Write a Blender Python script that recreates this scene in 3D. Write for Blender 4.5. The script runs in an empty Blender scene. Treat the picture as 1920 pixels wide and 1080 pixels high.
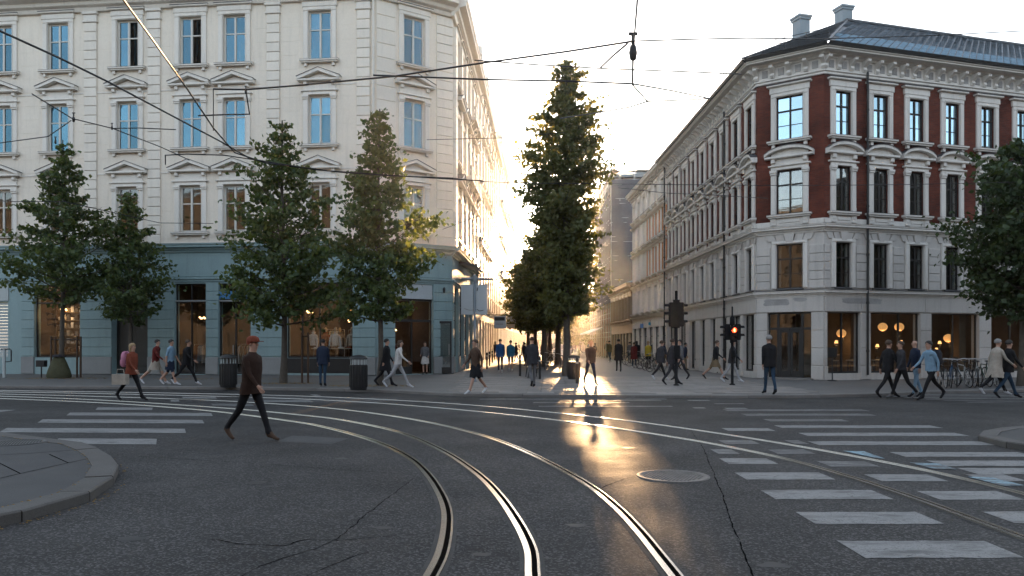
import bpy, bmesh, math, random
import numpy as np
from mathutils import Vector, Matrix

random.seed(7)
SC = bpy.context.scene
COL = SC.collection
PI = math.pi

# ------------------------------------------------------------------ camera
FPX, HOR, CAMH = 1440.0, 645.0, 1.65      # focal length and horizon in photo pixels, eye height in metres
cam_d = bpy.data.cameras.new('camera')
cam_d.sensor_width = 36.0
cam_d.lens = 27.0
cam_d.shift_y = (HOR - 540) / 1920.0
cam_d.clip_start = 0.1
cam_d.clip_end = 3000
cam = bpy.data.objects.new('camera', cam_d)
cam.location = (0, 0, CAMH)
cam.rotation_euler = (PI / 2, 0, 0)
COL.objects.link(cam)
SC.camera = cam

# ------------------------------------------------------------------ sky and sun
SUN_AZ = math.atan2(0.0985, 1.0)          # from +Y towards +X
SUN_EL = math.radians(6.3)
world = bpy.data.worlds.new('World')
SC.world = world
world.use_nodes = True
wn = world.node_tree
wn.nodes.clear()
w_out = wn.nodes.new('ShaderNodeOutputWorld')
w_bg = wn.nodes.new('ShaderNodeBackground')
w_sky = wn.nodes.new('ShaderNodeTexSky')
w_sky.sky_type = 'NISHITA'
w_sky.sun_disc = False
w_sky.sun_elevation = SUN_EL
w_sky.sun_rotation = SUN_AZ
w_sky.altitude = 0
w_sky.air_density = 1.0
w_sky.dust_density = 1.0
w_sky.ozone_density = 2.0
w_bg.inputs['Strength'].default_value = 0.15
w_hs = wn.nodes.new('ShaderNodeHueSaturation')      # whole sky colour desaturated evenly, so its light falls less blue
w_hs.inputs['Saturation'].default_value = 0.50
wn.links.new(w_sky.outputs['Color'], w_hs.inputs['Color'])
wn.links.new(w_hs.outputs['Color'], w_bg.inputs['Color'])
wn.links.new(w_bg.outputs['Background'], w_out.inputs['Surface'])

sun_d = bpy.data.lights.new('sun', 'SUN')
sun_d.energy = 5.0
sun_d.angle = math.radians(0.53)
sun_d.color = (1.0, 0.60, 0.29)
sun = bpy.data.objects.new('sun', sun_d)
sdir = Vector((math.sin(SUN_AZ) * math.cos(SUN_EL), math.cos(SUN_AZ) * math.cos(SUN_EL), math.sin(SUN_EL)))
sun.rotation_euler = sdir.to_track_quat('Z', 'Y').to_euler()
sun.location = (8, 80, 30)
COL.objects.link(sun)

SC.view_settings.view_transform = 'Standard'
SC.view_settings.look = 'None'
SC.view_settings.gamma = 1.0
SC.view_settings.use_curve_mapping = False
SC.view_settings.exposure = 2.4
SC.render.engine = 'CYCLES'
SC.cycles.use_denoising = True
SC.cycles.max_bounces = 6
SC.cycles.diffuse_bounces = 3
SC.cycles.glossy_bounces = 3
SC.cycles.transparent_max_bounces = 16
SC.cycles.transmission_bounces = 4
SC.cycles.volume_bounces = 0
SC.cycles.sample_clamp_indirect = 6.0
SC.cycles.caustics_reflective = False
SC.cycles.caustics_refractive = False

# ------------------------------------------------------------------ helpers
def G(px, py, z=0.0):
    """World point at height z that lies along a measured direction (photo survey)."""
    Y = (CAMH - z) * FPX / (py - HOR)
    return Vector(((px - 960) / FPX * Y, Y, z))

def atY(px, py, Y):
    return Vector(((px - 960) / FPX * Y, Y, CAMH + (HOR - py) / FPX * Y))

class MB:
    """collects vertices and faces of one mesh"""
    def __init__(s):
        s.v, s.f, s.m, s.sm = [], [], [], []
    def add(s, vs, fs, mi=0, smooth=False):
        o = len(s.v)
        s.v += [tuple(p) for p in vs]
        for f in fs:
            s.f.append([i + o for i in f]); s.m.append(mi); s.sm.append(smooth)
        return s
    def box(s, x0, x1, y0, y1, z0, z1, mi=0):
        vs = [(x0,y0,z0),(x1,y0,z0),(x1,y1,z0),(x0,y1,z0),(x0,y0,z1),(x1,y0,z1),(x1,y1,z1),(x0,y1,z1)]
        return s.add(vs, [(0,3,2,1),(4,5,6,7),(0,1,5,4),(1,2,6,5),(2,3,7,6),(3,0,4,7)], mi)
    def bbox(s, x0, x1, y0, y1, z0, z1, b=0.012, mi=0):
        """box whose front (y0) face is chamfered by b"""
        vs = [(x0,y1,z0),(x1,y1,z0),(x1,y1,z1),(x0,y1,z1),
              (x0,y0+b,z0),(x1,y0+b,z0),(x1,y0+b,z1),(x0,y0+b,z1),
              (x0+b,y0,z0+b),(x1-b,y0,z0+b),(x1-b,y0,z1-b),(x0+b,y0,z1-b)]
        return s.add(vs, [(0,3,2,1),(0,1,5,4),(1,2,6,5),(2,3,7,6),(3,0,4,7),(4,5,9,8),(5,6,10,9),(6,7,11,10),(7,4,8,11),(8,9,10,11)], mi)
    def slab(s, x0, x1, y0, y1, z0, z1, b=0.012, mi=0):
        """box whose top face is chamfered by b"""
        vs = [(x0,y0,z0),(x1,y0,z0),(x1,y1,z0),(x0,y1,z0),(x0,y0,z1-b),(x1,y0,z1-b),(x1,y1,z1-b),(x0,y1,z1-b),
              (x0+b,y0+b,z1),(x1-b,y0+b,z1),(x1-b,y1-b,z1),(x0+b,y1-b,z1)]
        return s.add(vs, [(0,1,5,4),(1,2,6,5),(2,3,7,6),(3,0,4,7),(4,5,9,8),(5,6,10,9),(6,7,11,10),(7,4,8,11),(8,9,10,11)], mi)
    def prof_x(s, prof, x0, x1, mi=0, smooth=False):
        """extrude a closed (y,z) outline along x"""
        n = len(prof)
        vs = [(x0, y, z) for y, z in prof] + [(x1, y, z) for y, z in prof]
        fs = [(i, (i+1) % n, (i+1) % n + n, i + n) for i in range(n)]
        s.add(vs, fs, mi, smooth)
        s.add(vs, [list(range(n))[::-1], list(range(n, 2*n))], mi)
        return s
    def prof_y(s, prof, y0, y1, mi=0):
        """extrude a closed (x,z) outline along y"""
        n = len(prof)
        vs = [(x, y0, z) for x, z in prof] + [(x, y1, z) for x, z in prof]
        fs = [(i, i + n, (i+1) % n + n, (i+1) % n) for i in range(n)]
        return s.add(vs, fs + [list(range(n)), list(range(n, 2*n))[::-1]], mi)
    def poly_z(s, poly, z0, z1, mi=0):
        n = len(poly)
        vs = [(x, y, z0) for x, y in poly] + [(x, y, z1) for x, y in poly]
        fs = [(i, (i+1) % n, (i+1) % n + n, i + n) for i in range(n)]
        return s.add(vs, fs + [list(range(n))[::-1], list(range(n, 2*n))], mi)
    def tube(s, pts, r, seg=6, mi=0, cap=True, closed=False):
        pts = [Vector(p) for p in pts]; n = len(pts)
        rs = r if isinstance(r, (list, tuple)) else [r] * n
        vs = []
        up = Vector((0, 0, 1)); prev = None
        for i, p in enumerate(pts):
            if closed: t = pts[(i+1) % n] - pts[i-1]
            else: t = pts[min(i+1, n-1)] - pts[max(i-1, 0)]
            t = t.normalized() if t.length > 1e-9 else Vector((0,0,1))
            if prev is None:
                a = up if abs(t.z) < 0.9 else Vector((1, 0, 0))
                u = t.cross(a).normalized()
            else:
                u = (prev - t * prev.dot(t))
                u = u.normalized() if u.length > 1e-6 else t.orthogonal().normalized()
            prev = u; w = t.cross(u)
            for k in range(seg):
                a = 2 * PI * k / seg
                vs.append(p + (u * math.cos(a) + w * math.sin(a)) * rs[i])
        fs = []
        m = n if closed else n - 1
        for i in range(m):
            j = (i + 1) % n
            for k in range(seg):
                k2 = (k + 1) % seg
                fs.append((i*seg+k, j*seg+k, j*seg+k2, i*seg+k2))
        s.add(vs, fs, mi, True)
        if cap and not closed:
            s.add(vs[:seg], [list(range(seg))], mi); s.add(vs[-seg:], [list(range(seg))[::-1]], mi)
        return s
    def lathe(s, prof, seg=16, c=(0,0,0), mi=0, sx=1, sy=1, smooth=True):
        """prof: (r,z) list from bottom to top"""
        n = len(prof); vs = []
        for r, z in prof:
            for k in range(seg):
                a = 2 * PI * k / seg
                vs.append((c[0] + r*sx*math.cos(a), c[1] + r*sy*math.sin(a), c[2] + z))
        fs = [(i*seg+k, i*seg+(k+1) % seg, (i+1)*seg+(k+1) % seg, (i+1)*seg+k) for i in range(n-1) for k in range(seg)]
        s.add(vs, fs, mi, smooth)
        if prof[0][0] > 1e-4: s.add(vs[:seg], [list(range(seg))[::-1]], mi)
        if prof[-1][0] > 1e-4: s.add(vs[-seg:], [list(range(seg))], mi)
        return s
    def ball(s, c, r, seg=14, rings=8, mi=0, sz=1.0, sx=1, sy=1):
        pr = [(r*math.sin(PI*i/rings), -r*sz*math.cos(PI*i/rings)) for i in range(rings+1)]
        return s.lathe(pr, seg, c, mi, sx, sy)
    def mesh(s, name, mats):
        me = bpy.data.meshes.new(name)
        me.from_pydata(s.v, [], s.f)
        for m in (mats if isinstance(mats, (list, tuple)) else [mats]): me.materials.append(m)
        me.polygons.foreach_set('material_index', s.m)
        me.polygons.foreach_set('use_smooth', s.sm)
        me.update()
        return me

def ob(name, data, parent=None, loc=(0,0,0), rz=0.0, label=None, cat=None, group=None, kind=None):
    o = bpy.data.objects.new(name, data)
    COL.objects.link(o)
    o.location = loc
    o.rotation_euler = (0, 0, rz)
    if parent is not None: o.parent = parent
    if label: o['label'] = label
    if cat: o['category'] = cat
    if group: o['group'] = group
    if kind: o['kind'] = kind
    return o

def thing(name, loc, rz, label, cat, group=None):
    return ob(name, None, None, loc, rz, label, cat, group)

# ------------------------------------------------------------------ materials
def pm(name, col, rough=0.7, var=0.15, scale=1.2, fine=30.0, fvar=0.1, bump=0.0, bscale=60.0, rnd=0.0,
       metallic=0.0, spec=0.4, streak=0.0, col2=None, rvar=0.0):
    m = bpy.data.materials.new(name); m.use_nodes = True
    nt = m.node_tree; N = nt.nodes; L = nt.links
    b = N['Principled BSDF']
    geo = N.new('ShaderNodeNewGeometry')
    def noise(sc, det=4, vec=None, rgh=0.55):
        n = N.new('ShaderNodeTexNoise'); n.inputs['Scale'].default_value = sc; n.inputs['Detail'].default_value = det
        n.inputs['Roughness'].default_value = rgh
        L.new(vec if vec else geo.outputs['Position'], n.inputs['Vector']); return n.outputs['Fac']
    def mth(op, a, c, d=None):
        n = N.new('ShaderNodeMath'); n.operation = op
        for i, x in enumerate((a, c) if d is None else (a, c, d)):
            if isinstance(x, (int, float)): n.inputs[i].default_value = x
            else: L.new(x, n.inputs[i])
        return n.outputs[0]
    n1 = noise(scale, 5)
    f = mth('MULTIPLY_ADD', n1, 2 * var * 1.6, 1 - var * 1.6)
    if fvar:
        f = mth('MULTIPLY', f, mth('MULTIPLY_ADD', noise(fine, 3), 2 * fvar * 1.6, 1 - fvar * 1.6))
    if streak:
        mp = N.new('ShaderNodeMapping'); mp.inputs['Scale'].default_value = (3.0, 3.0, 0.25)
        L.new(geo.outputs['Position'], mp.inputs['Vector'])
        st = noise(1.3, 5, mp.outputs['Vector'], 0.65)
        rp = N.new('ShaderNodeMapRange'); rp.inputs['From Min'].default_value = 0.5; rp.inputs['From Max'].default_value = 0.75
        rp.inputs['To Min'].default_value = 1.0; rp.inputs['To Max'].default_value = 1.0 - streak
        L.new(st, rp.inputs['Value']); f = mth('MULTIPLY', f, rp.outputs[0])
    if rnd:
        oi = N.new('ShaderNodeObjectInfo')
        f = mth('MULTIPLY', f, mth('MULTIPLY_ADD', oi.outputs['Random'], 2 * rnd, 1 - rnd))
    mx = N.new('ShaderNodeMix'); mx.data_type = 'RGBA'; mx.blend_type = 'MULTIPLY'; mx.inputs[0].default_value = 1.0
    if col2:
        m2 = N.new('ShaderNodeMix'); m2.data_type = 'RGBA'
        rp2 = N.new('ShaderNodeMapRange'); rp2.inputs['From Min'].default_value = 0.42; rp2.inputs['From Max'].default_value = 0.62
        L.new(noise(scale * 2.3, 5), rp2.inputs['Value']); L.new(rp2.outputs[0], m2.inputs[0])
        m2.inputs[6].default_value = (*col, 1); m2.inputs[7].default_value = (*col2, 1)
        L.new(m2.outputs[2], mx.inputs[6])
    else:
        mx.inputs[6].default_value = (*col, 1)
    L.new(f, mx.inputs[7]); L.new(mx.outputs[2], b.inputs['Base Color'])
    b.inputs['Roughness'].default_value = rough
    if rvar:
        L.new(mth('MULTIPLY_ADD', noise(scale * 3, 4), 2 * rvar, rough - rvar), b.inputs['Roughness'])
    b.inputs['Metallic'].default_value = metallic
    b.inputs['Specular IOR Level'].default_value = spec
    if bump:
        bp = N.new('ShaderNodeBump'); bp.inputs['Strength'].default_value = 1.0; bp.inputs['Distance'].default_value = bump
        L.new(noise(bscale, 3), bp.inputs['Height']); L.new(bp.outputs['Normal'], b.inputs['Normal'])
    return m

def emit(name, col, strength):
    m = bpy.data.materials.new(name); m.use_nodes = True
    b = m.node_tree.nodes['Principled BSDF']
    b.inputs['Base Color'].default_value = (*[min(1, c) for c in col], 1)
    b.inputs['Emission Color'].default_value = (*col, 1)
    b.inputs['Emission Strength'].default_value = strength
    return m

def glass(name, ior, add, tint=(0.8, 0.84, 0.84), wob=0.0, coat=(1, 1, 1)):  # coat tints the mirror colour, used for the sky's blue
    """window pane: clear sheet plus a mirror reflection that follows Fresnel"""
    m = bpy.data.materials.new(name); m.use_nodes = True
    nt = m.node_tree; N = nt.nodes; L = nt.links; N.clear()
    out = N.new('ShaderNodeOutputMaterial'); mix = N.new('ShaderNodeMixShader')
    tr = N.new('ShaderNodeBsdfTransparent'); tr.inputs['Color'].default_value = (*tint, 1)
    gl = N.new('ShaderNodeBsdfGlossy'); gl.inputs['Roughness'].default_value = 0.02; gl.inputs['Color'].default_value = (*coat, 1)
    # Schlick's form of the Fresnel term, the same on both faces of the sheet
    lw = N.new('ShaderNodeLayerWeight'); lw.inputs['Blend'].default_value = 0.5
    pw = N.new('ShaderNodeMath'); pw.operation = 'POWER'; pw.inputs[1].default_value = 5.0; L.new(lw.outputs['Facing'], pw.inputs[0])
    f0 = ((ior - 1) / (ior + 1)) ** 2 + add
    ad = N.new('ShaderNodeMath'); ad.operation = 'MULTIPLY_ADD'; ad.use_clamp = True; ad.inputs[1].default_value = 1 - f0; ad.inputs[2].default_value = f0
    L.new(pw.outputs[0], ad.inputs[0]); L.new(ad.outputs[0], mix.inputs[0])
    L.new(tr.outputs[0], mix.inputs[1]); L.new(gl.outputs[0], mix.inputs[2]); L.new(mix.outputs[0], out.inputs['Surface'])
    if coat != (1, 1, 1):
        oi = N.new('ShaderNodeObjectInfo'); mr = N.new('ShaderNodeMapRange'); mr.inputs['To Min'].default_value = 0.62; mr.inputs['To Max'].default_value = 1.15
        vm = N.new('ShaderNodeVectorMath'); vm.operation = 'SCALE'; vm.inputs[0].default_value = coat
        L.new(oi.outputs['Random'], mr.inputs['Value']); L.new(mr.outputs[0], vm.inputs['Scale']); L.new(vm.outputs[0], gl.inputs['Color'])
    if wob:
        geo = N.new('ShaderNodeNewGeometry'); nz = N.new('ShaderNodeTexNoise'); nz.inputs['Scale'].default_value = 0.9
        nz.inputs['Detail'].default_value = 1
        bp = N.new('ShaderNodeBump'); bp.inputs['Distance'].default_value = wob; bp.inputs['Strength'].default_value = 1
        L.new(geo.outputs['Position'], nz.inputs['Vector']); L.new(nz.outputs['Fac'], bp.inputs['Height']); L.new(bp.outputs[0], gl.inputs['Normal'])
    return m

M = {}
M['cream'] = pm('cream_plaster', (0.76, 0.685, 0.585), 0.46, 0.06, 0.5, 9, 0.05, 0.004, 25, streak=0.12)
M['cream_trim'] = pm('cream_trim', (0.73, 0.69, 0.63), 0.46, 0.06, 0.8, 14, 0.06, 0.003, 40, streak=0.16)
M['cream_stone'] = pm('cream_rustic_stone', (0.75, 0.69, 0.605), 0.46, 0.06, 0.9, 12, 0.05, 0.004, 40, rnd=0.04, streak=0.1)
M['lead'] = pm('lead_flashing', (0.10, 0.10, 0.105), 0.5, 0.2, 2, 20, 0.1, metallic=0.3)
M['teal_stone'] = pm('grey_green_stone', (0.255, 0.355, 0.365), 0.75, 0.1, 0.8, 14, 0.07, 0.004, 40, rnd=0.05, streak=0.15)
M['plinth'] = pm('granite_plinth', (0.25, 0.26, 0.26), 0.7, 0.12, 2, 60, 0.15, 0.003, 60, rnd=0.05)
M['brick'] = None
M['grey_stone'] = pm('pale_grey_stone', (0.53, 0.50, 0.465), 0.8, 0.08, 0.8, 16, 0.07, 0.004, 40, rnd=0.05, streak=0.2)
M['grey_trim'] = pm('pale_stone_trim', (0.70, 0.665, 0.615), 0.75, 0.07, 0.9, 18, 0.06, 0.003, 40, streak=0.2)
M['grey_patch'] = pm('cement_patch', (0.33, 0.32, 0.31), 0.85, 0.3, 1.6, 20, 0.15, 0.004, 30)
M['slate'] = pm('slate_tile', (0.21, 0.35, 0.47), 0.36, 0.15, 2, 20, 0.15, 0.002, 40, rnd=0.12, spec=0.45)  # reflected sky is painted in as a bluer, lighter slate
M['zinc'] = pm('zinc_chimney', (0.20, 0.23, 0.25), 0.45, 0.12, 1.5, 20, 0.08, metallic=0.4)
M['black'] = pm('black_metal', (0.018, 0.019, 0.02), 0.45, 0.15, 3, 30, 0.1)
M['darkframe'] = pm('dark_window_frame', (0.022, 0.019, 0.017), 0.5, 0.15, 3, 30, 0.1)
M['whiteframe'] = pm('painted_window_frame', (0.60, 0.585, 0.545), 0.55, 0.06, 3, 30, 0.05)
M['signal_black'] = pm('signal_black', (0.012, 0.012, 0.013), 0.8, 0.15, 3, 30, 0.1, spec=0.15)
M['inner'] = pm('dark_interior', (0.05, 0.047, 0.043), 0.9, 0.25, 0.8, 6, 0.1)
M['curtain'] = pm('net_curtain', (0.34, 0.34, 0.33), 0.9, 0.12, 2, 30, 0.1)
M['glass_up'] = glass('sky_tint_glass', 1.9, 0.22, (0.5, 0.54, 0.55), wob=0.02, coat=(0.22, 0.43, 0.56))  # blue of the reflected sky is put into the gloss colour
M['glass_sky'] = glass('sky_mirror_glass', 1.9, 0.62, (0.5, 0.54, 0.55), wob=0.02, coat=(0.62, 0.86, 1.0))  # mirror share raised and tinted blue to imitate a pale sky reflection
M['glass_mid'] = glass('plain_window_glass', 1.7, 0.10, wob=0.004)
M['glass_dim'] = glass('dim_window_glass', 1.5, 0.03, wob=0.006)
M['glass_shop'] = glass('shop_glass', 1.45, 0.02, (0.92, 0.93, 0.92))
M['ochre'] = pm('ochre_brick', (0.58, 0.25, 0.10), 0.85, 0.12, 1, 20, 0.12, 0.003, 50)
M['white_wall'] = pm('white_plaster', (0.84, 0.80, 0.74), 0.85, 0.08, 0.7, 12, 0.05, streak=0.15)
M['tan_wall'] = pm('tan_plaster', (0.36, 0.28, 0.20), 0.40, 0.1, 0.7, 12, 0.06, streak=0.15)
M['sand_wall'] = pm('sand_plaster', (0.52, 0.43, 0.32), 0.40, 0.1, 0.7, 12, 0.06, streak=0.15)
M['rose_wall'] = pm('rose_plaster', (0.42, 0.30, 0.25), 0.85, 0.1, 0.7, 12, 0.06, streak=0.15)
M['net'] = pm('scaffold_net', (0.10, 0.095, 0.105), 0.9, 0.25, 0.6, 3, 0.15)
M['steel'] = pm('galvanised_steel', (0.45, 0.45, 0.45), 0.4, 0.1, 3, 30, 0.08, metallic=0.7)
M['rail'] = pm('polished_rail', (0.40, 0.375, 0.35), 0.24, 0.12, 4, 30, 0.08, metallic=1.0, rvar=0.05)
M['railside'] = pm('dull_rail_steel', (0.13, 0.115, 0.10), 0.5, 0.2, 5, 50, 0.15, metallic=0.6)
M['groove'] = pm('groove_shade', (0.008, 0.007, 0.006), 1.0, 0.2, 5, 50, 0.2, spec=0.0)  # near-black strip paints the shade down in the groove
M['bitumen'] = pm('bitumen_joint', (0.075, 0.072, 0.068), 0.9, 0.25, 3, 70, 0.25, 0.003, 120, spec=0.08)
M['tar'] = pm('tar_seam', (0.008, 0.008, 0.008), 1.0, 0.2, 5, 50, 0.2, spec=0.0)
M['paint'] = None
M['kerb'] = pm('granite_kerb', (0.17, 0.16, 0.15), 0.75, 0.16, 2.5, 90, 0.3, 0.003, 90, rnd=0.08)
M['slab'] = pm('paving_slab', (0.21, 0.195, 0.18), 0.70, 0.16, 1.3, 60, 0.2, 0.0025, 70, rnd=0.16, spec=0.25)
M['pave_dark'] = pm('worn_corner_paving', (0.043, 0.043, 0.044), 0.75, 0.25, 1.2, 90, 0.25, 0.003, 110)
M['kerb_dark'] = pm('worn_corner_kerb', (0.085, 0.08, 0.075), 0.8, 0.2, 2.5, 90, 0.3, 0.004, 90, rnd=0.1)
M['pave'] = pm('pavement_asphalt', (0.115, 0.113, 0.11), 0.65, 0.2, 0.8, 90, 0.22, 0.003, 110)
M['bark'] = pm('tree_bark', (0.085, 0.072, 0.058), 0.9, 0.25, 6, 40, 0.2, 0.012, 40)
M['wire'] = pm('black_wire', (0.015, 0.015, 0.016), 0.5, 0.1, 3, 30, 0.1)
M['leaflit'] = pm('fallen_leaves', (0.28, 0.17, 0.04), 0.8, 0.3, 9, 40, 0.2)
# ------------------------------------------------------------------ ground materials
def asphalt_mat():
    m = bpy.data.materials.new('asphalt'); m.use_nodes = True
    nt = m.node_tree; N = nt.nodes; L = nt.links; b = N['Principled BSDF']
    geo = N.new('ShaderNodeNewGeometry'); P = geo.outputs['Position']
    def noise(sc, det=4, r=0.6):
        n = N.new('ShaderNodeTexNoise'); n.inputs['Scale'].default_value = sc; n.inputs['Detail'].default_value = det
        n.inputs['Roughness'].default_value = r; L.new(P, n.inputs['Vector']); return n.outputs['Fac']
    def ramp(v, a, c, t0, t1):
        r = N.new('ShaderNodeMapRange'); r.inputs['From Min'].default_value = a; r.inputs['From Max'].default_value = c
        r.inputs['To Min'].default_value = t0; r.inputs['To Max'].default_value = t1; L.new(v, r.inputs['Value']); return r.outputs[0]
    def mul(a, c):
        n = N.new('ShaderNodeMath'); n.operation = 'MULTIPLY'; L.new(a, n.inputs[0]); L.new(c, n.inputs[1]); return n.outputs[0]
    big = ramp(noise(0.35, 6), 0.3, 0.7, 0.60, 1.35)
    mid = ramp(noise(2.2, 5), 0.3, 0.7, 0.85, 1.15)
    vo = N.new('ShaderNodeTexVoronoi'); vo.inputs['Scale'].default_value = 62; L.new(P, vo.inputs['Vector'])
    sep = N.new('ShaderNodeSeparateColor'); L.new(vo.outputs['Color'], sep.inputs[0])
    agg = ramp(sep.outputs[0], 0.60, 1.0, 0.66, 2.9)
    agg2 = ramp(noise(220, 2), 0.35, 0.65, 0.75, 1.3)
    f = mul(mul(big, mid), mul(agg, agg2))
    mx = N.new('ShaderNodeMix'); mx.data_type = 'RGBA'; mx.blend_type = 'MULTIPLY'; mx.inputs[0].default_value = 1
    mx.inputs[6].default_value = (0.0335, 0.0325, 0.032, 1); L.new(f, mx.inputs[7]); L.new(mx.outputs[2], b.inputs['Base Color'])
    L.new(ramp(noise(1.1, 5), 0.3, 0.7, 0.68, 0.86), b.inputs['Roughness'])
    b.inputs['Specular IOR Level'].default_value = 0.22
    bp = N.new('ShaderNodeBump'); bp.inputs['Distance'].default_value = 0.0035; bp.inputs['Strength'].default_value = 1
    L.new(vo.outputs['Distance'], bp.inputs['Height'])
    bp2 = N.new('ShaderNodeBump'); bp2.inputs['Distance'].default_value = 0.004; L.new(noise(9, 5), bp2.inputs['Height'])
    L.new(bp.outputs[0], bp2.inputs['Normal']); L.new(bp2.outputs[0], b.inputs['Normal'])
    return m
M['asphalt'] = asphalt_mat()

def paint_mat(name, wear, col=(0.215, 0.215, 0.21)):
    m = bpy.data.materials.new(name); m.use_nodes = True
    nt = m.node_tree; N = nt.nodes; L = nt.links; b = N['Principled BSDF']
    geo = N.new('ShaderNodeNewGeometry'); P = geo.outputs['Position']
    def noise(sc, det=5, r=0.65, vec=P):
        n = N.new('ShaderNodeTexNoise'); n.inputs['Scale'].default_value = sc; n.inputs['Detail'].default_value = det
        n.inputs['Roughness'].default_value = r; L.new(vec, n.inputs['Vector']); return n.outputs['Fac']
    mp = N.new('ShaderNodeMapping'); mp.inputs['Scale'].default_value = (0.7, 2.2, 1); mp.inputs['Rotation'].default_value = (0, 0, 0.5)
    L.new(P, mp.inputs['Vector'])
    a1 = N.new('ShaderNodeMapRange'); L.new(noise(2.4, 6, 0.7, mp.outputs[0]), a1.inputs['Value'])
    a1.inputs['From Min'].default_value = 0.62 - wear * 0.4; a1.inputs['From Max'].default_value = 0.80 - wear * 0.4
    a2 = N.new('ShaderNodeMapRange'); L.new(noise(70, 3), a2.inputs['Value'])
    a2.inputs['From Min'].default_value = 0.52; a2.inputs['From Max'].default_value = 0.66
    a2.inputs['To Max'].default_value = 0.9
    a3 = N.new('ShaderNodeMapRange'); L.new(noise(14, 6, 0.75), a3.inputs['Value']); a3.inputs['From Min'].default_value = 0.60 - wear*0.12; a3.inputs['From Max'].default_value = 0.66 - wear*0.12
    mxm = N.new('ShaderNodeMath'); mxm.operation = 'MAXIMUM'
    mx0 = N.new('ShaderNodeMath'); mx0.operation = 'MAXIMUM'; L.new(a1.outputs[0], mx0.inputs[0]); L.new(a3.outputs[0], mx0.inputs[1])
    L.new(mx0.outputs[0], mxm.inputs[0]); L.new(a2.outputs[0], mxm.inputs[1])
    mx = N.new('ShaderNodeMix'); mx.data_type = 'RGBA'
    mx.inputs[6].default_value = (*col, 1); mx.inputs[7].default_value = (0.06, 0.06, 0.06, 1)
    L.new(mxm.outputs[0], mx.inputs[0]); L.new(mx.outputs[2], b.inputs['Base Color'])
    b.inputs['Roughness'].default_value = 0.62
    bp = N.new('ShaderNodeBump'); bp.inputs['Distance'].default_value = 0.003; L.new(noise(130, 2), bp.inputs['Height']); L.new(bp.outputs[0], b.inputs['Normal'])
    return m
M['paint'] = paint_mat('worn_road_paint', 0.36)
M['paint_worn'] = paint_mat('very_worn_road_paint', 0.68)
M['paint_blue'] = paint_mat('chalk_blue_paint', 0.55, (0.25, 0.42, 0.50))

# ------------------------------------------------------------------ ground, road, pavements
g = MB().add([(-340,-60,-0.004),(340,-60,-0.004),(340,345,-0.004),(-340,345,-0.004)], [(0,1,2,3)])
ob('ground', g.mesh('ground', M['pave']), kind='structure')
nx = 40
g = MB().add([(-90,-45,0),(90,-45,0),(90,30,0),(-90,30,0)], [(0,1,2,3)])
road = ob('road', g.mesh('road', M['asphalt']), kind='structure')

KZ = 0.10
edge = [(-90,32.5),(-40,30.5),(-27,29.3),(-19,28.6),(-10,27.7),(-4.8,26.3),(-2.9,25.0),(-1.3,24.1),(0.5,23.75),(3.4,23.4),(6.5,23.35),(9.6,23.6),(12.0,24.4),(14.2,25.4),(17.6,26.4),(26,28.6),(40,32.5),(90,47)]
def smooth2(pts, n=6, closed=False):
    out = []; N = len(pts)
    rng = range(N) if closed else range(N - 1)
    for i in rng:
        p0 = pts[(i-1) % N] if closed else pts[max(i-1,0)]; p1 = pts[i]; p2 = pts[(i+1) % N]; p3 = pts[(i+2) % N] if closed else pts[min(i+2,N-1)]
        for k in range(n):
            t = k / n
            out.append(tuple(0.5*((2*b)+(-a+c)*t+(2*a-5*b+4*c-d)*t*t+(-a+3*b-3*c+d)*t**3) for a,b,c,d in zip(p0,p1,p2,p3)))
    if not closed: out.append(tuple(pts[-1]))
    return out
edge_s = smooth2(edge, 8)
def resample(pts, step):
    P = [Vector(p) for p in pts]; d = [0]
    for a, b in zip(P, P[1:]): d.append(d[-1] + (b - a).length)
    out = []; s = 0; i = 0
    while s <= d[-1]:
        while i < len(P) - 2 and d[i+1] < s: i += 1
        t = (s - d[i]) / max(1e-9, d[i+1] - d[i]); out.append(P[i].lerp(P[i+1], t)); s += step
    return out
KW = 0.26
def offset(pts, w):
    P = [Vector((p[0], p[1])) for p in pts]; out = []
    for i, p in enumerate(P):
        t = (P[min(i+1, len(P)-1)] - P[max(i-1, 0)]).normalized()
        out.append(p + Vector((-t.y, t.x)) * w)
    return out
inner = offset(edge_s, KW)
mb = MB()
far = [(90, 340), (-90, 340)]
for a, b in zip(inner, inner[1:]):
    mb.add([(a.x, a.y, KZ - 0.012), (b.x, b.y, KZ - 0.012), (b.x, 340, KZ - 0.012), (a.x, 340, KZ - 0.012)], [(0,1,2,3)])
pavement = ob('pavement', mb.mesh('pavement', M['pave']), kind='structure')
def kerb_run(pts, step, w, z, parent, rg=0.01, mat='kerb'):
    rs = resample(pts, step)
    off = offset([tuple(p) for p in rs], w)
    for i in range(len(rs) - 1):
        a, b, c, d = rs[i].to_2d(), rs[i+1].to_2d(), off[i+1], off[i]
        u = (b - a).normalized() * rg * 0.6
        dz = random.uniform(-0.006, 0.006); bv = 0.018
        a, b, c, d = a + u, b - u, c - u, d + u
        n = (d - a).normalized() * bv
        vs = [(*a, -0.05), (*b, -0.05), (*c, -0.05), (*d, -0.05), (*a, z+dz-bv), (*b, z+dz-bv), (*c, z+dz), (*d, z+dz), (*(a+n), z+dz), (*(b+n), z+dz)]
        m = MB().add(vs, [(0,1,5,4),(4,5,9,8),(8,9,6,7),(1,2,6,9,5),(3,0,4,8,7),(2,3,7,6)])
        ob('kerb_stone', m.mesh('kerb_stone', M[mat]), parent)
kerb_run([p for p in edge_s if -32 < p[0] < 30], 1.15, KW, KZ, pavement)

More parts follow.
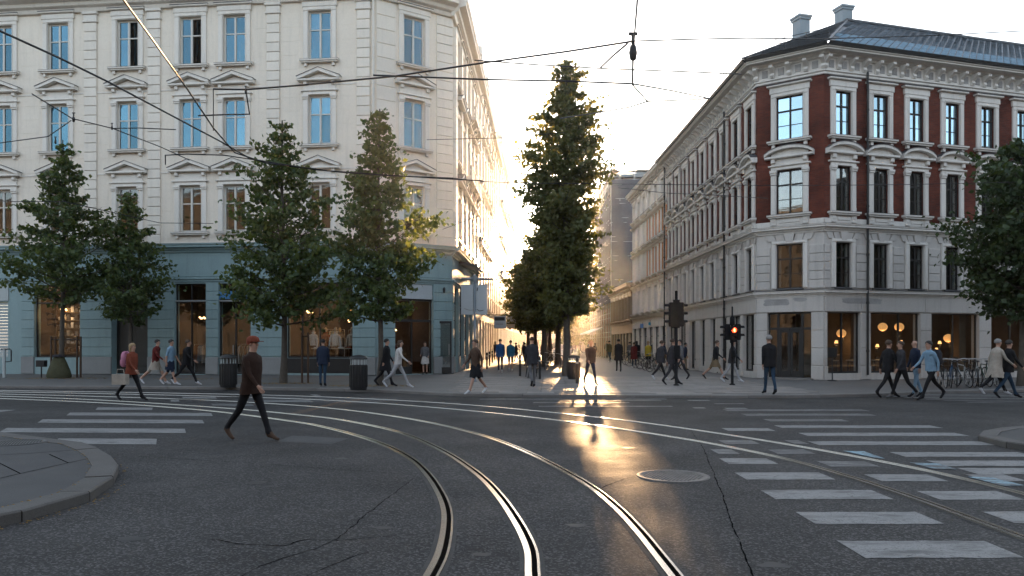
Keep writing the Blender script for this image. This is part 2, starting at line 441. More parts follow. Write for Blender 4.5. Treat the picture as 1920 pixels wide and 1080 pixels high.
# paving slabs of the corner plaza and the mouth of the pedestrian street
slab_me = [MB().slab(0.006, 0.894, 0.006, 0.594, -0.03, 0.012 + 0.003*k, 0.008).mesh('slab', M['slab']) for k in range(3)]
import bisect
exs = [p.x for p in inner]; eys = [p.y for p in inner]
def inner_y(x):
    i = min(max(bisect.bisect(exs, x), 1), len(exs)-1)
    t = (x - exs[i-1]) / (exs[i] - exs[i-1] + 1e-9); return eys[i-1] + t * (eys[i] - eys[i-1])
cnt = 0
row = 0
yy = 23.65
while yy < 36.0:
    xx = -3.6 + (0.45 if row % 2 else 0) + 0.05 * (yy - 24)
    while xx < 9.2:
        if yy > max(inner_y(xx), inner_y(xx + 0.9)) + 0.02 and cnt < 290:
            if xx > -2.4 - 0 and xx < 10.2:
                s = ob('paving_slab', random.choice(slab_me), pavement, (xx, yy, KZ - 0.012 + random.uniform(0, 0.003)), random.uniform(-0.004, 0.004)); cnt += 1
        xx += 0.9
    yy += 0.6; row += 1

# ------------------------------------------------------------------ kerbed islands in front
isl = [G(*p, z=0.11) for p in [(-60,800),(0,808),(74,819),(148,827),(193,843),(217,861),(222,875),(207,898),(167,921),(111,939),(52,954),(0,965),(-60,978)]]
isl = [(p.x, p.y) for p in isl]
isl_s = smooth2([(-40,22),(-14,16.4),(-10.6,14.6)] + isl[1:-1] + [(-5.0,6.1),(-6.0,5.0),(-9,3.8),(-40,1)], 8)
def island(name, pts, z, label, step, w):
    P = [Vector(p) for p in pts]
    # orient so that the inside lies to the left of travel
    ar = sum(a.x*b.y - b.x*a.y for a, b in zip(P, P[1:] + P[:1]))
    if ar < 0: P = P[::-1]
    off = offset([tuple(p) for p in P], w)
    m = MB(); n = len(off)
    P = [p.copy() for p in P]
    m.add([(p.x, p.y, z - 0.008) for p in off], [list(range(n))])
    o = ob(name, m.mesh(name, M['pave_dark']), kind='structure')
    kerb_run([tuple(p) for p in P], step, w, z, o, 0.014, 'kerb_dark')
    return o, P
traffic_island, islP = island('traffic_island', isl_s, 0.11, '', 0.95, 0.30)
ri = [G(*p, z=0.1) for p in [(1990,793),(1920,797),(1860,803),(1832,812),(1845,820),(1880,827),(1920,833),(1990,842)]]
island('small_traffic_island', smooth2([(40,20),(16,16.6)] + [(p.x, p.y) for p in ri[:-1]] + [(8.4,10.8),(9.5,10.0),(14,9),(40,7)], 6), 0.10, '', 0.9, 0.28)
# manhole covers
def manhole(c, r, label, mat, z):
    t = thing('manhole_cover', (c[0], c[1], z), 0, label, 'manhole cover')
    ob('rim', MB().lathe([(r, -0.02), (r, 0.006), (r*0.985, 0.009), (r*0.88, 0.009), (r*0.87, 0.004), (0, 0.004)], 40).mesh('rim', mat), t)
    m = MB()
    st = r * 0.105
    k = int(r / st)
    for i in range(-k, k+1):
        for j in range(-k, k+1):
            x = (i + (0.5 if j % 2 else 0)) * st; y = j * st
            if math.hypot(x, y) < r*0.81:
                s = st*0.40
                m.add([(x-s,y,0.0035),(x,y-s,0.0035),(x+s,y,0.0035),(x,y+s,0.0035),(x-s*.6,y,0.011),(x,y-s*.6,0.011),(x+s*.6,y,0.011),(x,y+s*.6,0.011)],
                      [(0,1,5,4),(1,2,6,5),(2,3,7,6),(3,0,4,7),(4,5,6,7)])
    ob('stud_plate', m.mesh('stud_plate', mat), t)
    return t
M['iron'] = pm('worn_cast_iron', (0.15, 0.14, 0.13), 0.62, 0.25, 5, 50, 0.25, metallic=0.35, spec=0.2)
M['iron_dark'] = pm('dark_cast_iron', (0.06, 0.06, 0.06), 0.5, 0.2, 5, 50, 0.2, metallic=0.5)
p = G(1262, 893); manhole((p.x, p.y), 0.45, 'worn round manhole cover with raised studs between the tram rails', M['iron'], 0.002)
p = G(32, 829, 0.11); manhole((p.x, p.y), 0.42, 'dark round manhole cover on the kerbed corner pavement', M['iron_dark'], 0.104)

# ------------------------------------------------------------------ tram rails
RAILS = {
 'innermost curved tram rail with the tightest bend': [(770,1135),(795,1105),(810,1080),(830,1037),(839,987),(837,953),(823,920),(800,887),(770,860),(727,837),(680,820),(617,803),(560,792),(430,774.5),(330,765),(200,756),(0,747.5),(-260,740)],
 'middle curved tram rail with a polished head': [(1003,1135),(1002,1105),(1000,1080),(997,1037),(984,1003),(965,970),(942,937),(914,905),(884,880),(847,855),(813,837),(775,820),(720,803),(640,787.5),(580,780),(430,766),(200,751),(0,743),(-260,736.5)],
 'outermost curved tram rail catching the low sun': [(1305,1130),(1287,1105),(1267,1080),(1239,1045),(1200,997),(1158,953),(1110,914),(1056,882),(993,850),(927,824),(860,805),(793,790),(710,776.5),(627,766.5),(540,759),(400,751),(200,744),(0,739),(-260,734)],
 'nearer of the two tram rails sweeping off to the crossing': [(2120,1085),(2020,1046),(1920,1009),(1833,977),(1714,934),(1595,895),(1477,862),(1378,840.5),(1279,822.5),(1160,804),(1060,790),(927,775),(793,762.5),(660,753),(500,746),(250,739.5),(0,735),(-260,731)],
 'farther of the two tram rails sweeping off to the crossing': [(2120,982),(2020,953),(1920,926),(1793,895),(1675,870),(1556,847.5),(1437,827),(1318,808.5),(1200,792),(1093,779.5),(993,769.5),(893,760.5),(793,753.5),(660,746.5),(500,741),(250,736),(0,732.3),(-260,729)],
}
def ribbon(pts, a, b, z, mb, mi=0, za=None, bev=0.0):
    A, B = offset(pts, a), offset(pts, b)
    n = len(A); vs = []
    for p, q in zip(A, B): vs += [(p.x, p.y, z if za is None else za), (q.x, q.y, z)]
    mb.add(vs, [(2*i, 2*i+2, 2*i+3, 2*i+1) for i in range(n-1)], mi, True)
rail_polys = []
for lab, tr in RAILS.items():
    pts = [(G(*p).x, G(*p).y) for p in tr]
    pts = smooth2(pts, 10)
    rail_polys.append(pts)
    t = thing('tram_rail', (0, 0, 0), 0, lab, 'tram rail', 'tram rails set in the junction')
    # pts run away from the viewer; offset > 0 is to the left of travel
    m = MB(); ribbon(pts, 0.060, 0.010, 0.012, m, 0); ribbon(pts, 0.063, 0.060, 0.012, m, 0, 0.002); ribbon(pts, 0.010, 0.006, 0.0022, m, 0, 0.012)
    ob('rail_head', m.mesh('rail_head', M['rail']), t)
    m = MB(); ribbon(pts, 0.006, -0.034, 0.0028, m); ob('groove', m.mesh('groove', M['groove']), t)
    m = MB(); ribbon(pts, -0.032, -0.052, 0.011, m); ribbon(pts, -0.030, -0.032, 0.011, m, 0, 0.0026); ribbon(pts, -0.052, -0.055, 0.002, m, 0, 0.011)
    ob('guard_lip', m.mesh('guard_lip', M['rail']), t)
    m = MB(); ribbon(pts, 0.100, 0.062, 0.0035, m); ribbon(pts, -0.053, -0.088, 0.0035, m); ob('bedding_strip', m.mesh('bedding_strip', M['bitumen']), t)

# ------------------------------------------------------------------ painted stripes
rail_flat = [Vector(p) for rp in rail_polys for p in resample(rp, 0.12)]
rail_np = np.array([(p.x, p.y) for p in rail_flat])
def near_rail(x, y, d=0.17):
    return (((rail_np - np.array([x, y]))**2).sum(1) < d*d).any()
crossings = {}
def stripe(parent, x0, x1, y0, y1, sk=0.0, mat='paint', cut=True, dy=0.0):
    """one painted bar from x0 to x1; broken where a rail crosses it"""
    n = max(4, int((x1 - x0) / 0.08)); run = []
    ym = (y0 + y1) / 2
    segs = []
    for i in range(n + 1):
        x = x0 + (x1 - x0) * i / n
        bad = cut and any(near_rail(x, yq + dy*(x-x0), 0.155) for yq in (y0, ym, y1))
        if not bad: run.append(x)
        if bad or i == n:
            if len(run) > 3: segs.append((run[0], run[-1]))
            run = []
    for a, b in segs:
        m = MB(); k = max(2, int((b - a) / 0.12)); top, bot = [], []
        for i in range(k + 1):
            x = a + (b - a) * i / k
            top.append((x + sk*(y1-ym), y1 + dy*(x-x0) + random.uniform(-0.018, 0.010), 0)); bot.append((x + sk*(y0-ym), y0 + dy*(x-x0) + random.uniform(-0.010, 0.018), 0))
        m.add(bot + top, [(i, i+1, k+2+i, k+1+i) for i in range(k)])
        ob('stripe', m.mesh('stripe', M[mat]), parent, (0, 0, 0.004))
cr1 = ob('pedestrian_crossing', None, kind='structure')
for i, (yc, xa, xb, mt) in enumerate([(6.16,2.72,3.95,'paint'),(7.27,2.78,3.96,'paint'),(8.40,2.80,4.05,'paint'),(9.58,2.85,4.1,'paint'),(10.8,2.98,4.0,'paint')]):
    stripe(cr1, xa, xb, yc - 0.25, yc + 0.27, mat=mt, cut=True)
for (yc, xa, xb, mt) in [(7.30,4.62,7.0,'paint'),(8.36,4.45,7.3,'paint'),(9.46,4.28,6.2,'paint'),(10.55,3.95,5.7,'paint_worn'),(11.75,3.1,5.2,'paint_worn'),(12.9,3.2,4.9,'paint_worn'),(14.8,4.1,5.0,'paint'),
                         (9.95,5.9,8.3,'paint'),(10.6,5.85,8.6,'paint'),(11.45,5.75,7.7,'paint'),(12.75,5.0,8.0,'paint'),(14.0,5.3,8.2,'paint'),(15.3,5.3,8.45,'paint'),(16.6,5.5,7.2,'paint_worn'),(17.9,5.4,8.4,'paint_worn'),(19.1,5.3,8.8,'paint_worn')]:
    stripe(cr1, xa, xb, yc - 0.24, yc + 0.25, mat=mt)
cr2 = ob('pedestrian_crossing', None, kind='structure')
for k, (yc, xa, xb, mt) in enumerate([(13.05,-7.75,-6.0,'paint'),(14.72,-9.75,-6.2,'paint'),(16.45,-10.1,-6.55,'paint'),(18.1,-10.45,-6.85,'paint'),(19.6,-10.6,-7.2,'paint'),(20.9,-10.3,-7.0,'paint_worn'),(22.3,-9.9,-5.6,'paint'),(23.6,-10.2,-5.9,'paint'),(24.9,-10.6,-6.2,'paint')]):
    stripe(cr2, xa, xb, yc - 0.38, yc + 0.36, sk=-0.45, mat=mt, dy=-0.04)
stripe(cr2, -13.6, -12.4, 18.6, 19.2, mat='paint')
cr3 = ob('pedestrian_crossing', None, kind='structure')
for k in range(6):
    stripe(cr3, 11.6 + 0.25*k, 18.6 + 0.5*k, 24.7 - 0.62*k, 25.0 - 0.62*k, mat='paint' if k < 4 else 'paint_worn', dy=0.10)
cr4 = ob('lane_marking', None, kind='structure')
for (px0, px1, py, mt) in [(1290,1330,751,'paint'),(1300,1322,765,'paint'),(1340,1395,757,'paint_worn'),(1360,1400,766,'paint'),(1150,1240,751,'paint_worn'),(1000,1180,755,'paint_worn'),(900,1250,748.5,'paint_worn'),(1010,1260,762,'paint_worn')]:
    a, b = G(px0, py), G(px1, py)
    stripe(cr4, a.x, b.x, a.y - 0.16, a.y + 0.16, mat=mt)
# blue sprayed marks on the crossing beside the rail
for pts in ([(1580,846),(1620,847),(1660,861),(1640,859)], [(1705,868),(1760,870),(1795,881),(1750,880)], [(1815,895),(1860,896),(1920,911),(1880,912)]):
    m = MB(); m.add([(*G(*p).to_2d(), 0.008) for p in pts], [(3,2,1,0)])
    ob('spray_mark', m.mesh('spray_mark', M['paint_blue']), cr4)

# ------------------------------------------------------------------ seams and cracks in the asphalt
def seam(trace, w, jit, name='tar_seam', z=0.0026):
    pts = [G(*p).to_2d() for p in trace]
    pts = resample(smooth2([tuple(p) for p in pts], 6), 0.06)
    m = MB(); L_, R_ = [], []; off = 0.0
    for i, p in enumerate(pts):
        t = (pts[min(i+1, len(pts)-1)] - pts[max(i-1, 0)]).normalized(); n = Vector((-t.y, t.x))
        off = off * 0.8 + random.uniform(-jit, jit)
        ww = w * 0.55 * random.uniform(0.15, 1.3)
        L_.append((*(p + n * (off + ww)), z)); R_.append((*(p + n * (off - ww)), z))
    k = len(L_); m.add(L_ + R_, [(i, i+1, k+i+1, k+i) for i in range(k-1)])
    ob(name, m.mesh(name, M['tar']), road)
seam([(260,856),(450,867),(640,881),(780,890)], 0.010, 0.004)
seam([(778,897),(730,930),(680,972),(640,1005),(600,1025),(560,1038),(500,1058),(440,1085)], 0.010, 0.012)
seam([(635,1013),(570,1012),(530,1025),(480,1022),(420,1015),(385,1012)], 0.016, 0.02, 'crack')
seam([(632,1015),(720,1007),(815,1001)], 0.007, 0.006)
seam([(855,1006),(960,1002)], 0.007, 0.006)
seam([(1322,845),(1335,880),(1355,935),(1380,1000),(1410,1075),(1425,1110)], 0.012, 0.006)
seam([(1290,800),(1322,845)], 0.008, 0.006)
seam([(1130,915),(1165,900),(1195,893)], 0.012, 0.008)
seam([(200,925),(270,927),(345,932)], 0.006, 0.006, 'crack')
seam([(540,1100),(620,1060),(700,1032)], 0.008, 0.008)
seam([(1000,860),(1110,866)], 0.006, 0.008, 'crack')
seam([(340,770),(420,782),(520,800)], 0.012, 0.006)
# lighter repair patch
M['patch'] = pm('asphalt_patch', (0.048, 0.048, 0.049), 0.8, 0.2, 2, 90, 0.35, 0.003, 110)
M['patch_dark'] = pm('fresh_asphalt_patch', (0.018, 0.018, 0.019), 0.85, 0.2, 2, 90, 0.35, 0.003, 110)
M['stain'] = pm('oil_stain', (0.013, 0.013, 0.013), 0.6, 0.3, 3, 60, 0.3)
for q in ([(518,828),(548,817),(655,822),(622,833)], [(470,742),(760,747),(700,757),(430,752)]):
    m = MB(); m.add([(*G(*p).to_2d(), 0.003) for p in q], [(0,3,2,1)]); ob('asphalt_patch', m.mesh('asphalt_patch', M['patch']), road)
for (px, py, r) in ((480,905,0.10),(505,912,0.05),(1450,1060,0.09),(1080,985,0.08),(720,990,0.07),(905,1040,0.06),(250,1010,0.10),(640,860,0.08),(1180,840,0.10),(1500,870,0.10)):
    c = G(px, py); m = MB(); m.add([(c.x + r*random.uniform(0.6,1.2)*math.cos(a*0.45)*1.5, c.y + r*random.uniform(0.6,1.2)*math.sin(a*0.45), 0.0024) for a in range(14)], [list(range(14))]); ob('oil_stain', m.mesh('oil_stain', M['stain']), road)
def pave_joint(parent, pts, z, w=0.008):
    m = MB(); pts = resample(pts, 0.15)
    A, B = offset([tuple(p) for p in pts], w), offset([tuple(p) for p in pts], -w)
    k = len(A); m.add([(p.x, p.y, z) for p in A] + [(p.x, p.y, z) for p in B], [(i, k+i, k+i+1, i+1) for i in range(k-1)])
    ob('joint', m.mesh('joint', M['tar']), parent)
for tr in ([(-40,905),(38,887),(128,867),(180,856)], [(38,887),(0,868),(-30,855)], [(128,867),(90,850)], [(-20,853),(60,849),(150,842)]):
    pave_joint(traffic_island, [tuple(G(*p, z=0.11).to_2d()) for p in tr], 0.1055)
# ------------------------------------------------------------------ facade tools
def brick_mat(name, c1, c2, mortar):
    m = bpy.data.materials.new(name); m.use_nodes = True
    nt = m.node_tree; N = nt.nodes; L = nt.links; b = N['Principled BSDF']
    tc = N.new('ShaderNodeTexCoord'); sp = N.new('ShaderNodeSeparateXYZ'); cb = N.new('ShaderNodeCombineXYZ')
    L.new(tc.outputs['Object'], sp.inputs[0]); L.new(sp.outputs[0], cb.inputs[0]); L.new(sp.outputs[2], cb.inputs[1])
    bt = N.new('ShaderNodeTexBrick'); L.new(cb.outputs[0], bt.inputs['Vector'])
    bt.inputs['Scale'].default_value = 1; bt.inputs['Brick Width'].default_value = 0.24; bt.inputs['Row Height'].default_value = 0.08
    bt.inputs['Mortar Size'].default_value = 0.008; bt.inputs['Color1'].default_value = (*c1, 1); bt.inputs['Color2'].default_value = (*c2, 1); bt.inputs['Mortar'].default_value = (*mortar, 1)
    nz = N.new('ShaderNodeTexNoise'); nz.inputs['Scale'].default_value = 0.8; nz.inputs['Detail'].default_value = 6
    geo = N.new('ShaderNodeNewGeometry'); L.new(geo.outputs['Position'], nz.inputs['Vector'])
    mr = N.new('ShaderNodeMapRange'); mr.inputs['From Min'].default_value = 0.3; mr.inputs['From Max'].default_value = 0.72; mr.inputs['To Min'].default_value = 0.5; mr.inputs['To Max'].default_value = 1.4
    L.new(nz.outputs[0], mr.inputs['Value'])
    mx = N.new('ShaderNodeMix'); mx.data_type = 'RGBA'; mx.blend_type = 'MULTIPLY'; mx.inputs[0].default_value = 1
    L.new(bt.outputs['Color'], mx.inputs[6]); L.new(mr.outputs[0], mx.inputs[7]); L.new(mx.outputs[2], b.inputs['Base Color'])
    b.inputs['Roughness'].default_value = 0.85; b.inputs['Specular IOR Level'].default_value = 0.2
    bp = N.new('ShaderNodeBump'); bp.inputs['Distance'].default_value = 0.006; bp.invert = True; L.new(bt.outputs['Fac'], bp.inputs['Height']); L.new(bp.outputs[0], b.inputs['Normal'])
    return m
M['brick'] = brick_mat('red_brick', (0.160, 0.042, 0.025), (0.100, 0.028, 0.020), (0.10, 0.05, 0.038))

class Fr:
    """facade frame: x runs along the wall (left to right seen from outside), y into the building, z up"""
    def __init__(s, p0, p1, root):
        s.p0 = Vector(p0); s.p1 = Vector(p1); d = s.p1 - s.p0
        s.W = d.length; s.d = d.normalized(); s.ang = math.atan2(d.y, d.x); s.root = root
        s.loc = Vector((s.p0.x, s.p0.y, 0)) - root.location
    def put(s, name, me, x=0, y=0, z=0, parent=None, rz=0, label=None):
        if parent is not None: return ob(name, me, parent, (x, y, z), rz, label)
        c, sn = math.cos(s.ang), math.sin(s.ang)
        return ob(name, me, s.root, s.loc + Vector((c*x - sn*y, sn*x + c*y, z)), s.ang + rz, label)
    def u(s, px):
        """distance along the facade of the vertical seen at photo column px"""
        k = (px - 960) / FPX
        return (k * s.p0.y - s.p0.x) / (s.d.x - k * s.d.y)
    def at(s, x, y=0):
        c, sn = math.cos(s.ang), math.sin(s.ang)
        return Vector((s.p0.x + c*x - sn*y, s.p0.y + sn*x + c*y))

def wall_mesh(x0, x1, z0, z1, ops, t, mat, name='wall'):
    """wall face with openings and their reveals (t deep)"""
    ops = [o for o in ops if o[1] > x0 and o[0] < x1 and o[3] > z0 and o[2] < z1]
    ops = [(max(o[0], x0), min(o[1], x1), max(o[2], z0), min(o[3], z1)) for o in ops]
    xs = sorted({x0, x1, *[o[0] for o in ops], *[o[1] for o in ops]}); zs = sorted({z0, z1, *[o[2] for o in ops], *[o[3] for o in ops]})
    m = MB()
    for a, b in zip(xs, xs[1:]):
        for c, d in zip(zs, zs[1:]):
            xm, zm = (a+b)/2, (c+d)/2
            if any(o[0] < xm < o[1] and o[2] < zm < o[3] for o in ops): continue
            m.add([(a,0,c),(b,0,c),(b,0,d),(a,0,d)], [(0,1,2,3)])
    for a, b, c, d in ops:
        m.add([(a,0,c),(a,t,c),(a,t,d),(a,0,d)], [(0,1,2,3)]); m.add([(b,0,c),(b,0,d),(b,t,d),(b,t,c)], [(0,1,2,3)])
        if d < z1 - 1e-4: m.add([(a,0,d),(a,t,d),(b,t,d),(b,0,d)], [(0,1,2,3)])
        if c > z0 + 1e-4: m.add([(a,0,c),(b,0,c),(b,t,c),(a,t,c)], [(0,1,2,3)])
    return m.mesh(name, mat)

_wcache = {}
def win_parts(key, w, h, style):
    """meshes of one window unit, origin at the middle of the opening's bottom edge"""
    if key in _wcache: return _wcache[key]
    S = style; fm = M[S['frame']]; gm = M[S['glass']]; sm = M[S['trim']]
    hw = w/2; fy = S.get('fy', 0.17); out = {}
    f = MB(); fw = S.get('fw', 0.06)
    f.box(-hw, -hw+fw, fy, fy+0.07, 0, h); f.box(hw-fw, hw, fy, fy+0.07, 0, h); f.box(-hw+fw, hw-fw, fy, fy+0.07, 0, fw); f.box(-hw+fw, hw-fw, fy, fy+0.07, h-fw, h)
    mw = S.get('mw', 0.05); th = h * S.get('tr', 0.66); tw = S.get('tw', 0.035)
    f.box(-mw, mw, fy-0.02, fy+0.06, fw, h-fw)
    f.box(-hw+fw, -mw, fy-0.01, fy+0.055, th-tw, th+tw); f.box(mw, hw-fw, fy-0.01, fy+0.055, th-tw, th+tw)
    if S.get('bar'):
        for sx in (-1, 1):
            a, b = sorted((sx*mw, sx*(hw-fw))); f.box(a, b, fy+0.005, fy+0.045, th*0.5-0.014, th*0.5+0.014)
    out['frame'] = f.mesh('frame', fm)
    panes = []
    for sx in (-1, 1):
        a, b = sorted((sx*mw, sx*(hw-fw)))
        for c, d in ((fw, th-tw), (th+tw, h-fw)):
            panes.append(MB().box(a-0.01, b+0.01, fy+0.024, fy+0.032, c-0.01, d+0.01).mesh('pane', gm))
    out['panes'] = panes
    cu = MB()
    for sx in (-1, 1):
        n = 5
        for i in range(n):
            a = sx*(hw - 0.02 - 0.2*hw*i/n); b = sx*(hw - 0.02 - 0.2*hw*(i+1)/n); yy = fy + 0.16 + (0.04 if i % 2 else 0)
            cu.add([(a, fy+0.16 + (0.04 if i % 2 == 0 else 0), 0.0), (b, yy, 0.0), (b, yy, h), (a, fy+0.16 + (0.04 if i % 2 == 0 else 0), h)], [(0,1,2,3)])
    out['curtain'] = cu.mesh('curtain', M['curtain'])
    sw = S.get('sw', 0.24); sp = S.get('sp', 0.09)
    s = MB()
    kind = S['hood']
    base = S.get('apron', 0.0)
    for sx in (-1, 1):
        a, b = sorted((sx*hw, sx*(hw+sw)))
        s.bbox(a, b, -sp, 0.0, 0.0, h + (0.0 if kind == 'flat' else -0.18), 0.02)
        a2, b2 = sorted((sx*(hw+0.015), sx*(hw+0.05)))
        s.bbox(a2, b2, -sp-0.03, -sp, 0.0, h, 0.01)
        if kind != 'flat':
            s.bbox(a-0.02, b+0.02, -sp-0.05, 0.0, h-0.18, h-0.10, 0.015); s.bbox(a-0.035, b+0.035, -sp-0.08, 0.0, h-0.10, h+0.02, 0.02)
            s.box(a+0.02, b-0.02, -sp-0.02, 0.0, -0.0, 0.16)
    s.bbox(-hw-sw, hw+sw, -sp-0.01, 0.0, h + (0.02 if kind != 'flat' else 0.0), h+sw*0.75, 0.02)
    s.bbox(-hw-0.05, hw+0.05, -sp-0.035, -sp-0.01, h+0.03, h+0.09, 0.01)
    out['surround'] = s.mesh('surround', sm)
    # sill
    q = MB(); e = hw + sw + 0.14
    q.bbox(-e, e, -0.26, 0.0, -0.12, -0.03, 0.02); q.box(-e+0.06, e-0.06, -0.2, 0.0, -0.18, -0.12)
    for sx in (-1, 1): q.box(sx*(hw+sw*0.5)-0.07, sx*(hw+sw*0.5)+0.07, -0.13, 0.0, -0.34, -0.18)
    q.add([(-e-0.01,-0.27,-0.03),(e+0.01,-0.27,-0.03),(e+0.01,0.16,0.01),(-e-0.01,0.16,0.01)], [(0,1,2,3)], 1)
    out['sill'] = q.mesh('sill', [sm, M['lead']])
    # hood
    z0 = h + sw*0.75
    p = MB(); he = hw + sw
    if kind == 'flat':
        p.bbox(-he-0.05, he+0.05, -0.12, 0.0, z0, z0+0.28, 0.02); p.bbox(-he-0.14, he+0.14, -0.24, 0.0, z0+0.28, z0+0.36, 0.02)
        p.box(-he-0.16, he+0.16, -0.26, 0.0, z0+0.36, z0+0.385, 1)
    else:
        fz = S.get('frieze', 0.42); d = S.get('pd', 0.30)
        p.bbox(-he-0.10, he+0.10, -0.17, 0.0, z0, z0+0.07, 0.02)
        p.bbox(-he+0.02, he-0.02, -0.08, 0.0, z0+0.07, z0+0.07+fz, 0.02)
        for sx in (-1, 1): p.bbox(sx*(hw+sw*0.5)-0.09, sx*(hw+sw*0.5)+0.09, -0.2, -0.08, z0+fz-0.12, z0+0.07+fz, 0.02)
        zb = z0 + 0.07 + fz; we = he + 0.24; rise = S.get('rise', 0.62)
        p.bbox(-we, we, -d, 0.0, zb, zb+0.10, 0.02)
        if kind == 'gable':
            for sx in (-1, 1):
                p.prof_y([(0, zb+rise), (0, zb+rise-0.16), (sx*(we-0.12), zb+0.10), (sx*we, zb+0.10), (sx*we, zb+0.20)][::sx], -d-0.03, 0.0)
                p.prof_y([(0, zb+rise+0.022), (0, zb+rise+0.002), (sx*(we+0.03), zb+0.198), (sx*(we+0.03), zb+0.222)][::sx], -d-0.06, 0.0, 1)
            p.prof_y([(-we*0.72, zb+0.10), (we*0.72, zb+0.10), (0, zb+rise-0.2)], -0.06, 0.0)
            p.prof_y([(-we*0.42, zb+0.14), (we*0.42, zb+0.14), (0, zb+rise-0.29)], -0.09, -0.06)
        else:
            n = 10; arc = []
            for i in range(n+1):
                t = -1 + 2*i/n; arc.append((we*t, zb + 0.12 + (rise-0.12)*(1-t*t)**0.75 if abs(t) < 1 else zb+0.12))
            for (ax, az), (bx, bz) in zip(arc, arc[1:]):
                p.prof_y([(ax, az-0.02), (bx, bz-0.02), (bx, bz+0.10), (ax, az+0.10)], -d-0.03, 0.0)
                p.prof_y([(ax, az+0.102), (bx, bz+0.102), (bx, bz+0.122), (ax, az+0.122)], -d-0.06, 0.0, 1)
            for (ax, az), (bx, bz) in zip(arc[1:-1], arc[2:-1]):
                p.prof_y([(ax*0.94, zb+0.10), (bx*0.94, zb+0.10), (bx*0.94, bz-0.03), (ax*0.94, az-0.03)], -0.07, 0.0)
    out['hood'] = p.mesh('pediment' if kind != 'flat' else 'hood', [sm, M['lead']])
    if S.get('apron'):
        a = MB(); ap = S['apron']
        a.bbox(-he-0.03, he+0.03, -0.07, 0.0, -0.18-ap, -0.18, 0.015)
        a.bbox(-hw*0.8, hw*0.8, -0.10, -0.07, -0.18-ap*0.72, -0.18-ap*0.2, 0.02)
        for sx in (-1, 1): a.bbox(sx*(hw+sw*0.5)-0.13, sx*(hw+sw*0.5)+0.13, -0.11, -0.07, -0.18-ap, -0.18, 0.015)
        out['apron'] = a.mesh('apron', sm)
    _wcache[key] = out
    return out

def put_window(fr, x, z, w, h, style, key, open_sash=False, simple=False):
    P = win_parts(key, w, h, style)
    o = fr.put('window', P['frame'], x, 0, z)
    for i, pn in enumerate(P['panes']):
        q = ob('pane', pn, o)
        if open_sash and i >= 2:
            a = -0.55; xh = w/2 - style.get('fw', 0.06); yh = style.get('fy', 0.17) + 0.028
            q.location = (xh - xh*math.cos(a) + yh*math.sin(a), yh - xh*math.sin(a) - yh*math.cos(a), 0); q.rotation_euler = (0, 0, a)
    if not simple and not style.get('bare') and (style.get('frame') == 'darkframe' or random.random() < 0.45): ob('curtain', P['curtain'], o)
    ob('surround', P['surround'], o); ob('sill', P['sill'], o)
    if style['hood'] != 'none': ob(P['hood'].name.split('.')[0], P['hood'], o)
    if 'apron' in P: ob('apron', P['apron'], o)
    return o

def cornice(fr, x0, x1, z, dep, h, mat, name='cornice', dent=0.0, lead=True):
    prof = [(0, z), (-dep*0.18, z), (-dep*0.25, z+h*0.2), (-dep*0.45, z+h*0.3), (-dep*0.5, z+h*0.48), (-dep*0.9, z+h*0.58), (-dep*0.9, z+h*0.78), (-dep, z+h*0.86), (-dep, z+h), (0, z+h)]
    m = MB(); m.prof_x(prof[::-1], x0, x1)
    if lead: m.add([(x0-0.005, -dep-0.02, z+h+0.003), (x1+0.005, -dep-0.02, z+h+0.003), (x1+0.005, 0.0, z+h+0.05), (x0-0.005, 0.0, z+h+0.05)], [(0,1,2,3)], 1)
    o = fr.put(name, m.mesh(name, [mat, M['lead']]))
    return o

def dentils(fr, x0, x1, z, step, w, dep, h, mat, parent, name='dentil'):
    me = MB().box(-w/2, w/2, -dep, 0, 0, h).mesh(name, mat)
    n = int((x1 - x0) / step)
    for i in range(n + 1):
        ob(name, me, parent, (x0 + i*(x1-x0)/max(n,1), 0, z))

def quoins(fr, x0, x1, z0, z1, step, dep, mat, parent, gap=0.022, name='stone'):
    n = max(1, round((z1 - z0) / step)); hh = (z1 - z0) / n
    me = MB().bbox(x0, x1, -dep, 0.0, gap/2, hh-gap/2, 0.018).mesh(name, mat)
    for i in range(n): ob(name, me, parent, (0, 0, z0 + i*hh))

CR = {'frame': 'whiteframe', 'glass': 'glass_up', 'trim': 'cream_trim', 'hood': 'gable', 'tr': 0.62, 'sw': 0.27, 'pd': 0.30, 'fy': 0.09, 'fw': 0.085, 'tw': 0.03}
CRF = dict(CR, hood='flat')
CRM = dict(CR, glass='glass_dim')

# ================================================================== cream corner building (left)
A = Vector((-6.73, 38.0)); B = Vector((-3.14, 40.33)); ENDL = Vector((-35.0, 41.05)); SE = Vector((-2.54, 53.6))
cream = thing('corner_building', (A.x, A.y, 0), 0, 'cream plastered corner building with pedimented windows above a grey-green shop floor', 'building')
fL = Fr(ENDL, A, cream); fC = Fr(A, B, cream); fS = Fr(B, SE, cream)
ZG, ZT = 6.30, 18.75
rows = [(7.35, 2.32, CRM), (11.62, 2.42, CR), (15.84, 2.42, CRF)]
colsL = [fL.u(px) for px in (-110, 5, 110, 240, 358, 440, 600)]
pil = [fL.u(px) for px in (-50, 171, 290, 513, 682)]
def upper(fr, cols, w, mat, simple=False, z0=ZG, z1=ZT, rows=rows, x0=0, x1=None, kp='L'):
    x1 = fr.W if x1 is None else x1
    ops = [(c-w/2, c+w/2, z, z+h) for c in cols for z, h, s in rows]
    wl = fr.put('wall', wall_mesh(x0, x1, z0, z1, ops, 0.3, mat))
    for ri, (z, h, s) in enumerate(rows):
        for ci, c in enumerate(cols): put_window(fr, c, z, w, h, s, (kp, ri, w, h), simple=simple, open_sash=(kp == 'L' and ri == 2 and len(cols) > 5 and ci in (3, 4)))
    return wl
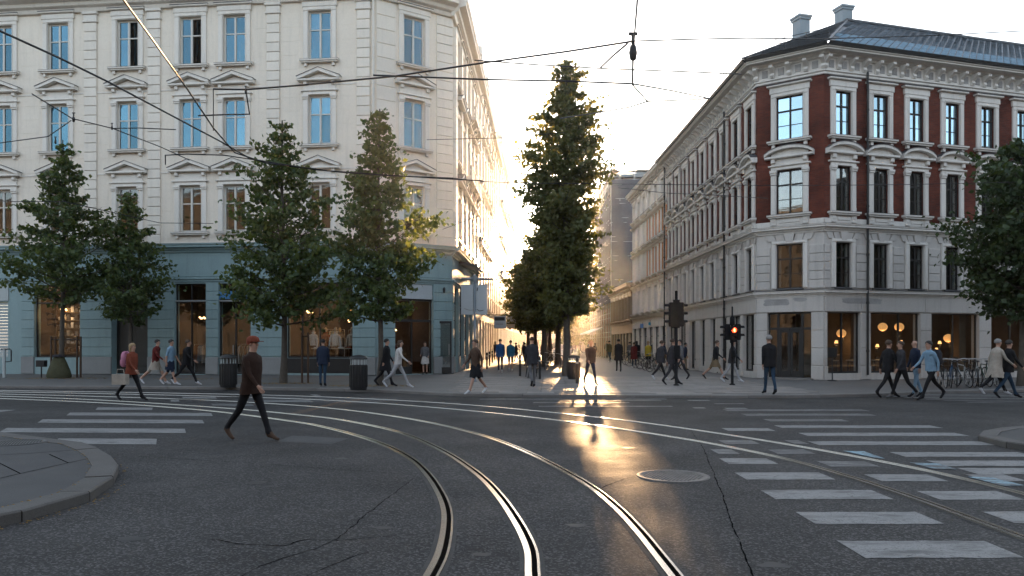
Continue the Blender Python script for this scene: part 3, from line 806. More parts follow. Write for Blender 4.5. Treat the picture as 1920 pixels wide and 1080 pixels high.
wL = upper(fL, colsL, 1.16, M['cream'])
wC = upper(fC, [fC.u(776)], 1.16, M['cream'])
colsS = [1.9, 4.3, 6.7, 9.1, 11.5]
CRs = dict(CR, pd=0.42, sp=0.14); CRs2 = dict(CRs, hood='flat')
rowsS = [(7.35, 2.32, CRs), (11.62, 2.42, CRs), (15.84, 2.42, CRs2)]
wS = upper(fS, colsS, 1.1, M['cream'], rows=rowsS, kp='S')
for x in pil: quoins(fL, x-0.34, x+0.34, 6.75, 18.2, 0.47, 0.10, M['cream_stone'], wL)
cap = MB().bbox(-0.40, 0.40, -0.16, 0.0, 18.2, 18.3, 0.02).bbox(-0.36, 0.36, -0.12, 0.0, 18.3, 18.6, 0.02).bbox(-0.42, 0.42, -0.2, 0.0, 18.6, 18.74, 0.02).mesh('capital', M['cream_trim'])
for x in pil: fL.put('capital', cap, x)
# string courses between the storeys, broken by the pilasters
for z in (10.35, 14.55, 6.75):
    xs = [0] + [v for x in pil for v in (x-0.345, x+0.345)] + [fL.W]
    m = MB()
    for a, b in zip(xs[0::2], xs[1::2]): m.bbox(a, b, -0.035, 0.0, z, z+0.07, 0.01)
    fL.put('string_course', m.mesh('string_course', M['cream_trim']))
# shallow plaster courses: thin recessed joints drawn as real grooves between raised bands
def courses(fr, wl, cols, w, zs, x0, x1, pils, dep=0.007):
    cc = {}
    for z in zs:
        blocks = sorted([(c-w/2-0.45, c+w/2+0.45) for c in cols] + [(p-0.345, p+0.345) for p in pils])
        xa = x0
        for a, b in blocks + [(x1, x1)]:
            if a - xa > 0.25:
                key = (round(xa, 3), round(a, 3))
                if key not in cc: cc[key] = MB().bbox(xa+0.02, a-0.02, -dep, 0, 0.008, 0.692, 0.005).mesh('plaster_course', M['cream'])
                ob('plaster_course', cc[key], wl, (0, 0, z))
            xa = max(xa, b)
courses(fL, wL, colsL, 1.16, [7.0+0.7*i for i in range(16)], 0, fL.W-0.02, pil)
quoins(fC, 0.02, 1.05, 6.75, 18.7, 0.70, 0.035, M['cream_stone'], wC)
quoins(fC, fC.W-0.95, fC.W-0.0, 6.75, 18.7, 0.47, 0.07, M['cream_stone'], wC)
for x in (0.35, 3.1, 5.5, 7.9, 10.3, 12.9): quoins(fS, x-0.3, x+0.3, 6.75, 18.3, 0.47, 0.22, M['cream_stone'], wS)
# rain pipe beside the chamfer
def pipe(fr, x, z0, z1, r=0.055, mat='cream_trim', y=-0.12):
    m = MB().tube([(0,0,z0),(0,0,z1)], r, 8)
    for z in np.arange(z0+1, z1, 2.1): m.tube([(0,0,z),(0,0,z+0.09)], r*1.35, 8)
    return fr.put('rain_pipe', m.mesh('rain_pipe', M[mat]), x, y)
pipe(fL, fL.W-0.10, 6.9, 18.7)
# main cornice, gutters and parapet
for fr, e0, e1 in ((fL, 0, 0.35), (fC, -0.25, 0.0), (fS, -0.35, 0)):
    c = cornice(fr, e0, fr.W + e1, 18.75, 0.85, 0.85, M['cream_trim'])
    dentils(fr, max(0.1, e0), fr.W, 18.98, 0.24 if fr is not fL else 0.30, 0.12, 0.36, 0.16, M['cream_trim'], c)
    cornice(fr, e0*0.4, fr.W + e1*0.4, 6.30, 0.42, 0.42, M['teal_stone'], 'shop_cornice')
    fr.put('frieze_band', MB().bbox(0, fr.W, -0.06, 0, 4.80, 4.92, 0.02).bbox(0, fr.W, -0.12, 0, 4.92, 5.02, 0.02).mesh('frieze_band', M['teal_stone']))
roofz = 19.6
poly = [fL.at(0, -0.8), fL.at(fL.W+0.3, -0.8), fC.at(fC.W+0.0, -0.85), fS.at(fS.W, -0.8), Vector((-12, 54.5)), Vector((-35, 54.5))]
rp = [(p.x - A.x, p.y - A.y) for p in poly]
cen = Vector((-16, 47)) - A
m = MB(); n = len(rp)
inn = [(p[0] + (cen.x - p[0])*0.32, p[1] + (cen.y - p[1])*0.32) for p in rp]
m.add([(*p, roofz+0.04) for p in rp] + [(*p, roofz+2.0) for p in inn], [(i, (i+1) % n, n+(i+1) % n, n+i) for i in range(n)] + [list(range(n, 2*n))])
ob('roof', m.mesh('roof', M['slate']), cream)
# ---- ground floor
H0 = 4.72
gL = [('shutter', -20, 15, 0.95), ('shop', 65, 150, 0.95), ('door', 210, 277, 0.12), ('door', 328, 386, 0.12), ('door', 410, 470, 0.12), ('shop', 538, 661, 0.95)]
opsL = []
for kind, a, b, zb in gL:
    a, b = fL.u(a), fL.u(b); opsL.append((a, b, zb, 3.85 if kind == 'shutter' else H0))
wg = fL.put('shop_wall', wall_mesh(0, fL.W, 0, ZG, opsL, 0.45, M['teal_stone'], 'shop_wall'))
ca, cb = fC.u(741), fC.u(812)
opC = [(ca, cb, 0.12, H0)]
wgC = fC.put('shop_wall', wall_mesh(0, fC.W, 0, ZG, opC, 0.45, M['teal_stone'], 'shop_wall'))
opS = [(0.75, 2.6, 0.8, H0), (3.3, 5.4, 0.8, H0), (6.0, 8.1, 0.12, H0), (8.7, 10.8, 0.8, H0), (11.3, 12.9, 0.8, H0)]
wgS = fS.put('shop_wall', wall_mesh(0, fS.W, 0, ZG, opS, 0.45, M['teal_stone'], 'shop_wall'))
def ashlar(fr, wl, ops, x0, x1, z0, z1, step, mat, dep=0.04, minw=0.3, maxw=2.2, gap=0.02, name='stone'):
    """rusticated stones filling the piers between the openings"""
    edges = sorted(ops); xa = x0; piers = []
    for o in edges:
        if o[0] - xa > minw: piers.append((xa, o[0]))
        xa = max(xa, o[1])
    if x1 - xa > minw: piers.append((xa, x1))
    n = max(1, round((z1-z0)/step)); hh = (z1-z0)/n
    for a, b in piers:
        k = max(1, math.ceil((b-a)/maxw)); ww = (b-a)/k
        me = MB().bbox(gap/2, ww-gap/2, -dep, 0, gap/2, hh-gap/2, 0.014).mesh(name, mat)
        for i in range(n):
            for j in range(k): ob(name, me, wl, (a + j*ww, 0, z0 + i*hh))
ashlar(fL, wg, opsL, 9.5, fL.W, 1.02, 4.78, 0.47, M['teal_stone'], maxw=2.6)
ashlar(fC, wgC, opC, 0, fC.W, 1.02, 4.78, 0.47, M['teal_stone'])
ashlar(fS, wgS, opS, 0, fS.W, 1.02, 4.78, 0.47, M['teal_stone'])
ashlar(fL, wg, [(a, b, c, d) for a, b, c, d in opsL if c < 0.5 or d > 4], 9.5, fL.W, 0.1, 1.0, 0.9, M['plinth'], dep=0.09, maxw=2.6)
ashlar(fC, wgC, opC, 0, fC.W, 0.1, 1.0, 0.9, M['plinth'], dep=0.09)
ashlar(fS, wgS, opS, 0, fS.W, 0.1, 1.0, 0.9, M['plinth'], dep=0.09)
# frieze panels
for x0_, x1_ in ((fL.u(0), fL.u(170)), (fL.u(175), fL.u(318)), (fL.u(322), fL.u(530)), (fL.u(535), fL.u(703))):
    fL.put('frieze_panel', MB().bbox(x0_, x1_, -0.03, 0, 5.06, 6.26, 0.012).mesh('frieze_panel', M['teal_stone']))
fC.put('frieze_panel', MB().bbox(0.05, fC.W-0.05, -0.03, 0, 5.06, 6.26, 0.012).mesh('frieze_panel', M['teal_stone']))

M['shutter'] = pm('pale_roller_shutter', (0.42, 0.47, 0.47), 0.5, 0.06, 1, 20, 0.05)
M['signwhite'] = pm('sign_white', (0.42, 0.46, 0.48), 0.5, 0.05, 1, 10, 0.03)
M['signblue'] = pm('sign_blue', (0.06, 0.19, 0.36), 0.5, 0.05, 1, 10, 0.03)
M['alu'] = pm('aluminium_strip', (0.42, 0.45, 0.46), 0.4, 0.05, 2, 20, 0.05, metallic=0.6)
M['door_dark'] = pm('dark_door', (0.03, 0.032, 0.03), 0.45, 0.2, 3, 20, 0.1)
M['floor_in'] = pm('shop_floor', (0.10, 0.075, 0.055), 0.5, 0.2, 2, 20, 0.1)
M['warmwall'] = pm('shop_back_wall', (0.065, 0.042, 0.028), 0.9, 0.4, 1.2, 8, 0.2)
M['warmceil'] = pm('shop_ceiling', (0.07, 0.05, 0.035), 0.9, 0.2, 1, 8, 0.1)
def shopfront(fr, a, b, zb, zt, transom, verts, frame='black', depth=0.14, gl='glass_shop', stall=True, name='shop_window'):
    """glazed shop front with its own panes"""
    m = MB(); t = 0.05
    m.box(a, a+t, depth, depth+0.08, zb, zt); m.box(b-t, b, depth, depth+0.08, zb, zt); m.box(a+t, b-t, depth, depth+0.08, zt-t, zt); m.box(a+t, b-t, depth, depth+0.08, zb, zb+t*1.6)
    hs = [zb+t*1.6] + ([transom] if transom else []) + [zt-t]
    if transom: m.box(a+t, b-t, depth-0.01, depth+0.09, transom-0.035, transom+0.035)
    vs = [a+t] + list(verts) + [b-t]
    for v in verts: m.box(v-0.03, v+0.03, depth-0.005, depth+0.085, zb+t*1.6, zt-t)
    o = fr.put(name, m.mesh(name, M[frame]))
    for x0, x1 in zip(vs, vs[1:]):
        for z0, z1 in zip(hs, hs[1:]):
            ob('pane', MB().box(x0, x1, depth+0.035, depth+0.045, z0, z1).mesh('pane', M[gl]), o)
    return o
def room(fr, a, b, z0, z1, dep, wallm='warmwall', y0=0.46):
    """interior behind a shop front: floor, ceiling, back and side walls"""
    m = MB()
    m.add([(a,y0,z0),(b,y0,z0),(b,dep,z0),(a,dep,z0)], [(0,1,2,3)], 0)
    m.add([(a,y0,z1),(a,dep,z1),(b,dep,z1),(b,y0,z1)], [(0,1,2,3)], 1)
    m.add([(a,dep,z0),(b,dep,z0),(b,dep,z1),(a,dep,z1)], [(0,1,2,3)], 2)
    m.add([(a,y0,z0),(a,dep,z0),(a,dep,z1),(a,y0,z1)], [(0,1,2,3)], 2)
    m.add([(b,y0,z0),(b,y0,z1),(b,dep,z1),(b,dep,z0)], [(0,1,2,3)], 2)
    return fr.put('interior', m.mesh('interior', [M['floor_in'], M['warmceil'], M[wallm]]))
u = fL.u
# shutter
a, b = opsL[0][:2]
m = MB()
for i in range(18): m.bbox(a, b, 0.10, 0.16, 0.95+i*0.161, 0.95+(i+1)*0.161-0.008, 0.02)
fL.put('roller_shutter', m.mesh('roller_shutter', M['shutter']))
fL.put('rendered_panel', MB().bbox(a-0.1, b+0.05, -0.05, 0.0, 3.9, 4.75, 0.01).mesh('rendered_panel', M['shutter']))
# shop window with script, doors, clothing shop window
shopfront(fL, u(65), u(150), 0.95, H0, 3.78, [])
room(fL, u(58), u(157), 0.9, 4.75, 2.6)
for (pa, pb) in ((210, 277),):
    fL.put('panel_door', MB().box(u(pa), u(pb), 0.40, 0.5, 0.12, H0).bbox(u(pa)+0.15, u(243)-0.08, 0.36, 0.40, 0.5, 3.0, 0.03).bbox(u(243)+0.08, u(pb)-0.15, 0.36, 0.40, 0.5, 3.0, 0.03).mesh('panel_door', M['door_dark']))
for (pa, pb) in ((328, 386), (410, 470)):
    o = shopfront(fL, u(pa), u(pb), 0.12, H0, 3.80, [(u(pa)+u(pb))/2], name='glass_door', gl='glass_shop')
    fL.put('transom_strip', MB().bbox(u(pa), u(pb), 0.02, 0.13, 3.80, 3.88, 0.01).mesh('transom_strip', M['alu']))
    ob('door_handle', MB().tube([((u(pa)+u(pb))/2-0.12, 0.09, 1.0), ((u(pa)+u(pb))/2-0.12, 0.09, 1.6)], 0.02, 6).mesh('door_handle', M['alu']), o)
    room(fL, u(pa)-0.2, u(pb)+0.2, 0.12, 4.75, 2.6)
fL.put('blue_sign', MB().bbox(u(411), u(468), 0.0, 0.12, 3.92, 4.32, 0.01).mesh('blue_sign', M['signblue']))
vv = [u(565), u(598)]
shopfront(fL, u(538), u(661), 0.95, H0, 3.86, vv)
fL.put('transom_strip', MB().bbox(u(538), u(661), 0.02, 0.13, 3.82, 3.90, 0.01).mesh('transom_strip', M['alu']))
fL.put('blind_box', MB().box(u(538)+0.05, u(661)-0.05, 0.20, 0.24, 3.9, H0-0.02).mesh('blind_box', M['inner']))
fL.put('stall_riser', MB().bbox(u(538), u(661), -0.03, 0.0, 0.2, 0.94, 0.02).mesh('stall_riser', M['black']))
room(fL, u(520), u(664), 0.9, 4.75, 4.2)
# corner entrance
zt = 3.3
m = MB(); m.box(ca, ca+0.06, 0.2, 0.3, 0.12, H0); m.box(cb-0.06, cb, 0.2, 0.3, 0.12, H0); m.box(ca+0.06, cb-0.06, 0.2, 0.3, 2.78, 2.9); m.box(ca+0.06, cb-0.06, 0.19, 0.31, 3.84, 3.94); m.box(ca+0.06, ca+1.02, 0.2, 0.3, 0.12, 0.5); m.box(ca+0.98, ca+1.04, 0.2, 0.3, 0.5, 2.78)
o = fC.put('entrance_frame', m.mesh('entrance_frame', M['black']))
ob('pane', MB().box(ca+0.06, cb-0.06, 0.245, 0.255, 2.9, 3.84).mesh('pane', M['glass_shop']), o)
ob('pane', MB().box(ca+0.06, ca+0.98, 0.245, 0.255, 0.5, 2.78).mesh('pane', M['glass_shop']), o)
fC.put('fascia_sign', MB().bbox(ca+0.02, cb-0.02, 0.05, 0.2, 3.95, H0-0.02, 0.01).mesh('fascia_sign', M['signwhite']))
d = fC.put('open_door', MB().box(0, 0.09, 0, 0.05, 0, 2.7).box(0.91, 1.0, 0, 0.05, 0, 2.7).box(0.09, 0.91, 0, 0.05, 0, 0.3).box(0.09, 0.91, 0, 0.05, 2.58, 2.7).mesh('open_door', M['black']), cb+0.02, 0.12, 0.14, rz=-0.45)
ob('pane', MB().box(0.09, 0.91, 0.02, 0.03, 0.3, 2.58).mesh('pane', M['glass_mid']), d)
ob('handle', MB().tube([(0.86,-0.05,0.95),(0.86,-0.05,1.5)], 0.018, 6).mesh('handle', M['alu']), d)
fC.put('wall_lamp', MB().lathe([(0.0,-0.16),(0.05,-0.12),(0.07,0.08),(0.03,0.14),(0.0,0.16)], 10).mesh('wall_lamp', M['black']), fC.W-0.55, -0.14, 4.45)
room(fC, 0.25, fC.W-0.35, 0.12, 4.75, 4.0)
for i, (a, b, zb, zt2) in enumerate(opS):
    shopfront(fS, a, b, zb, zt2, 3.8, [(a+b)/2], name='shop_window' if zb > 0.5 else 'glass_door', gl='glass_mid')
    room(fS, a-0.1, b+0.1, min(zb, 0.7), 4.75, 2.2)
# dark sheets stand in for the unlit rooms behind the upper windows
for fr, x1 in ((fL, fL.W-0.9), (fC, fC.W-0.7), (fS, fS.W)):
    fr.put('dark_backing', MB().add([(0.6,1.15,5.0),(x1,1.15,5.0),(x1,1.15,18.7),(0.6,1.15,18.7)], [(0,1,2,3)]).mesh('dark_backing', M['inner']))
# curved awning hood on the street side
fS.put('balcony_hood', MB().prof_x([(0,6.2),(-0.9,6.0),(-1.15,5.85),(-1.15,5.98),(-0.9,6.14),(0,6.34)], 3.0, 5.6).mesh('balcony_hood', M['lead']))
for zz, xs in ((10.9, (4.3, 6.7, 9.1)), (15.0, (6.7, 9.1))):
    for x in xs:
        bm_ = MB().bbox(x-0.95, x+0.95, -0.75, 0, zz+0.1, zz+0.28, 0.03)
        for k in range(9): bm_.lathe([(0.05,zz+0.28),(0.075,zz+0.45),(0.04,zz+0.7),(0.06,zz+0.82)], 6, (x-0.85+k*0.2125, -0.68, 0))
        bm_.bbox(x-0.95, x+0.95, -0.75, -0.6, zz+0.82, zz+0.92, 0.02)
        for sx in (-1, 1): bm_.prof_x([(0,zz-0.5),(-0.12,zz-0.45),(-0.6,zz+0.0),(-0.6,zz+0.1),(0,zz+0.1)], x+sx*0.7-0.09, x+sx*0.7+0.09)
        fS.put('balcony', bm_.mesh('balcony', M['cream_trim']))
# ================================================================== brick corner building (right)
D = Vector((13.41, 33.0)); C = Vector((11.07, 34.68)); RS = Vector((10.75, 53.3)); RE = D + Vector((0.9586, 0.2849)) * 24
brickb = thing('corner_building', (D.x, D.y, 0), 0, 'red brick corner building with pale stone window surrounds and slate roof', 'building')
rR = Fr(D, RE, brickb); rC = Fr(C, D, brickb); rS = Fr(RS, C, brickb)
ST1 = {'frame': 'darkframe', 'glass': 'glass_mid', 'trim': 'grey_trim', 'hood': 'flat', 'tr': 0.67, 'bar': True, 'sw': 0.24, 'mw': 0.035, 'fw': 0.05, 'fy': 0.07}
STk = dict(ST1, hood='key', sw=0.25)
STs = dict(ST1, hood='seg', apron=0.32, frieze=0.28, rise=0.42, pd=0.26)
STt = dict(ST1, glass='glass_sky', bare=True)
colR = [rR.u(px) for px in (1580, 1650, 1717, 1784, 1850, 1917)] + [rR.u(1917) + 2.12*i for i in range(1, 5)]
def brick_upper(fr, cols, w, kp):
    r1 = (4.10, 1.95); r2 = (7.40, 1.92); r3 = (10.68, 1.90)
    w1 = fr.put('stone_wall', wall_mesh(0, fr.W, 3.95, 6.50, [(c-w/2, c+w/2, r1[0], r1[0]+r1[1]) for c in cols], 0.28, M['grey_stone'], 'stone_wall'))
    ops = [(c-w/2, c+w/2, z, z+h) for c in cols for z, h in (r2, r3)]
    w2 = fr.put('brick_wall', wall_mesh(0, fr.W, 6.50, 13.25, ops, 0.28, M['brick'], 'brick_wall'))
    for c in cols:
        o = put_key_window(fr, c, r1[0], w, r1[1], kp)
        put_window(fr, c, r2[0], w, r2[1], STs, (kp, 'seg', w))
        put_window(fr, c, r3[0], w, r3[1], STt, (kp, 'flat', w))
    # stones of the first floor between the windows
    ashlar(fr, w1, [(c-w/2-0.27, c+w/2+0.27, 0, 9) for c in cols], 0.0, fr.W, 4.06, 5.95, 0.36, M['grey_stone'], dep=0.05, minw=0.12, maxw=1.4)
    fr.put('base_course', MB().bbox(0, fr.W, -0.06, 0, 6.82, 7.08, 0.015).mesh('base_course', M['grey_trim']))
    cornice(fr, -0.10, fr.W+0.10, 6.50, 0.30, 0.32, M['grey_trim'], 'ledge')
    cornice(fr, -0.06, fr.W+0.06, 3.72, 0.22, 0.26, M['grey_trim'], 'ledge')
    # eaves cornice with brackets
    fr.put('cornice_base', MB().bbox(-0.03, fr.W+0.03, -0.08, 0, 13.25, 13.37, 0.02).bbox(-0.05, fr.W+0.05, -0.13, 0, 13.37, 13.45, 0.02).mesh('cornice_base', M['grey_trim']))
    fr.put('frieze', MB().box(-0.01, fr.W+0.01, -0.05, 0, 13.45, 13.98).mesh('frieze', M['grey_trim']))
    c = cornice(fr, -0.28, fr.W+0.28, 13.96, 0.66, 0.28, M['grey_trim'], 'cornice', lead=False)
    n = max(3, round(fr.W/0.66)); st = fr.W / n
    bk = MB().prof_x([(0,13.48),(-0.12,13.48),(-0.19,13.57),(-0.15,13.68),(-0.28,13.77),(-0.43,13.87),(-0.45,13.965),(0,13.965)][::-1], -0.085, 0.085).mesh('bracket', M['grey_trim'])
    dk = MB().bbox(-0.13, 0.13, -0.075, -0.05, 13.55, 13.88, 0.02).mesh('frieze_panel', M['grey_patch'])
    for i in range(n + 1): ob('bracket', bk, c, ((i)*st, 0, 0))
    for i in range(n): ob('frieze_panel', dk, c, ((i+0.5)*st, 0, 0))
    gut = MB().prof_x([(0,14.245),(-0.64,14.245),(-0.76,14.27),(-0.80,14.38),(-0.73,14.38),(-0.64,14.32),(0,14.32)][::-1], -0.3, fr.W+0.3)
    fr.put('gutter', gut.mesh('gutter', M['black']))
    fr.put('dark_backing', MB().add([(0.5,1.1,3.9),(fr.W-0.5,1.1,3.9),(fr.W-0.5,1.1,13.3),(0.5,1.1,13.3)], [(0,1,2,3)]).mesh('dark_backing', M['inner']))  # dark sheet in place of the unlit rooms
    return w1, w2
_kc = {}
def put_key_window(fr, x, z, w, h, kp):
    key = (kp, 'key', w)
    P = win_parts(key, w, h, dict(ST1, hood='flat', sw=0.2, glass='glass_dim'))
    if key not in _kc:
        m = MB(); hw = w/2
        n = 5; W_ = w + 0.7
        for i in range(n):
            a = -W_/2 + W_*i/n + 0.012; b = -W_/2 + W_*(i+1)/n - 0.012
            sk = (i - 2) * 0.07
            if i == 2: m.prof_y([(a+0.02, h+0.10), (b-0.02, h+0.10), (b+0.05, h+0.44), (a-0.05, h+0.44)], -0.13, 0)
            else: m.prof_y([(a, h+0.16), (b, h+0.16), (b+sk, h+0.43), (a+sk, h+0.43)], -0.06, 0)
        _kc[key] = m.mesh('keystone', M['grey_stone'])
    o = fr.put('window', P['frame'], x, 0, z)
    for pn in P['panes']: ob('pane', pn, o)
    ob('curtain', P['curtain'], o); ob('surround', P['surround'], o); ob('keystone', _kc[key], o)
    ob('sill', MB().bbox(-w/2-0.02, w/2+0.02, -0.1, 0.16, -0.06, -0.0, 0.01).mesh('sill', M['lead']), o)
    return o
w1R, w2R = brick_upper(rR, colR, 0.82, 'R')
w1C, w2C = brick_upper(rC, [rC.W*0.5], 1.14, 'RC')
colRS = [1.25 + 2.06*i for i in range(9)]
brick_upper(rS, colRS, 0.86, 'RS')
pipe(rR, rR.u(1621.5), 0.3, 13.5, 0.05, 'black', -0.18)
pipe(rS, rS.W - 4.5, 0.3, 13.5, 0.05, 'black', -0.18)
pipe(rS, 0.1, 0.3, 14.0, 0.05, 'black', -0.2)
# ground floor
TOP = 3.03
gR = [(rR.u(1551), rR.u(1613)), (rR.u(1632), rR.u(1725)), (rR.u(1746), rR.u(1835)), (rR.u(1858), rR.u(1858)+2.6), (rR.u(1858)+3.2, rR.u(1858)+5.8), (rR.u(1858)+6.4, rR.u(1858)+9)]
oR = [(a, b, 0.38, TOP) for a, b in gR]
wgR = rR.put('shop_wall', wall_mesh(0, rR.W, 0, 3.95, oR, 0.4, M['grey_stone'], 'shop_wall'))
dc = (rC.u(1439), rC.u(1521))
oC = [(*dc, 0.16, TOP + 0.02)]
wgC2 = rC.put('shop_wall', wall_mesh(0, rC.W, 0, 3.95, oC, 0.4, M['grey_stone'], 'shop_wall'))
oS2 = [(rS.W-1.95, rS.W-0.35, 0.38, TOP), (rS.W-3.6, rS.W-2.4, 0.38, TOP), (rS.W-5.5, rS.W-4.6, 0.38, TOP), (rS.W-7.6, rS.W-6.6, 0.38, TOP), (rS.W-9.8, rS.W-8.7, 0.38, TOP), (rS.W-12.2, rS.W-10.8, 0.16, TOP), (rS.W-15, rS.W-13.2, 0.38, TOP), (rS.W-18, rS.W-16, 0.38, TOP)]
wgS2 = rS.put('shop_wall', wall_mesh(0, rS.W, 0, 3.95, oS2, 0.4, M['grey_stone'], 'shop_wall'))
for fr, wl, op in ((rR, wgR, oR), (rC, wgC2, oC), (rS, wgS2, oS2)):
    ashlar(fr, wl, op, 0, fr.W, 0.72, 3.0, 0.76, M['grey_stone'], dep=0.035, minw=0.15, maxw=1.5, gap=0.014)
    ashlar(fr, wl, op, 0, fr.W, 0.1, 0.70, 0.6, M['grey_stone'], dep=0.07, minw=0.15, maxw=1.5, gap=0.014)
for fr, xs in ((rR, [0, 1.9, 5.35, 8.8, 12.4, 16, 20, 24]), (rC, [0, rC.W]), (rS, [0, 4, 8, 11.5, 15, rS.W])):
    for a, b in zip(xs, xs[1:]):
        b = min(b, fr.W); fr.put('lintel_slab', MB().bbox(a+0.008, b-0.008, -0.05, 0, 3.06, 3.71, 0.012).mesh('lintel_slab', M['grey_stone']))
# repaired patches on the lintel
for fr, x0, x1, z0, z1 in ((rC, 0.25, 1.5, 3.35, 3.66), (rR, 0.9, 3.1, 3.4, 3.66), (rC, 1.6, 2.2, 3.5, 3.68)):
    pts = []
    for i in range(14):
        a = 2*PI*i/14; r = random.uniform(0.8, 1.05); pts.append(((x0+x1)/2 + (x1-x0)/2*max(-1,min(1,1.3*math.cos(a)))*r, (z0+z1)/2 + (z1-z0)/2*max(-1,min(1,1.3*math.sin(a)))*r))
    fr.put('cement_patch', MB().add([(x, -0.053, z) for x, z in pts], [list(range(14))]).mesh('cement_patch', M['grey_patch']))
M['cafe_wall'] = pm('cafe_wall', (0.13, 0.09, 0.055), 0.9, 0.4, 0.8, 6, 0.1)
for i, (a, b, zb, zt2) in enumerate(oR):
    shopfront(rR, a, b, zb, zt2, None, [(a+b)/2 + (0.3 if i == 1 else 0)], gl='glass_shop')
for i, (a, b, zb, zt2) in enumerate(oS2):
    shopfront(rS, a, b, zb, zt2, None if i else None, [] if b-a < 1.3 else [(a+b)/2], gl='glass_mid')
# cafe entrance with side lights
a, b = dc; m = MB()
m.box(a, a+0.06, 0.16, 0.26, 0.16, TOP); m.box(b-0.06, b, 0.16, 0.26, 0.16, TOP); m.box(a+0.06, b-0.06, 0.16, 0.26, TOP-0.06, TOP+0.02); m.box(a+0.06, b-0.06, 0.15, 0.27, 2.28, 2.38)
xs = [a+0.06, a+0.42, b-0.42, b-0.06]
for x in xs[1:3]: m.box(x-0.05, x+0.05, 0.16, 0.26, 0.16, TOP-0.06)
o = rC.put('entrance_frame', m.mesh('entrance_frame', M['black']))
for x0, x1 in zip(xs, xs[1:]): ob('pane', MB().box(x0, x1, 0.205, 0.215, 2.38, TOP-0.06).mesh('pane', M['glass_shop']), o)
ob('pane', MB().box(xs[0], xs[1], 0.205, 0.215, 0.3, 2.28).mesh('pane', M['glass_shop']), o)
ob('pane', MB().box(xs[2], xs[3], 0.205, 0.215, 0.3, 2.28).mesh('pane', M['glass_shop']), o)
mid = (xs[1]+xs[2])/2
for x0, x1 in ((xs[1]+0.05, mid-0.01), (mid+0.01, xs[2]-0.05)):
    dd = rC.put('glass_door', MB().box(x0, x0+0.10, 0.18, 0.24, 0.18, 2.28).box(x1-0.10, x1, 0.18, 0.24, 0.18, 2.28).box(x0+0.1, x1-0.1, 0.18, 0.24, 0.18, 0.46).box(x0+0.1, x1-0.1, 0.18, 0.24, 2.16, 2.28).mesh('glass_door', M['black']))
    ob('pane', MB().box(x0+0.1, x1-0.1, 0.205, 0.215, 0.46, 2.16).mesh('pane', M['glass_shop']), dd)
rC.put('door_step', MB().slab(a-0.1, b+0.1, -0.35, 0.2, 0.05, 0.17, 0.02).mesh('door_step', M['kerb']))
# one cafe room behind the corner
room(rR, 0.2, 12.6, 0.16, 3.6, 5.6, 'cafe_wall', 0.42)
m = MB()
pc = [rC.at(0.25, 0.42), rC.at(rC.W-0.1, 0.42), rR.at(0.2, 0.42), rR.at(0.2, 5.6), rC.at(0.25, 5.5)]
o_ = brickb.location
m.add([(p.x-o_.x, p.y-o_.y, 0.165) for p in pc], [list(range(5))], 0)
m.add([(p.x-o_.x, p.y-o_.y, 3.595) for p in pc], [list(range(5))[::-1]], 1)
p1, p2 = rC.at(0.25, 0.42), rC.at(0.25, 5.5)
m.add([(p1.x-o_.x,p1.y-o_.y,0.16),(p2.x-o_.x,p2.y-o_.y,0.16),(p2.x-o_.x,p2.y-o_.y,3.6),(p1.x-o_.x,p1.y-o_.y,3.6)], [(0,1,2,3)], 2)
p1, p2 = rC.at(0.25, 5.5), rR.at(0.2, 5.6)
m.add([(p1.x-o_.x,p1.y-o_.y,0.16),(p2.x-o_.x,p2.y-o_.y,0.16),(p2.x-o_.x,p2.y-o_.y,3.6),(p1.x-o_.x,p1.y-o_.y,3.6)], [(0,1,2,3)], 2)
ob('interior', m.mesh('interior', [M['floor_in'], M['warmceil'], M['cafe_wall']]), brickb)
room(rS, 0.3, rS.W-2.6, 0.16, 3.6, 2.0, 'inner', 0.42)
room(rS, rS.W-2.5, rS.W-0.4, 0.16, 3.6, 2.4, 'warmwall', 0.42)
# ---- roof: three slopes up to a ridge, with slate tiles
ez, rz_ = 14.34, 18.15
e = [rS.at(0, -0.80), rS.at(rS.W, -0.80), rR.at(0, -0.80), rR.at(rR.W, -0.80)]
# mitre the eaves corners
def isect(f1, f2, off):
    a, d1 = f1.at(0, off), f1.d; b, d2 = f2.at(0, off), f2.d
    den = d1.x*d2.y - d1.y*d2.x; t = ((b.x-a.x)*d2.y - (b.y-a.y)*d2.x) / den
    return a + d1*t
EC, ED = isect(rS, rC, -0.80), isect(rC, rR, -0.80)
PK = Vector((17.1, 39.2))                      # hip peak
RGR = PK + rR.d * 22; RGS = Vector((PK.x - 0.3, 53.3))
def L3(p, z): return Vector((p.x - D.x, p.y - D.y, z))
m = MB()
m.add([L3(ED, ez), L3(e[3], ez), L3(RGR, rz_), L3(PK, rz_)], [(0,1,2,3)])
m.add([L3(EC, ez), L3(ED, ez), L3(PK, rz_)], [(0,1,2)])
m.add([L3(e[0], ez), L3(EC, ez), L3(PK, rz_), L3(RGS, rz_)], [(0,1,2,3)])
m.add([L3(e[3], ez), L3(Vector((40,50)), ez), L3(RGR, rz_)], [(0,1,2)])
roofo = ob('roof', m.mesh('roof', M['lead']), brickb)
tile_me = MB().add([(0,0.02,0.045),(0.168,0.21,0.024),(0,0.385,0.004),(-0.168,0.21,0.024),(0,0.02,0.0),(0.168,0.21,0),(0,0.385,0.0),(-0.168,0.21,0)], [(0,1,2,3),(0,4,5,1),(3,7,4,0)]).mesh('slate', M['slate'])
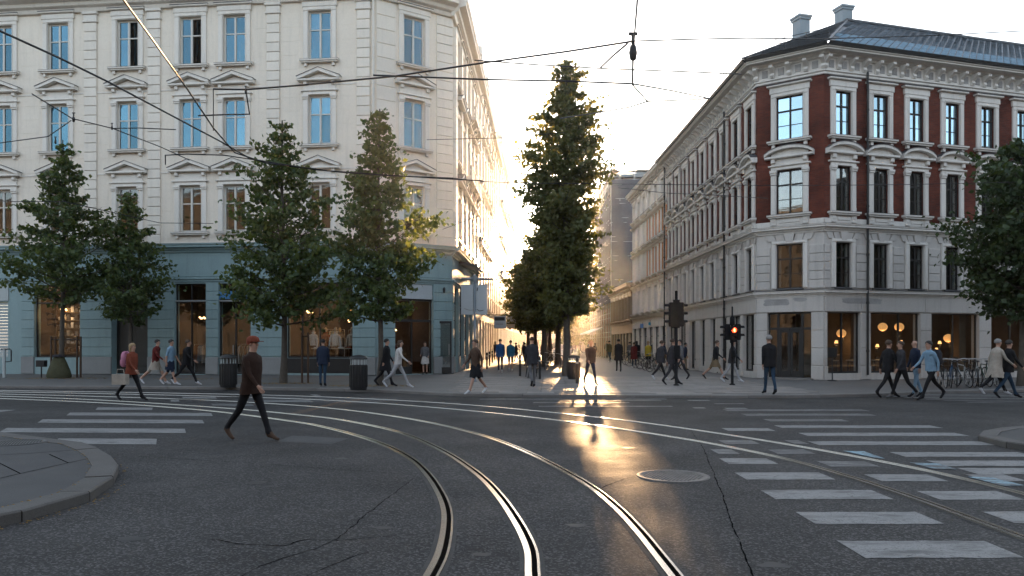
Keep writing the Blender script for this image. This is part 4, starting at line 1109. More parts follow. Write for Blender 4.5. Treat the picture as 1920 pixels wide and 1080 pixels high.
def tiles(a, b, c, d, indiv, name='slate'):
    """a-b eave, d-c ridge; lay diamond slates in the plane"""
    x = (b - a).normalized(); nrm = x.cross(d - a).normalized(); y = nrm.cross(x)
    if nrm.z < 0: nrm = -nrm
    wx = (b - a).length; hy = (d - a).dot(y)
    mat = Matrix((x, y, nrm)).transposed().to_4x4()
    n = 0; rest = MB(); row = 0; yy = 0.02
    dl, cl = (d - a).dot(x), (c - a).dot(x)
    while yy < hy - 0.1:
        x0 = dl * (yy+0.2) / hy; x1 = wx + (cl - wx) * (yy+0.2) / hy
        xx = (0.0 if row % 2 else 0.2)
        while xx < x1 - 0.15:
            if xx > x0 + 0.15:
                p = a + x*xx + y*yy + nrm*0.012
                if n < indiv:
                    o = ob(name, tile_me, roofo); o.matrix_local = Matrix.Translation(p) @ mat; n += 1
                else:
                    base = [(0,0.02,0.045),(0.168,0.21,0.024),(0,0.385,0.004),(-0.168,0.21,0.024)]
                    dz = random.uniform(-0.01, 0.01)
                    rest.add([p + x*q[0] + y*q[1] + nrm*(q[2]+dz*q[1]) for q in base], [(0,1,2,3)])
            xx += 0.40
        yy += 0.21; row += 1
    return rest
rs1 = tiles(L3(ED, ez), L3(rR.at(12.5, -0.8), ez), L3(PK + rR.d*12.0, rz_), L3(PK, rz_), 295)
rs2 = tiles(L3(rR.at(12.5, -0.8), ez), L3(e[3], ez), L3(RGR, rz_), L3(PK + rR.d*12.0, rz_), 0)
rs3 = tiles(L3(EC, ez), L3(ED, ez), L3(PK, rz_), L3(PK, rz_) + Vector((-0.01,0,0)), 0)
rs4 = tiles(L3(e[0], ez), L3(EC, ez), L3(PK, rz_), L3(RGS, rz_), 0)
for q in (rs2, rs3, rs4): rs1.add(q.v, q.f)
ob('slates', rs1.mesh('slates', M['slate']), roofo, kind='stuff')
ob('ridge_cap', MB().tube([L3(RGR, rz_+0.03), L3(PK, rz_+0.03)], 0.10, 8).tube([L3(PK, rz_+0.03), L3(ED, ez+0.05)], 0.05, 6).tube([L3(PK, rz_+0.03), L3(EC, ez+0.05)], 0.05, 6).tube([L3(PK, rz_+0.03), L3(RGS, rz_+0.03)], 0.10, 8).mesh('ridge_cap', M['lead']), roofo)
def chimney(p, s, z0, z1):
    m = MB().box(-s, s, -s, s, z0, z1-0.22).box(-s-0.05, s+0.05, -s-0.05, s+0.05, z1-0.22, z1-0.10).box(-s-0.09, s+0.09, -s-0.09, s+0.09, z1-0.10, z1)
    ob('chimney', m.mesh('chimney', M['zinc']), roofo, (p.x-D.x, p.y-D.y, 0), rR.ang)
k = atY(1583, 20, 39.4); chimney(Vector((k.x+0.05, 39.6)), 0.30, 17.0, 19.0)
k = atY(1502, 50, 39.0); chimney(Vector((k.x, 39.0)), 0.30, 16.0, 18.25)
# snow guard along the street eaves
def guard(a, b, n):
    m = MB()
    for hz in (0.25, 0.45): m.tube([a + Vector((0,0,hz)), b + Vector((0,0,hz))], 0.016, 5)
    for i in range(n+1):
        p = a.lerp(b, i/n); m.tube([p, p + Vector((0,0,0.47))], 0.014, 5)
    return m
ob('snow_guard', guard(L3(e[0], ez+0.1), L3(EC, ez+0.1), 24).mesh('snow_guard', M['black']), roofo)
ob('snow_guard', guard(L3(EC, ez+0.1), L3(ED, ez+0.1), 4).mesh('snow_guard', M['black']), roofo)

# ================================================================== further buildings down the street
ARCH = {'frame': 'whiteframe', 'glass': 'glass_mid', 'trim': 'cream_trim', 'hood': 'gable', 'tr': 0.64, 'sw': 0.24, 'pd': 0.45, 'sp': 0.16}
def street_house(label, p0, p1, zs, wallm, trim, colw, ww, style, top, shopz=4.2, frame='whiteframe', depth=14, pilaster=True, shop='inner', dormer=0, side=None, corn=0.6, upper_mats=None, rise=2.3):
    mid_ = (Vector(p0) + Vector(p1)) / 2
    t = thing('street_building', (mid_.x, mid_.y, 0), 0, label, 'building', 'buildings along the pedestrian street')
    fr = Fr(p0, p1, t)
    st = dict(style, trim=trim, frame=frame)
    n = max(2, round(fr.W / colw)); sp = fr.W / n; cols = [(i+0.5)*sp for i in range(n)]
    if upper_mats:
        for (x0, x1, z0, z1, mm) in upper_mats:
            fr.put('wall', wall_mesh(x0*fr.W, x1*fr.W, z0, z1, [(c-ww/2, c+ww/2, z, z+h) for c in cols for z, h in zs], 0.3, M[mm]))
    else:
        fr.put('wall', wall_mesh(0, fr.W, shopz, top-0.6, [(c-ww/2, c+ww/2, z, z+h) for c in cols for z, h in zs], 0.3, M[wallm]))
    for k, (z, h) in enumerate(zs):
        s2 = dict(st, hood='flat') if (k == len(zs)-1 or st['hood'] == 'flat') else st
        for c in cols: put_window(fr, c, z, ww, h, s2, (label, k), simple=True)
    for z in ([shopz] + [z_-0.62 for z_, h_ in zs[1:]]): cornice(fr, 0, fr.W, z, 0.22, 0.2, M[trim], 'string_course')
    c = cornice(fr, -0.1, fr.W+0.1, top-0.6, corn, 0.6, M[trim])
    dentils(fr, 0.2, fr.W-0.2, top-0.45, 0.6, 0.22, corn*0.6, 0.2, M[trim], c)
    if pilaster:
        for i in range(n+1):
            fr.put('pilaster', MB().bbox(max(0,i*sp-0.28), min(fr.W,i*sp+0.28), -0.22, 0, shopz+0.2, top-0.6, 0.03).bbox(max(0,i*sp-0.36), min(fr.W,i*sp+0.36), -0.32, 0, top-1.1, top-0.6, 0.03).mesh('pilaster', M[trim]))
    # shops
    m_ops = [(c-sp*0.36, c+sp*0.36, 0.35, shopz-0.75) for c in cols]
    fr.put('shop_wall', wall_mesh(0, fr.W, 0, shopz, m_ops, 0.35, M[trim], 'shop_wall'))
    for a, b, z0, z1 in m_ops: shopfront(fr, a, b, z0, z1, z1-0.7, [], gl='glass_mid')
    room(fr, 0.1, fr.W-0.1, 0.3, shopz-0.2, 2.0, shop, 0.36)
    # body: sides, back, roof
    d = depth
    m = MB(); W = fr.W; zt = top
    m.add([(0,0.02,shopz),(0,d,shopz),(0,d,zt),(0,0.02,zt)], [(3,2,1,0)]); m.add([(W,0.02,0),(W,d,0),(W,d,zt),(W,0.02,zt)], [(0,1,2,3)])
    m.add([(0,0.02,0),(0,d,0),(0,d,shopz),(0,0.02,shopz)], [(3,2,1,0)])
    m.add([(0,d,0),(W,d,0),(W,d,zt),(0,d,zt)], [(3,2,1,0)])
    m.add([(0,1.1,shopz),(W,1.1,shopz),(W,1.1,zt-0.6),(0,1.1,zt-0.6)], [(0,1,2,3)], 1)  # dark sheet painted for the dim rooms behind the windows
    fr.put('side_walls', m.mesh('side_walls', [M[side or wallm], M['inner']]))
    r = MB(); r.add([(0,-corn,zt+0.03),(W,-corn,zt+0.03),(W,d*0.5,zt+rise),(0,d*0.5,zt+rise),(0,d,zt+0.03),(W,d,zt+0.03)], [(0,1,2,3),(3,2,5,4),(0,3,4),(1,5,2)])
    rf = fr.put('roof', r.mesh('roof', M['slate']))
    for i in range(dormer):
        x = (i+0.5)*W/dormer
        dm = MB().box(x-0.7, x+0.7, -0.1, 2.5, zt+0.05, zt+1.9).prof_y([(x-0.95,zt+1.9),(x+0.95,zt+1.9),(x,zt+2.7)], -0.25, 2.5).box(x-0.3, x+0.3, -0.2, 0.4, zt+2.7, zt+3.3)
        ob('dormer', dm.mesh('dormer', M[trim]), rf)
    return t, fr
def lx(y, extra=0.0): return -3.14 + 0.045*(y - 40.33) + extra
street_house('ornate cream house with gable dormers next to the cream corner building', (lx(53.6), 53.6), (lx(66.5), 66.5), [(5.6,2.4),(9.5,2.5),(13.6,2.4),(17.2,1.8)], 'sand_wall', 'cream_trim', 2.6, 1.1, ARCH, 20.3, dormer=2)
street_house('narrow tan house of four storeys between two paler neighbours on the left', (lx(66.5), 66.5), (lx(78.5), 78.5), [(5.6,2.4),(9.3,2.3),(13.0,2.3),(16.6,2.2)], 'tan_wall', 'sand_wall', 2.4, 1.1, dict(ARCH, hood='flat'), 20.0, dormer=0)
street_house('tall pale house with a gabled tower far down the left side', (lx(78.5), 78.5), (lx(94.0), 94.0), [(5.6,2.4),(9.3,2.3),(13.0,2.3),(16.8,2.2)], 'sand_wall', 'cream_trim', 2.6, 1.1, ARCH, 21.2, dormer=2)
street_house('distant tan house on the left side beyond the tall pale one', (lx(94.0), 94.0), (lx(112), 112), [(5.6,2.3),(9.3,2.2),(13.0,2.2)], 'tan_wall', 'cream_trim', 3.0, 1.1, dict(ARCH, hood='flat'), 17.6)
street_house('far hazy house on the left side near the end of the street', (lx(112), 112), (lx(150), 150), [(5.6,2.3),(9.3,2.2)], 'sand_wall', 'sand_wall', 3.8, 1.2, dict(ARCH, hood='flat'), 14.0)
street_house('farthest hazy house closing the left side of the street', (lx(150), 150), (lx(215), 215), [(5.6,2.3)], 'rose_wall', 'sand_wall', 5.4, 1.4, dict(ARCH, hood='flat'), 11.0)
# right side
FLAT = dict(ARCH, hood='flat', pd=0.2, sp=0.07, frame='darkframe')
street_house('white and brown townhouse next to the brick corner building', (10.50, 67.0), (10.75, 53.35), [(4.2,1.8),(6.9,2.0),(9.6,1.9),(12.0,1.4)], 'white_wall', 'white_wall', 2.25, 0.95, FLAT, 14.5, shopz=3.7, frame='darkframe', pilaster=False,
             upper_mats=[(0,0.45,3.7,13.9,'white_wall'),(0.45,1,3.7,6.2,'white_wall'),(0.45,1,6.2,11.6,'ochre'),(0.45,1,11.6,13.9,'white_wall')])
street_house('low tan two-storey shop house in front of the scaffolded block', (10.35, 80.0), (10.50, 67.0), [(3.9,2.0)], 'tan_wall', 'tan_wall', 2.0, 1.0, dict(FLAT), 7.0, shopz=3.4, frame='darkframe', pilaster=False, shop='warmwall')
# scaffolded block
sb = thing('scaffolded_building', (10.4, 88.5, 0), 0, 'tall block wrapped in scaffolding and grey debris netting', 'building')
fN = Fr((10.55, 103.0), (10.42, 80.6), sb); fF = Fr((10.42, 80.6), (30, 80.2), sb)
zt = 19.6
for fr in (fN, fF):
    fr.put('wall', MB().add([(0,1.3,0),(fr.W,1.3,0),(fr.W,1.3,zt-0.3),(0,1.3,zt-0.3)], [(0,1,2,3)]).mesh('wall', M['rose_wall']))
    n = max(2, round(fr.W/2.4))
    post = MB().tube([(0,0,0),(0,0,zt+1.0)], 0.05, 6).mesh('scaffold_pole', M['steel'])
    for i in range(n+1):
        for y in (0.0, 0.9): fr.put('scaffold_pole', post, i*fr.W/n, y)
    for k in range(10):
        z = 2.0*k + 1.9
        if z > zt+0.9: continue
        fr.put('scaffold_deck', MB().box(0, fr.W, 0.05, 0.9, z-0.05, z).mesh('scaffold_deck', M['tan_wall']))
        fr.put('guard_rail', MB().tube([(0,-0.05,z+0.5),(fr.W,-0.05,z+0.5)], 0.035, 5).tube([(0,-0.05,z+1.0),(fr.W,-0.05,z+1.0)], 0.035, 5).mesh('guard_rail', M['steel']))
# netting: rippled sheet over the upper part
def net_sheet(fr, x0, x1, z0, z1):
    m = MB(); nx_, nz_ = 40, 30; vs = []
    for j in range(nz_+1):
        for i in range(nx_+1):
            x = x0 + (x1-x0)*i/nx_; z = z0 + (z1-z0)*j/nz_
            vs.append((x, -0.09 - 0.05*math.sin(i*1.7+j*0.3) - 0.04*math.sin(j*1.9+i*0.5), z))
    m.add(vs, [(j*(nx_+1)+i, j*(nx_+1)+i+1, (j+1)*(nx_+1)+i+1, (j+1)*(nx_+1)+i) for j in range(nz_) for i in range(nx_)], 0, True)
    return m
fF.put('netting', net_sheet(fF, 0, fF.W, 6.0, 18.9).mesh('netting', M['net']))
fN.put('netting', net_sheet(fN, 5.0, fN.W, 6.0, 17.5).mesh('netting', M['net']))
ob('roof', MB().box(0.4, 19, -7.5, 14.2, zt-0.3, zt).box(3, 17, -6, 4, zt, zt+0.8).mesh('roof', M['zinc']), sb)
ob('side_walls', MB().box(1.4, 19, -7.0, 14.3, 0, zt-0.35).mesh('side_walls', M['rose_wall']), sb)
fN.put('shop_awning', MB().prof_x([(0,3.6),(-1.5,3.0),(-1.5,2.85),(0,3.4)], 1, 15).mesh('shop_awning', M['signwhite']))
street_house('hazy pale house beyond the scaffolded block', (13.2, 128.0), (12.3, 103.6), [(4.2,1.8),(6.5,1.4)], 'sand_wall', 'sand_wall', 3.8, 1.2, dict(FLAT), 8.8, rise=0.5, shopz=3.7, pilaster=False)
street_house('farthest hazy pale house on the right side of the street', (16.0, 190.0), (13.3, 128.3), [(4.4,2.0),(7.0,1.9)], 'rose_wall', 'sand_wall', 6.0, 1.4, dict(FLAT), 10.4, rise=1.0, shopz=3.7, pilaster=False)
street_house('small hazy house closing the view at the end of the street', (-2.0, 218.0), (34.0, 224.0), [(4.4,2.0),(7.4,2.0)], 'rose_wall', 'sand_wall', 4.0, 1.4, dict(FLAT), 11.5, shopz=3.7, pilaster=False)
# blocks on the near side of the junction, behind and beside the viewpoint: they show in the window reflections
M['near_wall'] = pm('brown_plaster', (0.05, 0.042, 0.034), 0.95, 0.15, 0.4, 6, 0.1)
nw_me = MB().box(-0.7, 0.7, 0.24, 0.27, 0, 2.3).mesh('window', M['darkframe'])
def near_block(label, p0, p1, top):
    nb = thing('reflected_building', ((p0[0]+p1[0])/2, (p0[1]+p1[1])/2, 0), 0, label, 'building')
    fB = Fr(p0, p1, nb); n = int(fB.W / 4.2)
    cols = [(i+0.5)*fB.W/n for i in range(n)]; rws = [1.2 + 4.0*i for i in range(int((top-2.5)/4.0)+1)]
    fB.put('wall', wall_mesh(0, fB.W, 0, top, [(c-0.7, c+0.7, z, z+2.3) for c in cols for z in rws], 0.3, M['near_wall']))
    m = MB(); m.add([(0,-0.5,top+0.01),(fB.W,-0.5,top+0.01),(fB.W,6,top+2.0),(0,6,top+2.0)], [(0,1,2,3)])
    fB.put('roof', m.mesh('roof', M['inner']))
    for c in cols:
        for z in rws: fB.put('window', nw_me, c, 0, z)
near_block('dark block across the junction, seen only as a reflection in the cream building', (90, -37), (-130, -32), 25.2)
near_block('dark block up the side street, seen only as a reflection in the brick building', (74, 30), (78, -36), 23.0)
# ================================================================== trees
def leaf_mat(name, c, c2, tr):
    m = bpy.data.materials.new(name); m.use_nodes = True
    nt = m.node_tree; N = nt.nodes; L = nt.links; N.clear()
    out = N.new('ShaderNodeOutputMaterial')
    geo = N.new('ShaderNodeNewGeometry')
    rnd = geo.outputs['Random Per Island']
    mx = N.new('ShaderNodeMix'); mx.data_type = 'RGBA'; mx.inputs[6].default_value = (*c, 1); mx.inputs[7].default_value = (*c2, 1); L.new(rnd, mx.inputs[0])
    df = N.new('ShaderNodeBsdfPrincipled'); df.inputs['Roughness'].default_value = 0.5; df.inputs['Specular IOR Level'].default_value = 0.35
    L.new(mx.outputs[2], df.inputs['Base Color'])
    tl = N.new('ShaderNodeBsdfTranslucent')
    m2 = N.new('ShaderNodeMix'); m2.data_type = 'RGBA'; m2.blend_type = 'MULTIPLY'; m2.inputs[0].default_value = 1; m2.inputs[7].default_value = (1.9, 1.55, 0.5, 1)
    L.new(mx.outputs[2], m2.inputs[6]); L.new(m2.outputs[2], tl.inputs['Color'])
    ms = N.new('ShaderNodeMixShader'); ms.inputs[0].default_value = tr
    L.new(df.outputs[0], ms.inputs[1]); L.new(tl.outputs[0], ms.inputs[2]); L.new(ms.outputs[0], out.inputs['Surface'])
    return m
M['leaf'] = leaf_mat('leaf', (0.038, 0.072, 0.032), (0.110, 0.150, 0.062), 0.40)
M['leaf_far'] = leaf_mat('leaf_warm', (0.060, 0.080, 0.030), (0.150, 0.160, 0.062), 0.46)
M['leaf_dark'] = leaf_mat('leaf_dark', (0.026, 0.050, 0.020), (0.060, 0.090, 0.034), 0.32)

def tree_meshes(seed, H, cb, R, nb, nl, leaf, tr, lmat, prof=None, up=0.75, lean=0.0, dense=1.0):
    """trunk with limbs and a crown of single leaves; returns two meshes"""
    rg = np.random.default_rng(seed); rr = random.Random(seed)
    prof = prof or (lambda t: (0.72 + 1.4*t if t < 0.2 else (1.0 - (t-0.2)/0.8)**0.85) * 1.0)
    tm = MB()
    n = 10; path = []
    for i in range(n+1):
        f = i/n; path.append((lean*f + 0.05*math.sin(f*5+seed), 0.05*math.cos(f*4+seed*2), f*H*0.97))
    path[0] = (0,0,-0.1)
    tm.tube(path, [tr*(1.35 if i == 0 else 1)*(1-0.88*(i/n)**0.9) + 0.012 for i in range(n+1)], 8)
    cs, ns = [], []
    az = rr.random()*6
    for i in range(nb):
        t = (i + rr.random()*0.9) / nb
        z0 = cb*0.92 + t*(H-cb)*0.97
        az += 2.39996 + rr.uniform(-0.5, 0.5)
        r = R * prof(t) * rr.uniform(0.62, 1.12) + 0.12
        f = z0/H; ax = lean*f + 0.05*math.sin(f*5+seed); ay = 0.05*math.cos(f*4+seed*2)
        rise = r * up * rr.uniform(0.7, 1.25) * (0.6 + 0.8*t)
        dx, dy = math.cos(az), math.sin(az)
        pts = []
        bend = rr.uniform(-0.25, 0.25)
        for k in range(5):
            s = k/4; pts.append((ax + dx*r*s - dy*bend*r*s*s, ay + dy*r*s + dx*bend*r*s*s, z0 - 0.15*r + rise*s**1.35 - 0.10*r*s))
        tm.tube(pts, [max(0.008, tr*0.36*(1-t*0.75)*(1-0.8*s/4)) for s in range(5)], 4, cap=False)
        P = np.array(pts)
        m = max(6, int(nl * dense * (r/R) / nb * 1.9))
        ncl = max(3, int(m/26))
        cpos = rg.uniform(0.22, 1.04, ncl)**0.8
        for c in cpos:
            idx = min(c, 0.999)*4; a = int(idx); fr_ = idx-a
            base = P[a]*(1-fr_) + P[a+1]*fr_
            base = base + rg.normal(0, 0.09*r + 0.06, 3) * np.array([1,1,0.5])
            k = max(4, int(m/ncl*rg.uniform(0.5,1.5)))
            sg = (0.10 + 0.085*r) * rg.uniform(0.6, 1.3)
            rad = np.array([dx, dy]) ; w2 = rg.normal(0, 1, (k,3)) * np.array([1.25, 0.75, 0.30]) * sg
            off3 = np.stack([rad[0]*w2[:,0] - rad[1]*w2[:,1], rad[1]*w2[:,0] + rad[0]*w2[:,1], w2[:,2] + 0.35*up*w2[:,0] - 0.6*np.abs(w2[:,1])], 1)
            cs.append(base + off3)
    ctr = np.concatenate(cs); N_ = len(ctr)
    # random leaf frames, mostly hanging with faces outward and up
    d = rg.normal(0, 1, (N_,3)); d[:,2] -= 0.5; d /= np.linalg.norm(d, axis=1)[:,None]
    q = rg.normal(0, 1, (N_,3)); q[:,2] += 0.9; s = np.cross(d, q); s /= np.linalg.norm(s, axis=1)[:,None] + 1e-9
    L_ = leaf * rg.uniform(0.65, 1.3, N_)[:,None]; W_ = L_ * rg.uniform(0.30, 0.42, N_)[:,None]
    nn = np.cross(s, d)
    v = np.empty((N_,4,3)); v[:,0] = ctr - d*L_*0.5; v[:,1] = ctr + s*W_ + nn*W_*0.25 - d*L_*0.05; v[:,2] = ctr + d*L_*0.5; v[:,3] = ctr - s*W_ + nn*W_*0.25 - d*L_*0.05
    me = bpy.data.meshes.new('crown')
    me.vertices.add(N_*4); me.vertices.foreach_set('co', v.reshape(-1))
    me.loops.add(N_*4); me.loops.foreach_set('vertex_index', np.arange(N_*4, dtype=np.int32))
    me.polygons.add(N_); me.polygons.foreach_set('loop_start', np.arange(0, N_*4, 4, dtype=np.int32)); me.polygons.foreach_set('loop_total', np.full(N_, 4, np.int32))
    me.materials.append(lmat); me.update(calc_edges=True); me.validate()
    return tm.mesh('trunk', M['bark']), me

def plant_tree(meshes, loc, rz, label, group, sc=(1,1,1), name='street_tree'):
    t = thing(name, loc, rz, label, 'tree', group)
    t.scale = sc
    ob('trunk', meshes[0], t); ob('crown', meshes[1], t)
    return t
GL = 'young trees along the left pavement'
def cone(a, b, pw):   # widest at a of the crown height, base fraction b, power
    return lambda t: (b + (1-b)*t/a) if t < a else ((1-t)/(1-a))**pw
lt = [tree_meshes(11, 11.3, 4.0, 2.5, 74, 7600, 0.22, 0.11, M['leaf'], cone(0.14,0.75,1.15)),
      tree_meshes(12, 8.9, 2.9, 1.6, 60, 5200, 0.20, 0.08, M['leaf'], cone(0.20,0.7,1.1)),
      tree_meshes(13, 10.8, 2.75, 2.45, 88, 9200, 0.21, 0.12, M['leaf'], cone(0.22,0.72,1.0)),
      tree_meshes(14, 10.75, 2.8, 1.9, 88, 8400, 0.20, 0.10, M['leaf'], cone(0.26,0.6,0.95))]
Yt = [35.3, 35.6, 30.6, 28.9]
for me_, px, Y, lab in zip(lt, (118, 243, 531, 712), Yt, ('broad young tree with a dark bag at its foot, outermost on the left pavement', 'smallest tree, between the broad outer tree and the shop doors', 'bushy pyramid tree in front of the clothing shop window', 'slim tree by the chamfered corner of the cream building')):
    plant_tree(me_, ((px-960)/FPX*Y, Y, KZ-0.02), 0.3, lab, GL)
# trees in the middle of the pedestrian street
GM = 'trees in the middle of the pedestrian street'
big = tree_meshes(21, 16.0, 3.2, 2.2, 150, 25000, 0.22, 0.17, M['leaf_far'], lambda t: (0.34 + 1.1*t if t < 0.30 else (0.67 + 2.2*(t-0.30) if t < 0.44 else max(0.0, 0.98*((1-t)/0.56)**0.88))), up=0.8)
plant_tree(big, ((1062-960)/FPX*37.7, 37.7, KZ-0.02), 0.0, 'tall slender tree with the sun behind it, first in the pedestrian street', GM)
mid_t = [tree_meshes(31, 10.8, 3.6, 2.3, 80, 9000, 0.28, 0.20, M['leaf_far'], cone(0.35,0.75,0.6), up=0.5), tree_meshes(32, 11.8, 4.35, 2.6, 84, 13000, 0.30, 0.20, M['leaf_far'], cone(0.22,0.9,0.6), up=0.42)]
for (px, Y, k, sc, lab) in ((1046, 58, 1, 1.11, 'second tree in the row behind the tall sunlit tree'), (1021, 53, 0, 0.95, 'rounded tree just left of the tall tree trunk'), (1004, 64, 0, 0.92, 'shaded tree over the strollers in blue jackets'),
                            (989, 74, 0, 0.95, 'leftmost tree of the pedestrian street row'), (1032, 72, 1, 0.9, 'dark tree hidden deep in the row'), (1026, 90, 1, 0.9, 'far tree at the end of the middle row')):
    plant_tree(mid_t[k], ((px-960)/FPX*Y, Y, KZ-0.02), Y, lab, GM, (sc, sc, sc))
far_t = tree_meshes(41, 7.0, 2.2, 2.0, 60, 6000, 0.34, 0.14, M['leaf_far'], cone(0.4,0.8,0.5), up=0.4)
for (px, Y, sc, lab) in ((1086, 106, 0.9, 'small glowing tree below the sun'), (1073, 130, 1.0, 'small hazy tree beyond the glowing one')):
    plant_tree(far_t, ((px-960)/FPX*Y, Y, KZ-0.02), Y, lab, 'small trees far down the right side', (sc, sc, sc))
# right edge tree
rt = tree_meshes(51, 9.3, 3.0, 2.35, 90, 13000, 0.21, 0.15, M['leaf_dark'], cone(0.35,0.75,0.6))
plant_tree(rt, ((1917-960)/FPX*28.6, 28.6, KZ-0.02), 1.0, 'dark leafy tree at the right edge in front of the brick building', None)
# fallen leaves round the left trees
def litter(cx, cy, rx, ry, n, seed):
    rg = random.Random(seed); m = MB()
    for _ in range(n):
        a = rg.random()*6.28; r = math.sqrt(rg.random()); x, y = cx + rx*r*math.cos(a), cy + ry*r*math.sin(a); s = rg.uniform(0.02, 0.045); b = rg.random()*3
        dx, dy = math.cos(b)*s, math.sin(b)*s
        m.add([(x-dx, y-dy, 0), (x+dy*.6, y-dx*.6, rg.uniform(0,.02)), (x+dx, y+dy, 0.004), (x-dy*.6, y+dx*.6, rg.uniform(0,.02))], [(0,1,2,3)])
    return m
m = litter(-13.0, 34.2, 3.0, 0.8, 240, 1)
for args in ((-9.2, 30.3, 1.6, 0.7, 260, 2), (-5.2, 28.6, 1.7, 0.7, 300, 3), (-20.5, 34.8, 2.2, 0.8, 220, 4)):
    q = litter(*args); m.add(q.v, q.f)
ob('fallen_leaves', m.mesh('fallen_leaves', M['leaflit']), None, (0,0,KZ-0.004), label='yellow fallen leaves scattered round the tree pits', cat='leaves', kind='stuff')
rg = random.Random(5); m = MB()
for i in range(260):
    k = rg.randrange(len(islP)-1); p = islP[k].lerp(islP[k+1], rg.random())
    if p.x < -12 or p.y < 5: continue
    nrm = (islP[k+1]-islP[k]).normalized(); nrm = Vector((-nrm.y, nrm.x))
    inn_ = rg.random() < 0.5
    p = p + nrm * ((0.31 + rg.uniform(-0.02, 0.03)) if inn_ else -rg.uniform(0.01, 0.12)); s = rg.uniform(0.008, 0.02); z = 0.108 if inn_ else 0.004
    m.add([(p.x-s, p.y, z), (p.x, p.y-s*.7, z+.004), (p.x+s, p.y, z), (p.x, p.y+s*.7, z+.005)], [(0,1,2,3)])
ob('fallen_leaves', m.mesh('fallen_leaves', M['leaflit']), None, label='tiny yellow leaves caught along the kerb of the near corner', cat='leaves', kind='stuff')

# ------------------------------------------------------------------ hazy evening air
hz = MB().box(-345, 345, -62, 348, -1.2, 31)
hm = bpy.data.materials.new('haze'); hm.use_nodes = True
N = hm.node_tree.nodes; N.remove(N['Principled BSDF'])
pv = N.new('ShaderNodeVolumePrincipled'); pv.inputs['Color'].default_value = (0.92, 0.92, 0.92, 1)
pv.inputs['Density'].default_value = 0.00038; pv.inputs['Anisotropy'].default_value = 0.89
hm.node_tree.links.new(pv.outputs['Volume'], N['Material Output'].inputs['Volume'])
ob('haze', hz.mesh('haze', hm), kind='stuff')
